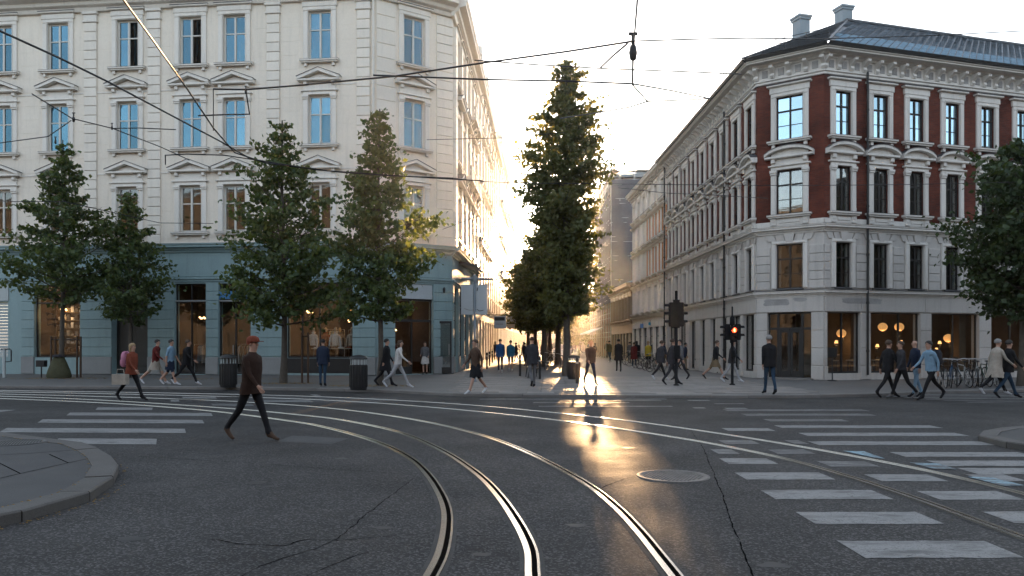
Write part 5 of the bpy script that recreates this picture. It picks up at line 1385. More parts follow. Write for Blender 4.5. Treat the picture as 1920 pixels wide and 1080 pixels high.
# ================================================================== people
def skin_pose(stride=0.4, kb=0.25, kf=0.08, arm=0.35, elbow=0.3, lean=0.03, yaw=0.0, side=1, wide=1.0):
    """one continuous body grown over a posed skeleton; forward is -Y"""
    V, E, R, REG = [], [], [], {}
    def v(p, rx, ry=None):
        V.append(Vector(p)); R.append((rx, ry or rx)); return len(V)-1
    def e(a, b, reg): E.append((a, b)); REG[(a, b)] = reg
    pel = v((0, 0, 0.95), 0.135*wide, 0.105*wide)
    wst = v((0, -lean*0.4, 1.10), 0.125*wide, 0.095*wide); e(pel, wst, 1)
    ch = v((0, -lean, 1.28), 0.150*wide, 0.105*wide); e(wst, ch, 1)
    uc = v((0, -lean*1.2, 1.40), 0.120*wide, 0.085); e(ch, uc, 1)
    nk = v((0, -lean*1.3, 1.50), 0.052, 0.055); e(uc, nk, 0)
    cy, sy = math.cos(yaw), math.sin(yaw)
    jaw = v((0.02*sy, -lean*1.4-0.025*cy, 1.57), 0.062, 0.072); e(nk, jaw, 0)
    sk = v((0.01*sy, -lean*1.4-0.008*cy, 1.655), 0.076, 0.094); e(jaw, sk, 0)
    tp = v((0, -lean*1.4+0.004, 1.725), 0.058, 0.072); e(sk, tp, 0)
    for s in (-1, 1):
        sg = s*side
        a = stride if sg > 0 else -stride
        k = kf if sg > 0 else kb
        hip = v((s*0.088, 0, 0.90), 0.098*wide, 0.095*wide); e(pel, hip, 2)
        kn = V[hip] + 0.42*Vector((0, -math.sin(a), -math.cos(a))); kni = v(kn, 0.060)
        mid = v(V[hip].lerp(kn, 0.5), 0.080*wide); e(hip, mid, 2); e(mid, kni, 2)
        b = a - k
        an = kn + 0.41*Vector((0, -math.sin(b), -math.cos(b))); cf = v(kn.lerp(an, 0.35), 0.056); e(kni, cf, 5)
        ani = v(an, 0.040); e(cf, ani, 5)
        pit = b*0.8 if sg < 0 else max(-0.25, min(0.25, -0.3*a))
        fd = Vector((0, -math.cos(pit), math.sin(pit) if sg > 0 else math.sin(pit)))
        ball = v(an + fd*0.13 + Vector((0,0,-0.055)), 0.042, 0.034); e(ani, ball, 3)
        toe = v(an + fd*0.20 + Vector((0,0,-0.065)), 0.032, 0.025); e(ball, toe, 3)
        heel = v(an - fd*0.045 + Vector((0,0,-0.055)), 0.034); e(ani, heel, 3)
        aa = (-arm if sg > 0 else arm)
        sh = v((s*0.172*wide, -lean*1.15, 1.405), 0.068); e(uc, sh, 1)
        el = V[sh] + 0.285*Vector((s*0.14, -math.sin(aa), -math.cos(aa))); um = v(V[sh].lerp(el, 0.5), 0.054); e(sh, um, 1)
        eli = v(el, 0.043); e(um, eli, 1)
        c = aa + elbow
        d = Vector((0.0, -math.sin(c), -math.cos(c)))
        wr = el + 0.25*d; wri = v(wr, 0.027, 0.032); e(eli, wri, 4)
        pm_ = v(wr + 0.055*d, 0.018, 0.038); e(wri, pm_, 0)
        kk = wr + 0.095*d
        fwd = Vector((0, -math.cos(c), math.sin(c)))
        for j, (o, ln) in enumerate(((0.030, 0.070), (0.010, 0.080), (-0.011, 0.075), (-0.030, 0.058))):
            f0 = v(kk + fwd*o, 0.009); e(pm_, f0, 0)
            f1 = v(kk + fwd*o + d*ln*0.55 - Vector((s*0.008,0,0)), 0.008); e(f0, f1, 0)
            f2 = v(kk + fwd*o*0.95 + d*ln - Vector((s*0.024,0,0)), 0.007); e(f1, f2, 0)
        t1 = v(wr + 0.045*d + fwd*0.042 - Vector((s*0.012,0,0)), 0.010); e(pm_, t1, 0)
        t2 = v(wr + 0.085*d + fwd*0.052 - Vector((s*0.022,0,0)), 0.008); e(t1, t2, 0)
    zmin = min(V[i].z - R[i][1]*0.9 for i in range(len(V)))
    off = Vector((0, 0, -zmin))
    me = bpy.data.meshes.new('pose'); me.from_pydata([tuple(p + off) for p in V], E, [])
    o = bpy.data.objects.new('pose', me); COL.objects.link(o)
    o.modifiers.new('skin', 'SKIN'); sd = me.skin_vertices[0].data
    for i in range(len(V)): sd[i].radius = R[i]; sd[i].use_root = (i == 0)
    sb_ = o.modifiers.new('sub', 'SUBSURF'); sb_.levels = 1; sb_.render_levels = 1
    dg = bpy.context.evaluated_depsgraph_get(); dg.update()
    res = bpy.data.meshes.new_from_object(o.evaluated_get(dg))
    bpy.data.objects.remove(o); bpy.data.meshes.remove(me)
    # material region of each face = nearest bone
    nf = len(res.polygons); cen = np.empty(nf*3); res.polygons.foreach_get('center', cen); cen = cen.reshape(-1, 3)
    best = np.full(nf, 1e9); reg = np.zeros(nf, np.int32)
    for (a, b), rg_ in REG.items():
        A_, B_ = np.array(V[a]+off), np.array(V[b]+off); d = B_-A_; t = np.clip(((cen-A_)@d)/(d@d+1e-9), 0, 1)
        ds = np.linalg.norm(cen - (A_ + t[:,None]*d), axis=1) - (R[a][0]*(1-t) + R[b][0]*t)
        mk = ds < best; best[mk] = ds[mk]; reg[mk] = rg_
    # shoulders and hips read by height where bones meet
    res.materials.clear()
    for _ in range(6): res.materials.append(M['skin'])
    res.polygons.foreach_set('material_index', reg); res.polygons.foreach_set('use_smooth', np.ones(nf, bool)); res.update()
    res.name = 'body'
    head = V[sk] + off
    # nose, ears and eyes belong to the body mesh
    bmh = bmesh.new(); bmh.from_mesh(res)
    def blob(c, sx, sy_, sz, mi):
        c = Vector(c); c = Vector((c.x*cy - c.y*sy, c.x*sy + c.y*cy, c.z))
        r = bmesh.ops.create_icosphere(bmh, subdivisions=1, radius=1.0, matrix=Matrix.Translation(head + c) @ Matrix.Diagonal((sx, sy_, sz, 1)))
        for f in {f for vv in r['verts'] for f in vv.link_faces}: f.material_index = mi; f.smooth = True
    blob((0, -0.098, -0.028), 0.011, 0.018, 0.022, 0)
    blob((0.078, 0.0, -0.02), 0.010, 0.022, 0.032, 0); blob((-0.078, 0.0, -0.02), 0.010, 0.022, 0.032, 0)
    blob((0.03, -0.088, 0.005), 0.011, 0.008, 0.007, 3); blob((-0.03, -0.088, 0.005), 0.011, 0.008, 0.007, 3)
    blob((0, -0.086, -0.068), 0.022, 0.008, 0.006, 0)
    bmh.to_mesh(res); bmh.free()
    return res, head, off.z
M['skin'] = pm('skin', (0.42, 0.25, 0.18), 0.55, 0.06, 6, 60, 0.04)
def cloth(name, c): 
    return pm(name, c, 0.9, 0.25, 7, 60, 0.15, 0.02, 16, spec=0.2)
CL = {k: cloth('cloth_'+k, c) for k, c in {'black': (0.014,0.014,0.016), 'charcoal': (0.035,0.035,0.04), 'grey': (0.12,0.12,0.125), 'lightgrey': (0.33,0.33,0.34), 'navy': (0.016,0.024,0.045), 'blue': (0.02,0.075,0.19),
      'teal': (0.03,0.13,0.20), 'paleblue': (0.19,0.30,0.40), 'denim': (0.025,0.05,0.085), 'maroon': (0.11,0.018,0.016), 'rust': (0.17,0.045,0.025), 'pink': (0.46,0.20,0.29), 'white': (0.52,0.50,0.48), 'beige': (0.36,0.32,0.27), 'khaki': (0.19,0.14,0.085),
      'yellow': (0.42,0.30,0.03), 'olive': (0.07,0.07,0.04), 'brown': (0.08,0.05,0.035), 'darkbrown': (0.032,0.017,0.012), 'shoe_w': (0.55,0.56,0.58)}.items()}
HAIR = {k: pm('hair_'+k, c, 0.6, 0.2, 20, 120, 0.2) for k, c in {'dark': (0.015,0.012,0.010), 'brown': (0.055,0.032,0.018), 'blond': (0.30,0.20,0.10), 'grey': (0.22,0.21,0.20), 'ginger': (0.22,0.07,0.025)}.items()}
POSES = {'walk': skin_pose(0.42, 0.30, 0.08, 0.38, 0.35), 'walk_b': skin_pose(0.34, 0.42, 0.05, 0.28, 0.25, side=-1), 'stride': skin_pose(0.52, 0.35, 0.12, 0.45, 0.45, 0.06), 'stroll': skin_pose(0.17, 0.22, 0.05, 0.15, 0.2),
         'stroll_b': skin_pose(0.20, 0.30, 0.04, 0.2, 0.3, side=-1), 'stand': skin_pose(0.03, 0.03, 0.02, 0.06, 0.25), 'stand_b': skin_pose(-0.05, 0.05, 0.1, 0.1, 1.1, yaw=0.4), 'pass': skin_pose(0.12, 0.75, 0.06, 0.12, 0.35, side=-1)}
def shell(secs, seg=30, seed=0, rag=0.0):
    """loose garment: open elliptical shell, secs = (z, rx, ry, y)"""
    rg = random.Random(seed); m = MB(); vs = []
    # refine the sections so that folds have something to bend
    fine = []
    for (a, b) in zip(secs, secs[1:]):
        for k in range(3): fine.append(tuple(x + (y_-x)*k/3 for x, y_ in zip(a, b)))
    secs = fine + [secs[-1]]
    n = len(secs)
    ph = [rg.uniform(0, 6.28) for _ in range(3)]
    for j, (z, rx, ry, y) in enumerate(secs):
        for k in range(seg):
            a = 2*PI*k/seg; w = 1 + rag*(j/(n-1))*math.sin(a*5+ph[0]) + rag*0.6*math.sin(a*3+ph[1]+j*0.4) + rag*0.55*math.sin(a*9+j*0.9+ph[2])*math.sin(j*0.7+a*2) + rg.uniform(-0.012, 0.012)
            vs.append((rx*w*math.cos(a), y + ry*w*math.sin(a), z + (rag*0.25*math.sin(a*2+ph[2]) if j == n-1 else 0)))
    fs = [(j*seg+k, j*seg+(k+1)%seg, (j+1)*seg+(k+1)%seg, (j+1)*seg+k) for j in range(n-1) for k in range(seg)]
    m.add(vs, [f[::-1] for f in fs], 0, True)
    # hem turned inwards so the garment has thickness
    z, rx, ry, y = secs[-1]
    m.add(vs[-seg:] + [(p[0]*0.9, y + (p[1]-y)*0.9, p[2]+0.03) for p in vs[-seg:]], [(k, (k+1)%seg, seg+(k+1)%seg, seg+k) for k in range(seg)], 0, True)
    return m
def garments(l):
    return {'jacket': shell([(1.47,0.085,0.07,-l*1.3),(1.435,0.165,0.095,-l*1.2),(1.36,0.205,0.128,-l*1.1),(1.2,0.198,0.138,-l),(1.02,0.180,0.140,-l*.5),(0.90,0.192,0.150,0),(0.80,0.198,0.152,0)], seed=1, rag=0.03),
            'shirt': shell([(1.46,0.078,0.065,-l*1.3),(1.43,0.16,0.09,-l*1.2),(1.34,0.188,0.118,-l*1.1),(1.2,0.180,0.122,-l),(1.02,0.162,0.122,-l*.5),(0.88,0.176,0.136,0)], seed=2, rag=0.035),
            'coat': shell([(1.48,0.09,0.075,-l*1.3),(1.435,0.17,0.10,-l*1.2),(1.34,0.21,0.135,-l*1.1),(1.1,0.19,0.145,-l),(0.92,0.20,0.16,0),(0.72,0.235,0.21,0.01),(0.58,0.255,0.235,0.02)], seed=3, rag=0.05),
            'skirt': shell([(1.04,0.142,0.112,0),(0.92,0.172,0.145,0),(0.72,0.21,0.18,0),(0.56,0.235,0.20,0)], seed=4, rag=0.06),
            'shorts': shell([(1.02,0.145,0.115,0),(0.9,0.178,0.145,0),(0.72,0.195,0.165,0),(0.60,0.20,0.18,0)], seed=5, rag=0.03)}
_gm = {k: m.mesh(k, CL['black']) for k, m in garments(0.03).items()}
def hair_mesh(style):
    m = MB(); seg, rings = 16, 10; vs = []
    rx, ry, rz_h = 0.090, 0.108, 0.104
    for i in range(rings+1):
        th = PI*0.62*i/rings
        for k in range(seg):
            a = 2*PI*k/seg; front = max(0, -math.sin(a))
            t2 = th*(1 - 0.42*front)
            j = 1 + 0.03*math.sin(a*7+i)
            vs.append((rx*math.sin(t2)*math.cos(a)*j, 0.012 + ry*math.sin(t2)*math.sin(a)*j, 0.012 + rz_h*math.cos(t2)))
    m.add(vs, [(i*seg+k, (i+1)*seg+k, (i+1)*seg+(k+1)%seg, i*seg+(k+1)%seg) for i in range(rings) for k in range(seg)], 0, True)
    if style == 'long': m.lathe([(0.02,-0.24),(0.075,-0.20),(0.088,-0.08),(0.085,0.02),(0.05,0.06)], 12, (0,0.045,0), 0, 1.0, 0.62)
    if style == 'bun': m.ball((0,0.115,0.03), 0.045, 10, 6)
    if style == 'cap': m.lathe([(0.105,0.02),(0.105,0.05),(0.092,0.09),(0.05,0.118),(0,0.125)], 16, (0,0.005,0), 0, 0.95, 1.1); m.poly_z([(0.07,-0.08),(0.05,-0.18),(-0.05,-0.18),(-0.07,-0.08)], 0.022, 0.034)
    return m
_hm = {k: hair_mesh(k).mesh('hair' if k != 'cap' else 'cap', HAIR['dark']) for k in ('short', 'long', 'bun', 'cap')}
def person(px, py, heading, pose, label, top='black', bottom='charcoal', shoes='black', garment='jacket', hair='dark', style='short', h=1.75, bare_arms=False, bare_legs=False, gcol=None, z=None, group=None, Y=None):
    zz = KZ if z is None else z
    if Y is None: p = G(px, py, zz)
    else: p = Vector(((px-960)/FPX*Y, Y, zz))
    body, head, lift = POSES[pose]
    t = ob('person', body, None, p, heading, label, 'person', group)
    s = h / 1.775; t.scale = (s, s, s)
    for i, mt in enumerate((M['skin'], CL[top], CL[bottom], CL[shoes], M['skin'] if bare_arms else CL[top], M['skin'] if bare_legs else CL[bottom])):
        t.material_slots[i].link = 'OBJECT'; t.material_slots[i].material = mt
    def wear(name, me, mat, loc):
        o = ob(name, me, t, loc); o.material_slots[0].link = 'OBJECT'; o.material_slots[0].material = mat; return o
    if garment: wear(garment, _gm[garment], CL[gcol or (bottom if garment in ('skirt', 'shorts') else top)], (0,0,lift))
    if garment in ('skirt', 'shorts'): wear('shirt', _gm['shirt'], CL[top], (0,0,lift))
    if style: wear('hair' if style != 'cap' else 'cap', _hm[style], HAIR.get(hair) or CL[hair], head)
    return t
RGT, LFT, AWY, TWD = PI/2, -PI/2, PI, 0.0
GP1 = 'people walking on the left pavement'; GP2 = 'people at the far kerb of the junction'; GP3 = 'people in the pedestrian street'; GP4 = 'group crossing by the cafe'
p_pink = person(246, 751, RGT-0.2, 'walk', 'person in red jacket carrying a pink backpack and pale bag over the crossing', 'rust', 'black', 'black', 'jacket', 'blond', 'long', 1.70, z=0)
person(291, 721, RGT, 'stride', 'person in maroon top and pale shorts walking past the shop doors', 'maroon', 'beige', 'shoe_w', 'shorts', 'dark', 'short', 1.78, bare_legs=True, group=GP1)
person(319, 722, RGT, 'walk_b', 'person in light blue shirt and dark shorts beside the one in maroon', 'paleblue', 'navy', 'shoe_w', 'shorts', 'dark', 'short', 1.74, bare_legs=True, bare_arms=True, group=GP1)
person(349, 722, RGT, 'stride', 'person all in black walking right beside the glass door', 'black', 'black', 'shoe_w', 'jacket', 'brown', 'short', 1.76, group=GP1)
p_near = person(470, 826, RGT-0.35, 'walk', 'nearest person, dark coat and rust cap, stepping across the road', 'darkbrown', 'black', 'brown', 'jacket', 'rust', 'cap', 1.80, z=0)
person(605, 724, AWY, 'stand', 'person in dark clothes looking into the clothing shop window', 'navy', 'denim', 'black', 'jacket', 'dark', 'short', 1.72, group=GP1)
person(723, 724, RGT, 'walk_b', 'person in black coat beside the slim corner tree', 'black', 'black', 'black', 'coat', 'dark', 'short', 1.76, group=GP1)
person(746, 727, RGT, 'stride', 'person in white top and trousers striding past the corner door', 'white', 'lightgrey', 'shoe_w', 'shirt', 'brown', 'long', 1.74, group=GP1)
person(797, 711, TWD, 'stand_b', 'person in a white skirt waiting in the corner shop doorway', 'grey', 'white', 'black', 'skirt', 'brown', 'long', 1.66, bare_legs=True, Y=39.4)
person(893, 739, LFT+0.6, 'walk', 'person in brown jacket and black skirt at the mouth of the street', 'brown', 'black', 'shoe_w', 'skirt', 'brown', 'short', 1.72, bare_legs=True)
person(938, 699, AWY, 'stroll', 'person in bright blue jacket strolling away', 'blue', 'navy', 'shoe_w', 'jacket', 'brown', 'short', 1.80, group=GP3)
person(957.5, 696, AWY, 'stroll_b', 'person in teal jacket and shorts strolling beside the blue jacket', 'teal', 'black', 'shoe_w', 'jacket', 'brown', 'short', 1.74, bare_legs=True, group=GP3)
person(998, 726, AWY+0.2, 'pass', 'person in charcoal jacket in front of the bench', 'charcoal', 'grey', 'black', 'jacket', 'brown', 'short', 1.80)
person(1107, 722, TWD+0.3, 'walk', 'slim person in brown top walking towards the junction in the sunlight', 'brown', 'navy', 'beige', 'shirt', 'blond', 'bun', 1.74)
person(1160, 697, AWY, 'stroll', 'person in black coat walking away on the asphalt lane', 'black', 'black', 'black', 'coat', 'dark', 'short', 1.80, group=GP3)
person(1138, 671, AWY, 'stroll_b', 'person in dark jacket farther up the lane than the black coat', 'black', 'black', 'black', 'jacket', 'dark', 'short', 1.85, group=GP3)
person(1171, 675, TWD, 'stroll', 'person in maroon jacket near the shop fronts of the white townhouse', 'maroon', 'black', 'black', 'jacket', 'dark', 'long', 1.75, group=GP3)
person(1216, 692, AWY+0.4, 'stand', 'person in yellow jacket among the parked bicycles', 'yellow', 'black', 'black', 'jacket', 'blond', 'short', 1.72, group=GP3)
person(1238, 713, RGT+0.5, 'stride', 'person in grey jacket stepping off the kerb by the black signal pole', 'charcoal', 'black', 'shoe_w', 'jacket', 'brown', 'short', 1.76, group=GP2)
person(1260, 722, RGT+0.3, 'walk', 'person in dark jacket and grey trousers just left of the black signal pole', 'charcoal', 'charcoal', 'black', 'jacket', 'brown', 'short', 1.78, group=GP2)
person(1276, 712, LFT+0.5, 'walk_b', 'person in grey top just right of the black signal pole', 'grey', 'charcoal', 'black', 'shirt', 'dark', 'short', 1.76, group=GP2)
person(1295, 687, AWY, 'stand', 'person in black jacket by the stone pier, farthest from the kerb', 'black', 'charcoal', 'shoe_w', 'jacket', 'brown', 'short', 1.74, group=GP2)
person(1314, 694, AWY, 'stroll', 'broad person in black jacket and grey trousers by the stone pier', 'black', 'grey', 'shoe_w', 'jacket', 'dark', 'short', 1.80, group=GP2)
person(1341, 712, RGT-0.5, 'stride', 'person in black shirt and khaki shorts striding along the brick building', 'black', 'khaki', 'black', 'shorts', 'brown', 'short', 1.76, bare_legs=True, group=GP2)
person(1372, 717, RGT-0.2, 'walk', 'person in dark jacket and pale trousers behind the red signal pole', 'charcoal', 'lightgrey', 'shoe_w', 'jacket', 'dark', 'short', 1.74, group=GP2)
person(1443, 740, AWY+0.1, 'stroll', 'grey haired person in black jacket and jeans standing before the cafe door', 'black', 'denim', 'black', 'jacket', 'grey', 'short', 1.80)
person(1664, 746, RGT+0.2, 'walk', 'person in black suit, first of the group crossing by the cafe', 'black', 'black', 'black', 'jacket', 'brown', 'short', 1.80, z=0, group=GP4)
person(1691, 747, LFT, 'walk_b', 'person in grey top, second of the group crossing by the cafe', 'charcoal', 'black', 'grey', 'shirt', 'brown', 'short', 1.76, z=0, group=GP4)
person(1718, 745, LFT, 'stroll', 'bald person in navy vest and pale jeans in the crossing group', 'navy', 'paleblue', 'black', 'shirt', 'dark', None, 1.76, z=0, group=GP4)
p_pack = person(1746, 750, LFT+0.2, 'stride', 'person in light blue shirt with dark backpack in the crossing group', 'paleblue', 'black', 'black', 'shirt', 'dark', 'short', 1.80, z=0, group=GP4)
person(1866, 741, RGT, 'stride', 'person in pale beige coat near the right edge', 'beige', 'black', 'shoe_w', 'coat', 'grey', 'short', 1.76)
person(1889, 747, RGT, 'walk', 'person in black jacket and jeans near the right edge', 'black', 'denim', 'black', 'jacket', 'dark', 'short', 1.80, z=0)
# small figures far down the street
rgp = random.Random(3)
far_people = [(972,664,'left of the middle trees, nearest of the far strollers'),(948,668,'beside the shop signs behind the blue jackets'),(964,661,'behind the blue jackets, far off'),(981,667,'under the leftmost street tree'),(1000,664,'between the dark tree trunks'),(990,660,'farthest under the middle trees'),
              (1118,664,'on the sunlit pavement by the low tan house'),(1128,667,'walking along the scaffolded block'),(1101,660,'far off below the glowing tree'),(1109,662,'beside the one below the glowing tree'),(1092,658.5,'tiny in the sun glare'),(1084,657.5,'tiny, next to the one in the sun glare'),
              (1148,668,'near the tan shop windows'),(1181,681,'leaning by the parked bicycles'),(1194,684,'bending over a parked bicycle'),(1122,659,'far down by the awning'),(1076,656.5,'tiny, at the far end of the street'),(1135,661,'small, at the corner of the scaffolding')]
cols_ = ['black','charcoal','navy','brown','grey','maroon','olive']
for i, (px, py, w) in enumerate(far_people):
    c = rgp.choice(cols_)
    person(px, py, rgp.choice([AWY, TWD, AWY, RGT]), rgp.choice(['stroll','walk','stroll_b','stand']), f'distant person in {c} {w}', c, rgp.choice(['black','charcoal','denim']), 'black', rgp.choice(['jacket','coat','shirt']), 'dark', rgp.choice(['short','long']), rgp.uniform(1.65,1.82), group='distant strollers')
# more of the crowd in the street mouth
crowd = [(1080,661,'left of the glowing tree, walking off'),(1088,663,'right of the tall tree trunk, far off'),(1104,668,'crossing the sunlit lane behind the slim person'),(1116,672,'on the sunlit lane, nearer than the far strollers'),(1143,679,'halfway between the two walkers in black coats'),(1153,672,'beside the awning of the scaffolded block'),(1189,690,'at the kerb near the parked bicycles'),(1202,676,'in the doorway of the white townhouse shop'),(1226,683,'by the corner of the white townhouse'),(1246,688,'behind the tall black signal pole'),(1284,694,'right of the tall black signal pole, farther back'),(1326,690,'between the broad person and the striding one'),(1356,700,'behind the striding person in khaki shorts'),(929,676,'ahead of the blue jackets on the left'),(968,679,'just past the blue jackets'),(984,686,'beside the first dark bench'),(1018,676,'behind the benches under the trees'),(1034,668,'between two far tree trunks')]
for i, (px, py, w) in enumerate(crowd):
    c = rgp.choice(cols_)
    person(px, py, rgp.choice([AWY, TWD, AWY+0.5, RGT, LFT]), rgp.choice(['stroll','walk','stroll_b','stand','pass','walk_b']), f'person in {c} {w}', c, rgp.choice(['black','charcoal','denim','khaki']), rgp.choice(['black','shoe_w']), rgp.choice(['jacket','coat','shirt','jacket']), rgp.choice(['dark','brown','blond']), rgp.choice(['short','long','bun']), rgp.uniform(1.62,1.84), group='crowd in the mouth of the pedestrian street')
# carried things
def carried(name, me, pers, loc, label, cat):
    c, s = math.cos(pers.rotation_euler.z), math.sin(pers.rotation_euler.z); L_ = Vector(loc)*pers.scale[0]
    o = ob(name, me, None, pers.location + Vector((c*L_.x - s*L_.y, s*L_.x + c*L_.y, L_.z)), pers.rotation_euler.z, label, cat)
    return o
def backpack(mat):
    m = MB(); m.lathe([(0.11,0),(0.15,0.03),(0.16,0.2),(0.15,0.36),(0.10,0.44),(0.03,0.46)], 14, (0,0,0), 0, 1.0, 0.62); m.lathe([(0.09,0.04),(0.115,0.06),(0.115,0.2),(0.06,0.24)], 12, (0,0.06,0), 0, 1.0, 0.7)
    for sx in (-1,1): m.tube([(sx*0.09,-0.06,0.42),(sx*0.11,-0.16,0.46),(sx*0.12,-0.24,0.36),(sx*0.12,-0.22,0.16),(sx*0.11,-0.08,0.06)], 0.018, 6)
    return m.mesh('backpack', mat)
carried('backpack', backpack(CL['pink']), p_pink, (0, 0.20, 1.02), 'pink backpack on the person on the left crossing', 'backpack')
carried('backpack', backpack(CL['charcoal']), p_pack, (0, 0.20, 1.02), 'dark backpack on the person in the light blue shirt', 'backpack')
carried('shopping_bag', MB().poly_z([(-0.09,-0.22),(0.09,-0.22),(0.09,0.22),(-0.09,0.22)], 0, 0.30).tube([(0,-0.12,0.3),(0,-0.10,0.44),(0,0.10,0.44),(0,0.12,0.3)], 0.012, 5).mesh('shopping_bag', CL['beige']), p_pink, (-0.28, 0.15, 0.50), 'pale shopping bag hanging at the knee of the left crossing person', 'bag')
# ================================================================== overhead wires
def wire(trace, z, r, label, name='overhead_wire', sag=0.0, closed=None):
    pts = []
    for i, p in enumerate(trace):
        zz = z[i] if isinstance(z, (list, tuple)) else z
        pts.append(G(p[0], p[1], zz))
    if any(k in label for k in ('thin span', 'stay', 'hanger', 'faint diagonal')): r = max(r, 0.021)      # these hang against the bright sky
    m = MB().tube([tuple(p) for p in pts], max(r, 0.011), 6)
    ob(name, m.mesh(name, M['wire']), None, label=label, cat='wire', group='tram wires over the junction')
ZC, ZS = 6.2, 7.6
wire([(-120,0),(0,58),(110,108),(200,152),(300,205),(415,266),(470,298),(560,313),(640,323),(740,330),(850,334)], ZC, 0.017, 'thick contact wire falling from the upper left corner to the cream building')
wire([(175,-80),(232,0),(290,80),(350,165),(400,240),(440,286),(500,306),(600,319),(720,328),(850,336),(905,339)], ZC, 0.017, 'steep contact wire entering at the top over the left trees')
wire([(400,167),(462,168),(560,160),(740,143),(905,118),(1060,97),(1189,77)], ZS, 0.020, 'thick span wire rising from the bracket to the hanging insulator')
wire([(1189,77),(1300,73.5),(1400,71.5),(1520,73),(1640,70),(1760,66),(1920,58),(2050,50)], [7.6,7.9,8.3,8.9,9.6,10.2,11,11.5], 0.014, 'span wire running right from the insulator across the slate roof')
wire([(1201,-70),(1195,0),(1189,75)], [6.6,7.0,7.6], 0.016, 'wire coming down from above to the insulator')
wire([(890,113),(1000,121),(1140,129),(1300,135),(1390,139)], [10.5,10.2,10.0,10.2,10.6], 0.012, 'thin span wire crossing behind the top of the tall tree, upper one')
wire([(700,141),(905,149),(1060,152),(1186,157)], [8.2,8.0,7.8,7.6], 0.012, 'thin span wire to the lower wire joint, lower one')
wire([(1186,157),(1260,170),(1332,185)], [7.6,8.6,9.8], 0.009, 'thin stay wire from the lower joint to the brick eaves')
wire([(1187,160),(1214,190),(1270,188),(1332,185)], [7.6,7.9,8.8,9.8], 0.010, 'angled stay wire below the lower joint')
wire([(1214,190),(1180,201),(1140,208),(1050,222)], [7.9,8.2,8.6,9.4], 0.008, 'faint stay wire running left behind the tall tree')
wire([(1189,80),(1187,100),(1186,157)], [7.6,7.45,7.0], 0.013, 'hanger between the insulator and the lower joint')
wire([(1176,82),(1150,104),(1125,128)], [7.6,7.8,8.0], 0.007, 'faint diagonal wire beside the insulator')
wire([(60,176),(135,222),(212,241),(300,275),(355,300)], ZC, 0.010, 'thin wire with a dark clamp in front of the second window column')
wire([(-60,276),(0,268),(90,256),(133,226)], ZC, 0.008, 'thin wire at the left edge meeting the dark clamp')
wire([(310,308),(310,291),(350,289),(420,291),(500,303)], ZC, 0.014, 'bracket arm under the middle windows of the cream building')
wire([(400,245),(400,167)], [7.2,7.6], 0.010, 'vertical dropper at the end of the thick span wire')
wire([(372,217),(420,215),(468,214),(461,170)], [7.3,7.3,7.3,7.6], 0.018, 'insulated cross arm hanging from the thick span wire')
wire([(210,241),(260,240),(330,243)], ZC, 0.007, 'faint wire right of the dark clamp')
wire([(850,334),(905,340),(960,343),(1080,344),(1250,346),(1500,348),(1700,346),(1980,340)], [6.2,6.3,6.5,6.6,6.8,7.0,7.2,7.4], 0.010, 'long thin wire crossing the street at mid height')
wire([(830,430),(870,415),(905,402)], [6.2,6.6,7.0], 0.010, 'short wire by the cream corner with a clamp')
wire([(-40,375),(30,378),(120,378),(300,418),(400,419)], [5.6,5.6,5.7,5.8,5.9], 0.008, 'thin wire across the lower windows at left')
wire([(1160,352),(1250,362),(1340,366),(1440,372)], [6.4,6.6,6.9,7.2], 0.007, 'thin wire in front of the brick street facade')
wire([(800,262),(960,258),(1060,248)], [9.2,9.3,9.4], 0.006, 'faintest wire behind the tall tree')
def clamp(px, py, z, label, s=1.0):
    p = G(px, py, z); t = thing('wire_insulator', p, 0, label, 'insulator')
    ob('body', MB().lathe([(0,-0.10*s),(0.035*s,-0.08*s),(0.05*s,0),(0.035*s,0.08*s),(0,0.10*s)], 10).mesh('body', M['black']), t)
    ob('shackle', MB().tube([(0,0,0.07*s),(0,0,0.22*s)], 0.022*s, 6).tube([(-0.05*s,0,0.22*s),(0.05*s,0,0.22*s)], 0.02*s, 6).mesh('shackle', M['black']), t)
clamp(1187, 99, 7.4, 'round grey insulator hanging under the wire joint', 1.7)
clamp(1186, 157, 7.55, 'small clamp at the lower wire joint', 0.5)
clamp(1214, 190, 7.9, 'small clamp on the angled stay wire', 0.35)
clamp(138, 224, 6.2, 'dark wire clamp before the second window column', 0.6)
clamp(210, 240, 6.2, 'dark loop clamp right of the first clamp', 0.45)
clamp(461, 172, 7.55, 'clamp on the thick span wire near its bracket', 0.6)
clamp(104, 266, 6.2, 'dark clamp above the broad tree', 0.5)

# ================================================================== street furniture
def bin_(loc, label, h=1.15, r=0.29):
    t = thing('litter_bin', loc, 0.2, label, 'litter bin', 'litter bins')
    m = MB()
    m.lathe([(r*0.92,0.0),(r*0.95,0.04),(r,0.1),(r,h*0.74)], 20)
    ob('drum', m.mesh('drum', M['black']), t)
    s = MB().bbox(-0.016, 0.016, -r-0.018, -r+0.005, 0.1, h*0.72, 0.005).mesh('slat', M['black'])
    for k in range(20): ob('slat', s, t, (0,0,0), 2*PI*k/20)
    q = MB().bbox(-0.014, 0.014, -r*0.93, -r*0.88, h*0.74, h*0.90, 0.003).mesh('bar', M['shutter'])
    for k in range(14): ob('bar', q, t, (0,0,0), 2*PI*k/14)
    ob('lid', MB().lathe([(r*1.05,h*0.90),(r*1.06,h*0.93),(r*0.9,h*0.98),(r*0.4,h*1.02),(0,h*1.03)], 20).mesh('lid', M['black']), t)
    return t
p = G(428, 726, KZ); bin_((p.x, p.y, KZ), 'black slatted litter bin in front of the glass doors')
p = G(672, 731, KZ); bin_((p.x, p.y, KZ), 'black slatted litter bin right of the clothing shop window')
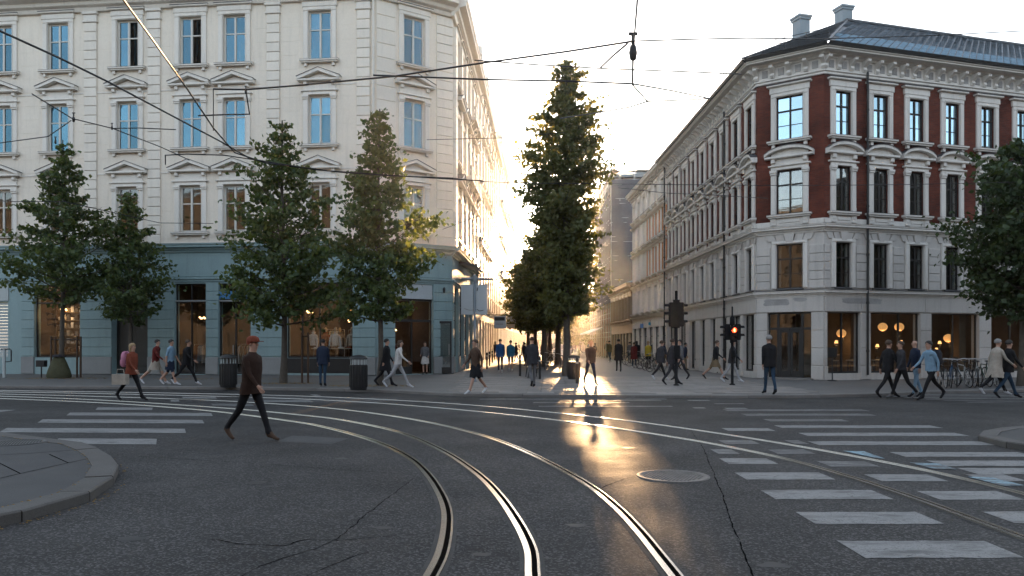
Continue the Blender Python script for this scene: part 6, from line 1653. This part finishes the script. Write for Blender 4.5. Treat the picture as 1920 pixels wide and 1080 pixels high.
p = G(1076, 711, KZ); t = bin_((p.x, p.y, KZ), 'grey litter bin at the foot of the tall sunlit tree', 1.05, 0.27)

def signal(px, py, label, lit=True, h=3.1):
    p = G(px, py, KZ)
    t = thing('traffic_signal', (p.x, p.y, KZ), 0, label, 'traffic light', 'signals at the far kerb')
    ob('pole', MB().lathe([(0.11,0),(0.11,0.04),(0.055,0.06),(0.055,h),(0.06,h+0.02),(0,h+0.05)], 10).mesh('pole', M['signal_black']), t)
    def head(x, y, z, rz, n, litk=None):
        hd = ob('signal_head', MB().bbox(-0.11, 0.11, -0.10, 0.10, 0, 0.30*n, 0.03).mesh('signal_head', M['signal_black']), t, (x, y, z), rz)
        for k in range(n):
            zc = 0.15 + 0.30*k
            lm = M['lamp_red'] if litk == k else M['lamp_off']
            ob('lens', MB().lathe([(0.095,0),(0.09,0.01),(0.05,0.02),(0,0.024)], 14).mesh('lens', lm), hd, (0, -0.10, zc)).rotation_euler = (PI/2, 0, 0)
            vz = MB(); seg = 10
            ring = [(0.10*math.cos(PI*j/seg), 0.10*math.sin(PI*j/seg)) for j in range(seg+1)]
            for (a, b), (c, d) in zip(ring, ring[1:]): vz.add([(a,-0.10,zc+b),(c,-0.10,zc+d),(c,-0.24,zc+d*0.9),(a,-0.24,zc+b*0.9)], [(0,1,2,3)])
            ob('visor', vz.mesh('visor', M['signal_black']), hd)
            if litk == k:
                fig = MB(); fig.ball((0,-0.135,zc+0.055), 0.014, 8, 5); fig.prof_y([(-0.02,zc+0.035),(-0.022,zc-0.005),(-0.012,zc-0.065),(0.0,zc-0.065),(0.0,zc-0.01),(0.012,zc-0.065),(0.024,zc-0.065),(0.02,zc-0.005),(0.022,zc+0.035)], -0.138, -0.128)
                ob('walker_symbol', fig.mesh('walker_symbol', M['lamp_core']), hd)
        return hd
    return t, head
M['lamp_red'] = emit('red_signal', (1.0, 0.045, 0.012), 1.3)
M['lamp_core'] = emit('signal_figure', (1.0, 0.32, 0.10), 2.6)
M['lamp_off'] = pm('unlit_lens', (0.03, 0.02, 0.02), 0.3, 0.1)
t, hd = signal(1373, 722, 'signal pole showing a red standing figure before the brick building', h=2.5)
hd(0.0, -0.16, 1.62, 0.0, 2, 1)
hd(-0.20, 0.0, 1.70, LFT, 2); hd(0.20, 0.0, 1.70, RGT, 2)
ob('push_button', MB().bbox(-0.07,0.07,-0.13,-0.05,1.05,1.3,0.02).mesh('push_button', M['yellow_box'] if 'yellow_box' in M else M['signal_black']), t)
ob('top_cap', MB().lathe([(0.08,2.25),(0.10,2.3),(0.09,2.55),(0.03,2.62),(0.03,2.95),(0,2.97)], 10).mesh('top_cap', M['signal_black']), t)
t, hd = signal(1268, 723, 'tall black signal pole with unlit side lamps at the street mouth', h=3.5)
hd(-0.17, 0.0, 2.2, LFT, 3); hd(0.17, 0.0, 2.2, RGT, 3); hd(0.0, 0.17, 2.15, PI, 3)
ob('backing_plate', MB().bbox(-0.12,0.12,-0.08,0.0,2.15,3.2,0.02).mesh('backing_plate', M['signal_black']), t)
ob('control_box', MB().bbox(-0.11,0.11,-0.16,-0.05,1.0,1.5,0.02).mesh('control_box', M['signal_black']), t)

# banner sign on the left pole
p = G(890, 716, KZ)
t = thing('banner_sign', (p.x, p.y, KZ), 0, 'blank white double banner on a pole by the cream corner', 'sign')
ob('pole', MB().lathe([(0.08,0),(0.08,0.05),(0.05,0.07),(0.05,4.4),(0,4.42)], 10).mesh('pole', M['zinc']), t)
ob('arm', MB().tube([(-0.55,0,4.22),(0.75,0,4.20)], 0.055, 8).lathe([(0.10,4.10),(0.10,4.34)], 10).mesh('arm', M['zinc']), t)
ob('panel', MB().box(-0.56,-0.05,-0.03,0.03,2.72,4.0).mesh('panel', M['banner']) if 'banner' in M else MB().bbox(-0.56,-0.055,-0.03,0.03,2.75,3.98,0.01).mesh('panel', M['signwhite']), t)
ob('panel', MB().bbox(0.055,0.52,-0.03,0.03,2.75,3.98,0.01).mesh('panel', M['signwhite']), t)
sq = MB().tube([(-0.42,-0.036,3.0),(-0.2,-0.036,2.93),(0.08,-0.036,2.95)], 0.006, 4).tube([(0.1,-0.036,2.97),(0.2,-0.036,2.9),(0.36,-0.036,2.93)], 0.012, 4).tube([(0.10,-0.036,3.72),(0.13,-0.036,3.86)], 0.02, 4)
ob('brush_mark', sq.mesh('brush_mark', M['darkframe']), t)
# hanging shop signs down the left side
def hanging_sign(px, py, Y, w, h, label, mat, dark=True):
    p = atY(px, py, Y); t = thing('hanging_sign', p, 0, label, 'sign', 'projecting shop signs on the left side')
    ob('board', MB().bbox(-w/2, w/2, -0.05, 0.05, -h/2, h/2, 0.01).mesh('board', M[mat]), t)
    ob('bracket', MB().tube([(-w/2-0.5,0,h/2+0.06),(w/2,0,h/2+0.06)], 0.025, 6).mesh('bracket', M['black']), t)
    if dark: ob('dark_band', MB().bbox(-w/2+0.04, w/2-0.10, -0.06, -0.05, 0.12*h, 0.40*h, 0.004).mesh('dark_band', M['black']), t); ob('lettering', MB().bbox(-w*0.30, w*0.22, -0.058, -0.05, -0.22*h, -0.1*h, 0.003).mesh('lettering', M['grey_patch']), t)
hanging_sign(938, 604, 49, 0.78, 0.80, 'small white shop sign with a dark band', 'signwhite')
hanging_sign(962, 600, 66, 1.0, 0.6, 'plain pale sign beyond the banded one', 'signwhite', False)
hanging_sign(958, 612, 60, 0.6, 0.35, 'small yellow sign under the pale one', 'signyellow' if 'signyellow' in M else 'sand_wall', False)
# blue shop signs on the white townhouse
def flat_sign(px, py, Y, w, h, label, mat):
    p = atY(px, py, Y); t = thing('hanging_sign', p, 0, label, 'sign', 'small blue signs on the white townhouse')
    ob('board', MB().bbox(-w/2, w/2, -0.05, 0.05, -h/2, h/2, 0.01).mesh('board', M[mat]), t); ob('bracket', MB().tube([(0,0,h/2),(0,0,h/2+0.12),(0.6,0,h/2+0.12)], 0.02, 5).mesh('bracket', M['black']), t)
M['signcyan'] = pm('sign_cyan', (0.05, 0.30, 0.42), 0.5, 0.05)
M['signblue2'] = pm('sign_mid_blue', (0.13, 0.26, 0.52), 0.5, 0.05)
flat_sign(1205, 611, 62, 0.42, 0.34, 'largest mid blue sign over the townhouse shop', 'signblue2')
flat_sign(1219, 607, 59, 0.26, 0.22, 'small cyan sign in the middle of the townhouse shop', 'signcyan')
flat_sign(1238, 605, 56, 0.22, 0.2, 'small blue sign nearest the brick building', 'signblue2')

# bench and bollards under the trees
def bench(loc, rz, label):
    t = thing('bench', loc, rz, label, 'bench', 'benches under the middle trees')
    for k in range(4): ob('seat_slat', MB().slab(-0.9, 0.9, -0.24+k*0.125, -0.135+k*0.125, 0.42, 0.455, 0.008).mesh('seat_slat', M['wood']), t)
    for k in range(3): ob('back_slat', MB().bbox(-0.9, 0.9, 0.28+0.02*k, 0.31+0.02*k, 0.55+k*0.13, 0.65+k*0.13, 0.008).mesh('back_slat', M['wood']), t)
    for x in (-0.75, 0.75): ob('leg', MB().tube([(x,-0.22,0),(x,-0.22,0.42),(x,0.24,0.42),(x,0.34,0.95)], 0.022, 6).tube([(x,0.24,0.42),(x,0.30,0)], 0.022, 6).mesh('leg', M['black']), t)
M['wood'] = pm('dark_bench_wood', (0.06, 0.035, 0.02), 0.6, 0.2, 3, 30, 0.15)
p = G(1000, 708, KZ); bench((p.x, p.y, KZ), 1.62, 'dark slatted bench left of the tall tree')
p = G(1014, 690, KZ); bench((p.x, p.y, KZ), 1.62, 'second dark bench behind the first, under the trees')
def bollard(px, py, label):
    p = G(px, py, KZ); t = thing('bollard', (p.x, p.y, KZ), 0, label, 'bollard', 'bollards in the pedestrian street')
    ob('post', MB().lathe([(0.06,0),(0.055,0.05),(0.05,0.9),(0.06,0.92),(0.06,0.98),(0.02,1.03),(0,1.03)], 10).mesh('post', M['black']), t); ob('band', MB().lathe([(0.056,0.78),(0.056,0.84)], 10).mesh('band', M['shutter']), t)
bollard(1082, 719, 'thin bollard beside the grey litter bin'); bollard(1012, 711, 'dark bollard just right of the charcoal jacket'); bollard(975, 705, 'dark bollard left of the charcoal jacket'); bollard(1006, 700, 'dark bollard behind the charcoal jacket')
for px, py, lab in ((913, 692, 'low dark post by the cream street wall, nearest of three'), (918, 686, 'low dark post by the cream street wall, middle of three'), (923, 681, 'low dark post by the cream street wall, farthest of three')): bollard(px, py, lab)

# ---- bicycles
def bike_meshes(fc):
    m = {}
    w = MB(); n = 24
    w.tube([(0.335*math.cos(2*PI*k/n), 0, 0.335*math.sin(2*PI*k/n)) for k in range(n)], 0.019, 5, closed=True); m['tyre'] = w.mesh('tyre', M['black'])
    w = MB(); w.tube([(0.312*math.cos(2*PI*k/n), 0, 0.312*math.sin(2*PI*k/n)) for k in range(n)], 0.009, 4, closed=True)
    for k in range(12):
        a = 2*PI*k/12; w.tube([(0.02*math.cos(a+0.5), (0.02 if k%2 else -0.02), 0.02*math.sin(a+0.5)), (0.31*math.cos(a), 0, 0.31*math.sin(a))], 0.0025, 3, cap=False)
    w.tube([(0,-0.05,0),(0,0.05,0)], 0.02, 6); m['rim'] = w.mesh('rim', M['steel'])
    f = MB()
    bb, st, ht, hb, ra, fa = (-0.06,0,0.29), (-0.22,0,0.78), (0.36,0,0.82), (0.39,0,0.70), (-0.52,0,0.34), (0.54,0,0.34)
    for a, b, r in ((bb,st,0.016),(st,ht,0.016),(bb,hb,0.018),(ht,hb,0.018)): f.tube([a,b], r, 6)
    for s in (-0.05, 0.05):
        f.tube([(bb[0],s*0.6,bb[2]),(ra[0],s,ra[2])], 0.009, 5); f.tube([(st[0],s*0.3,st[2]-0.05),(ra[0],s,ra[2])], 0.008, 5); f.tube([(hb[0],s*0.7,hb[2]-0.02),(fa[0],s,fa[2])], 0.011, 5)
    m['frame'] = f.mesh('frame', fc)
    m['saddle'] = MB().tube([(-0.22,0,0.76),(-0.25,0,0.90)], 0.013, 6).lathe([(0.02,-0.025),(0.075,-0.01),(0.08,0.01),(0.03,0.03)], 10, (-0.27,0,0.93), 0, 1.7, 1.0).mesh('saddle', M['black'])
    m['handlebar'] = MB().tube([(0.36,0,0.80),(0.34,0,0.98)], 0.013, 6).tube([(0.22,-0.30,1.0),(0.33,-0.22,1.02),(0.37,0,0.99),(0.33,0.22,1.02),(0.22,0.30,1.0)], 0.012, 6).mesh('handlebar', M['steel'])
    m['crank'] = MB().lathe([(0.09,-0.006),(0.09,0.006)], 14).mesh('crank', M['steel']); m['pedals'] = MB().tube([(-0.06,0.06,0.29),(0.02,0.08,0.14),(0.02,0.16,0.14)], 0.011, 5).tube([(-0.06,-0.06,0.29),(-0.14,-0.08,0.44),(-0.14,-0.16,0.44)], 0.011, 5).mesh('pedals', M['black'])
    return m
BK = [bike_meshes(pm('bike_paint_'+n, c, 0.35, 0.1)) for n, c in (('black',(0.015,0.015,0.015)),('blue',(0.03,0.09,0.18)),('white',(0.4,0.42,0.42)),('green',(0.03,0.07,0.04)))]
def bicycle(x, y, z, rz, k, label, group, lean=0.08):
    t = thing('bicycle', (x, y, z), rz, label, 'bicycle', group); t.rotation_euler = (lean, 0, rz)
    m = BK[k]
    for xx in (-0.52, 0.54):
        wh = ob('wheel', m['tyre'], t, (xx, 0, 0.354)); ob('rim', m['rim'], wh)
    for n_ in ('frame', 'saddle', 'handlebar', 'pedals'): ob(n_, m[n_], t)
    ob('crank', m['crank'], t, (-0.06, 0.05, 0.29)).rotation_euler = (PI/2, 0, 0)
gb = 'bicycles parked in front of the cafe'
rb = random.Random(9)
ords = ['first','second','third','fourth','fifth','sixth','seventh','eighth','ninth']
for i in range(9):
    p = G(1768 + i*13, 727 - i*0.4, KZ)
    k = [0,1,0,2,0,2,3,0,1][i]
    bicycle(p.x, p.y, KZ, 1.25 + rb.uniform(-0.2,0.2), k, f"{['black','blue','white','green'][k]} bicycle, {ords[i]} from the left in the cafe row", gb, rb.uniform(-0.1,0.12))
gb2 = 'bicycles parked along the right side of the pedestrian street'
for i in range(7):
    p = G(1230 - i*9.5, 697 - i*2.6, KZ); k = rb.choice([0,0,1,3])
    bicycle(p.x, p.y, KZ, 0.5 + rb.uniform(-0.3,0.3), k, f"{['black','blue','white','green'][k]} bicycle, {ords[i]} from the brick building along the street", gb2, rb.uniform(-0.1,0.1))
gb3 = 'bicycles leaning by the middle trees'
for i, (px, py) in enumerate(((1026,693),(1050,699),(1034,684))):
    p = G(px, py, KZ); bicycle(p.x, p.y, KZ, 1.3 + 0.3*i, 0, ['dark bicycle between the bench and the tall tree','dark bicycle against the tall tree trunk','dark bicycle behind the other two by the trees'][i], gb3, 0.1)
# white rack at the left edge
p = G(8, 708, KZ); t = thing('bicycle_rack', (p.x, p.y, KZ), 0, 'white tubular post with a dark handle at the left edge', 'rack')
ob('post', MB().tube([(0,0,0),(0,0,1.3)], 0.07, 8).mesh('post', M['shutter']), t); ob('handle', MB().tube([(-0.15,0,1.3),(0.25,0,1.32),(0.32,0,1.25),(0.32,0,0.75),(0.0,0,0.72)], 0.03, 6).mesh('handle', M['black']), t)
# tree bag, stakes and small box at the first tree
p0 = Vector(((118-960)/FPX*Yt[0], Yt[0], KZ))
m = MB(); vs = []
t = thing('watering_bag', (p0.x-0.1, p0.y-0.14, KZ), 0, 'dark green watering bag slumped round the foot of the broad tree', 'bag')
ob('sack', MB().lathe([(0.50,0),(0.55,0.08),(0.48,0.35),(0.34,0.7),(0.24,0.92),(0.26,1.0),(0.2,1.02)], 16, (0,0,0), 0, 1.0, 0.75).mesh('sack', CL['olive']), t); ob('flap', MB().lathe([(0.27,0.95),(0.29,1.0),(0.2,1.06),(0.1,1.07)], 12).mesh('flap', CL['charcoal']), t)
def stakes(p, label, dx, h):
    t = thing('tree_stakes', (p.x, p.y, KZ), 0, label, 'tree stake', 'stakes supporting the young trees')
    for x in dx: ob('stake', MB().tube([(x,0,0),(x,0,h)], 0.045, 6).mesh('stake', M['wood']), t)
    ob('tie', MB().tube([(min(dx),0,h-0.15),(max(dx),0,h-0.15)], 0.03, 5).mesh('tie', M['black']), t)
stakes(p0 + Vector((0,0.35,0)), 'dark stakes flanking the broad tree', (-0.75,-0.55,0.45,0.62), 1.9)
stakes(Vector(((572-960)/FPX*30.6, 30.6, KZ)), 'pair of dark stakes in front of the clothing shop', (-0.12,0.12), 2.0)
t = thing('notice_box', (p0.x-1.05, p0.y+0.1, KZ), 0, 'small dark box on a post beside the watering bag', 'box')
ob('post', MB().tube([(0,0,0),(0,0,0.7)], 0.03, 6).mesh('post', M['black']), t); ob('box', MB().bbox(-0.2,0.2,-0.12,0.12,0.5,0.8,0.02).mesh('box', M['black']), t)
# menu stand by the cafe
q = rR.at(-0.15, -0.7); t = thing('menu_stand', (q.x, q.y, KZ), rR.ang, 'narrow dark menu stand against the cafe corner pier', 'stand')
ob('panel', MB().bbox(-0.22,0.22,-0.03,0.03,1.0,1.4,0.01).mesh('panel', M['black']), t); ob('post', MB().tube([(0,0,0),(0,0,1.0)], 0.025, 6).lathe([(0.2,0),(0.2,0.03),(0.05,0.05)], 12).mesh('post', M['black']), t)

# ================================================================== inside the shops
M['paper_lamp'] = emit('paper_lamp', (1.0, 0.50, 0.17), 0.13)
M['bulb'] = emit('warm_bulb', (1.0, 0.58, 0.22), 1.6)
def lamp_light(name, loc, watts, parent=None, size=0.15, col=(1.0, 0.60, 0.28)):
    l = bpy.data.lights.new(name, 'POINT'); l.energy = watts * 0.22; l.color = col; l.shadow_soft_size = size
    o = bpy.data.objects.new(name, l); COL.objects.link(o); o.location = loc
    if parent: o.parent = parent
    return o
def globe(p, r, label, top, watts):
    t = thing('pendant_lamp', p, 0, label, 'lamp', 'round paper lamps in the cafe')
    ob('shade', MB().ball((0,0,0), r, 18, 10, 0, 0.92).mesh('shade', M['paper_lamp']), t); ob('cord', MB().tube([(0,0,r*0.9),(0,0,top-p[2])], 0.008, 4).mesh('cord', M['black']), t)
    if watts: lamp_light('lamp_glow', (0,0,-r-0.12), watts, t, 0.12)
for (px, py, Y, w, lab) in ((1486,618,36.3,14,'round lit paper lamp behind the cafe doors'), (1577.5,625,36.0,8,'round lit paper lamp in the first cafe window'), (1655,613,36.6,8,'left one of two round paper lamps in the wide cafe window'), (1686,613,36.6,8,'right one of two round paper lamps in the wide cafe window'), (1778,634,37.2,8,'round lit paper lamp in the third cafe window')):
    p = atY(px, py, Y); globe(tuple(p), 0.215, lab, 3.59, w)
def ceil_spot(fr, x, y, z, label):
    q = fr.at(x, y); t = thing('ceiling_spot', (q.x, q.y, z), 0, label, 'lamp', 'small ceiling spots in the cafe')
    ob('can', MB().lathe([(0.05,0.0),(0.06,0.10),(0.03,0.13)], 8).mesh('can', M['black']), t); ob('bulb', MB().ball((0,0,-0.012), 0.042, 8, 5).mesh('bulb', M['bulb']), t)
for i, (x, y, lab) in enumerate(((1.55,2.2,'spot above the first cafe window'),(4.5,1.6,'spot over the right half of the wide cafe window'),(3.0,3.6,'spot deep behind the wide cafe window'),(6.2,1.4,'left spot in the third cafe window'),(8.2,1.0,'bright spot at the edge of the third cafe window'),(7.2,3.0,'dim spot deep in the third cafe window'))): ceil_spot(rR, x, y, 3.42, lab)
for i, (x, y, lab) in enumerate(((0.55,1.2,'left spot above the cafe doors'),(1.0,1.8,'second spot above the cafe doors'),(2.35,1.4,'right spot above the cafe doors'),(1.6,2.6,'deep spot above the cafe doors'))): ceil_spot(rC, x, y, 3.42, lab)
M['tabletop'] = pm('pale_table', (0.30, 0.26, 0.2), 0.5, 0.1)
def cafe_table(fr, x, y, label):
    q = fr.at(x, y); t = thing('cafe_table', (q.x, q.y, 0.17), fr.ang, label, 'table', 'cafe tables behind the glass')
    ob('table_top', MB().slab(-0.55,0.55,-0.35,0.35,0.72,0.76,0.01).mesh('table_top', M['tabletop']), t)
    for a in (-0.48,0.48):
        for b in (-0.28,0.28): ob('leg', MB().box(a-0.02,a+0.02,b-0.02,b+0.02,0,0.72).mesh('leg', M['black']), t)
def cafe_chair(fr, x, y, rz, label):
    q = fr.at(x, y); t = thing('cafe_chair', (q.x, q.y, 0.17), fr.ang+rz, label, 'chair', 'cafe chairs behind the glass')
    ob('seat', MB().slab(-0.21,0.21,-0.21,0.21,0.43,0.46,0.01).mesh('seat', M['wood']), t); ob('backrest', MB().bbox(-0.2,0.2,0.18,0.21,0.62,0.88,0.01).mesh('backrest', M['wood']), t)
    for a in (-0.19,0.19):
        ob('leg', MB().tube([(a,-0.19,0),(a,-0.19,0.43)], 0.015, 5).mesh('leg', M['wood']), t); ob('leg', MB().tube([(a,0.2,0),(a,0.2,0.9)], 0.015, 5).mesh('leg', M['wood']), t)
for i, (x, lab) in enumerate(((0.95,'first cafe window'),(3.0,'left half of the wide cafe window'),(4.4,'right half of the wide cafe window'),(6.6,'left half of the third cafe window'),(7.9,'right half of the third cafe window'))):
    cafe_table(rR, x, 1.25, 'cafe table in the ' + lab); cafe_chair(rR, x-0.3, 0.72, PI, 'dark chair left of the table in the ' + lab); cafe_chair(rR, x+0.3, 1.85, 0.2, 'dark chair behind the table in the ' + lab)
q = rC.at(1.45, 3.4); t = thing('cafe_counter', (q.x, q.y, 0.17), rC.ang, 'cafe counter with small glowing bottles behind the doors', 'counter')
ob('front', MB().bbox(-1.2,1.2,-0.3,0.3,0,0.95,0.02).mesh('front', M['wood']), t); ob('worktop', MB().slab(-1.25,1.25,-0.35,0.35,0.95,1.0,0.01).mesh('worktop', M['tabletop']), t)
for k in range(7): ob('bottle', MB().lathe([(0.04,1.0),(0.04,1.18),(0.015,1.24),(0.015,1.3)], 8, (-0.9+k*0.3, 0.05*((k*7)%3-1), 0)).mesh('bottle', M['lamp_amber'] if 'lamp_amber' in M else M['bulb'] if k % 3 == 0 else M['tabletop']), t)  # some bottles carry the bulb's emission as an added glow
q = rR.at(8.22, 0.85); t = thing('cafe_column', (q.x, q.y, 0.17), rR.ang, 'pale square column inside the third cafe window', 'column')
ob('shaft', MB().bbox(-0.2,0.2,-0.2,0.2,0,3.42,0.02).mesh('shaft', M['cafe_wall']), t)
q = rR.at(3.6, 2.6); t = thing('cafe_column', (q.x, q.y, 0.17), rR.ang, 'pale square column inside the wide cafe window', 'column')
ob('shaft', MB().bbox(-0.25,0.25,-0.25,0.25,0,3.42,0.02).mesh('shaft', M['cafe_wall']), t)
def table_lamp(px, py, Y, label):
    p = atY(px, py, Y); t = thing('table_lamp', p, 0, label, 'lamp', 'small glowing lamps in the cafe')
    ob('shade', MB().lathe([(0.09,-0.07),(0.05,0.07),(0,0.075)], 12).mesh('shade', M['bulb_dim']), t); ob('stem', MB().tube([(0,0,-0.28),(0,0,-0.06)], 0.012, 6).lathe([(0.07,-0.30),(0.07,-0.28)], 10).mesh('stem', M['black']), t)
    lamp_light('lamp_glow', (0,0,-0.14), 6, t, 0.06)
M['bulb_dim'] = emit('lamp_shade_glow', (1.0, 0.50, 0.17), 0.45)
for a in ((1487,668,36.6,'low glowing lamp behind the right cafe door'),(1517,650,36.8,'small glow at the right edge of the cafe entrance'),(1462,672,37.0,'low glow behind the left cafe door'),(1568,641,35.6,'small lamp at the left of the first cafe window'),(1690,641,36.4,'small lamp under the right paper lamp of the wide window'),(1645,648,36.8,'small lamp beside the column in the wide window'),(1762,642,36.9,'bright lamp at the left of the third cafe window'),(1756,655,36.3,'second bright lamp at the left of the third cafe window'),(1806,650,37.5,'dim lamp in the middle of the third cafe window')): table_lamp(*a)
# clothing shop: mannequins, tables, lamp
def torso_mesh(mat):
    m = MB(); m.lathe([(0.17,0.0),(0.185,0.05),(0.17,0.25),(0.20,0.45),(0.20,0.52),(0.12,0.60),(0.055,0.63),(0.05,0.70)], 16, (0,0,0), 0, 1.0, 0.62)
    for s in (-1,1): m.tube([(s*0.17,0,0.54),(s*0.25,-0.02,0.36),(s*0.28,-0.04,0.12),(s*0.27,-0.08,-0.06)], [0.065,0.065,0.06,0.05], 8)
    m.lathe([(0.06,0.60),(0.10,0.64),(0.105,0.70),(0.07,0.72)], 12, (0,0.03,0)); return m.mesh('jacket', mat)
def mannequin(fr, x, y, z, mat, label):
    q = fr.at(x, y); t = thing('mannequin', (q.x, q.y, z), fr.ang + random.uniform(-0.3,0.3), label, 'mannequin', 'shop window mannequins')
    ob('jacket', torso_mesh(CL[mat]), t, (0,0,0.62)); ob('head', MB().lathe([(0.045,1.28),(0.06,1.34),(0.085,1.42),(0.08,1.5),(0.05,1.56),(0,1.58)], 12).mesh('head', M['tabletop']), t)
    ob('stand', MB().tube([(0,0,0.02),(0,0,0.64)], 0.02, 6).lathe([(0.16,0),(0.16,0.02),(0.03,0.03)], 12).mesh('stand', M['black']), t)
for (px, y, mat, lab) in ((617, 0.95, 'white', 'mannequin in a white hooded jacket, centre of the clothing window'), (646, 1.15, 'beige', 'mannequin in a beige jacket beside the glowing lamp'), (571, 1.2, 'white', 'mannequin in a long pale coat at the left of the clothing window'), (586, 1.9, 'rust', 'mannequin in a red jacket farther inside the shop'), (605, 2.6, 'grey', 'mannequin in a grey jacket deep in the shop')):
    mannequin(fL, u(px), y, 0.95, mat, lab)
q = fL.at((u(590)+u(655))/2, 0.75); t = thing('display_table', (q.x, q.y, 0.9), fL.ang, 'low display table across the clothing shop window', 'table')
ob('table_top', MB().slab(-1.3,1.3,-0.2,0.2,0.5,0.54,0.01).mesh('table_top', M['tabletop']), t)
for a in (-1.2,0,1.2): ob('leg', MB().box(a-0.02,a+0.02,-0.02,0.02,0,0.5).mesh('leg', M['black']), t)
for k in range(6): ob('folded_clothes', MB().slab(-0.14,0.14,-0.1,0.1,0.54,0.60+0.02*(k%3),0.02).mesh('folded_clothes', CL[['white','beige','brown','white','rust','grey'][k]]), t, (-1.05+0.42*k,0,0))
p = fL.at(u(650), 1.6); globe((p.x, p.y, 3.45), 0.34, 'large round paper lamp in the clothing shop window', 4.7, 22)
def pend(fr, x, y, z, label, watts):
    q = fr.at(x, y); t = thing('pendant_lamp', (q.x, q.y, z), 0, label, 'lamp', 'bulb clusters in the left shops')
    for k in range(5): ob('bulb', MB().ball((0.13*math.cos(k*1.26), 0.13*math.sin(k*1.26), 0.05*(k%2)), 0.045, 8, 5).mesh('bulb', M['bulb']), t)
    ob('cord', MB().tube([(0,0,0),(0,0,4.7-z)], 0.008, 4).mesh('cord', M['black']), t)
    if watts: lamp_light('lamp_glow', (0,0,-0.25), watts, t, 0.1)
pend(fL, u(628), 1.8, 3.4, 'upper bulb cluster left of the big paper lamp', 16); pend(fL, u(627), 2.6, 2.85, 'lower bulb cluster deep in the clothing shop', 0); pend(fL, u(560), 1.5, 3.3, 'bulb cluster at the left of the clothing shop', 9)
pend(fL, u(95), 1.0, 3.45, 'bulb cluster in the first shop window', 22); pend(fL, u(355), 1.3, 3.0, 'bulb cluster behind the first glass door', 4)
pend(fC, (ca+cb)/2-0.3, 1.4, 3.4, 'bulb cluster inside the corner entrance', 20); pend(fC, (ca+cb)/2+0.2, 3.0, 2.4, 'low bulb cluster at the back of the corner shop', 8)
pend(fS, 1.6, 0.9, 3.2, 'upper bulb cluster in the side window round the corner', 8); pend(fS, 1.2, 0.8, 2.3, 'lower bulb cluster in the side window round the corner', 0)
def clothes_rack(fr, x, y, z, n, label):
    q = fr.at(x, y); t = thing('clothes_rack', (q.x, q.y, z), fr.ang, label, 'clothes rack', 'racks of clothes in the left shops')
    ob('rail', MB().tube([(-0.7,0,0),(-0.7,0,1.5),(0.7,0,1.5),(0.7,0,0)], 0.018, 6).mesh('rail', M['steel']), t)
    for k in range(n):
        xx = -0.62 + 1.24*k/(n-1); ln = random.uniform(0.6, 1.0); w2 = random.uniform(0.17, 0.23)
        g_ = MB().prof_x([(-0.04,1.44),(-w2,1.36),(-w2-0.02,1.44-ln),(w2+0.02,1.44-ln),(w2,1.36),(0.04,1.44)], xx-0.025, xx+0.025)
        ob('garment', g_.mesh('garment', CL[random.choice(['white','beige','rust','khaki','brown','grey','maroon','yellow','paleblue','charcoal'])]), t)
clothes_rack(fL, u(585), 2.9, 0.92, 12, 'rack of mixed clothes at the back left of the clothing shop')
clothes_rack(fL, u(640), 3.3, 0.92, 14, 'rack of mixed clothes behind the pale mannequins')
clothes_rack(fL, u(357), 1.7, 0.14, 12, 'rack of clothes behind the first glass door')
clothes_rack(fL, u(442), 1.6, 0.14, 12, 'rack of clothes behind the second glass door')
clothes_rack(fC, (ca+cb)/2 - 0.4, 2.6, 0.14, 12, 'rack of clothes inside the corner entrance')
# shelves with goods in the first shop window
q = fL.at(u(97), 1.5); t = thing('display_shelf', (q.x, q.y, 0.92), fL.ang, 'tall dark shelf with small goods in the first shop window', 'shelf')
for k in range(6): ob('board', MB().box(-0.75,0.75,-0.15,0.15,0.3+k*0.42,0.33+k*0.42).mesh('board', M['wood']), t)
for x in (-0.75,0.75): ob('upright', MB().box(x-0.02,x+0.02,-0.15,0.15,0,2.8).mesh('upright', M['wood']), t)
for k in range(6):
    for j in range(6):
        hgt = random.uniform(0.1,0.32); ob('goods', MB().bbox(-0.09,0.09,-0.1,0.1,0,hgt,0.015).mesh('goods', CL[random.choice(['beige','brown','white','khaki','grey','rust','charcoal'])]), t, (-0.6+j*0.24, 0, 0.33+k*0.42))
# script painted on the first shop window
sc = MB()
def squig(x0, z0, w, h, n, ph):
    return [(x0 + w*i/(n*6), 0.165, z0 + h*math.sin(i*1.05+ph)*(0.5+0.5*math.sin(i*0.37+ph))) for i in range(n*6+1)]
xa = u(80)
for (dx, z, w, h, n, ph) in ((0.05,3.22,0.42,0.10,3,0.2),(0.10,2.95,0.62,0.09,4,1.0),(0.12,2.66,0.72,0.11,4,2.1)): sc.tube(squig(xa+dx, z, w, h, n, ph), 0.014, 4)
fL.put('window_script', sc.mesh('window_script', M['black']))
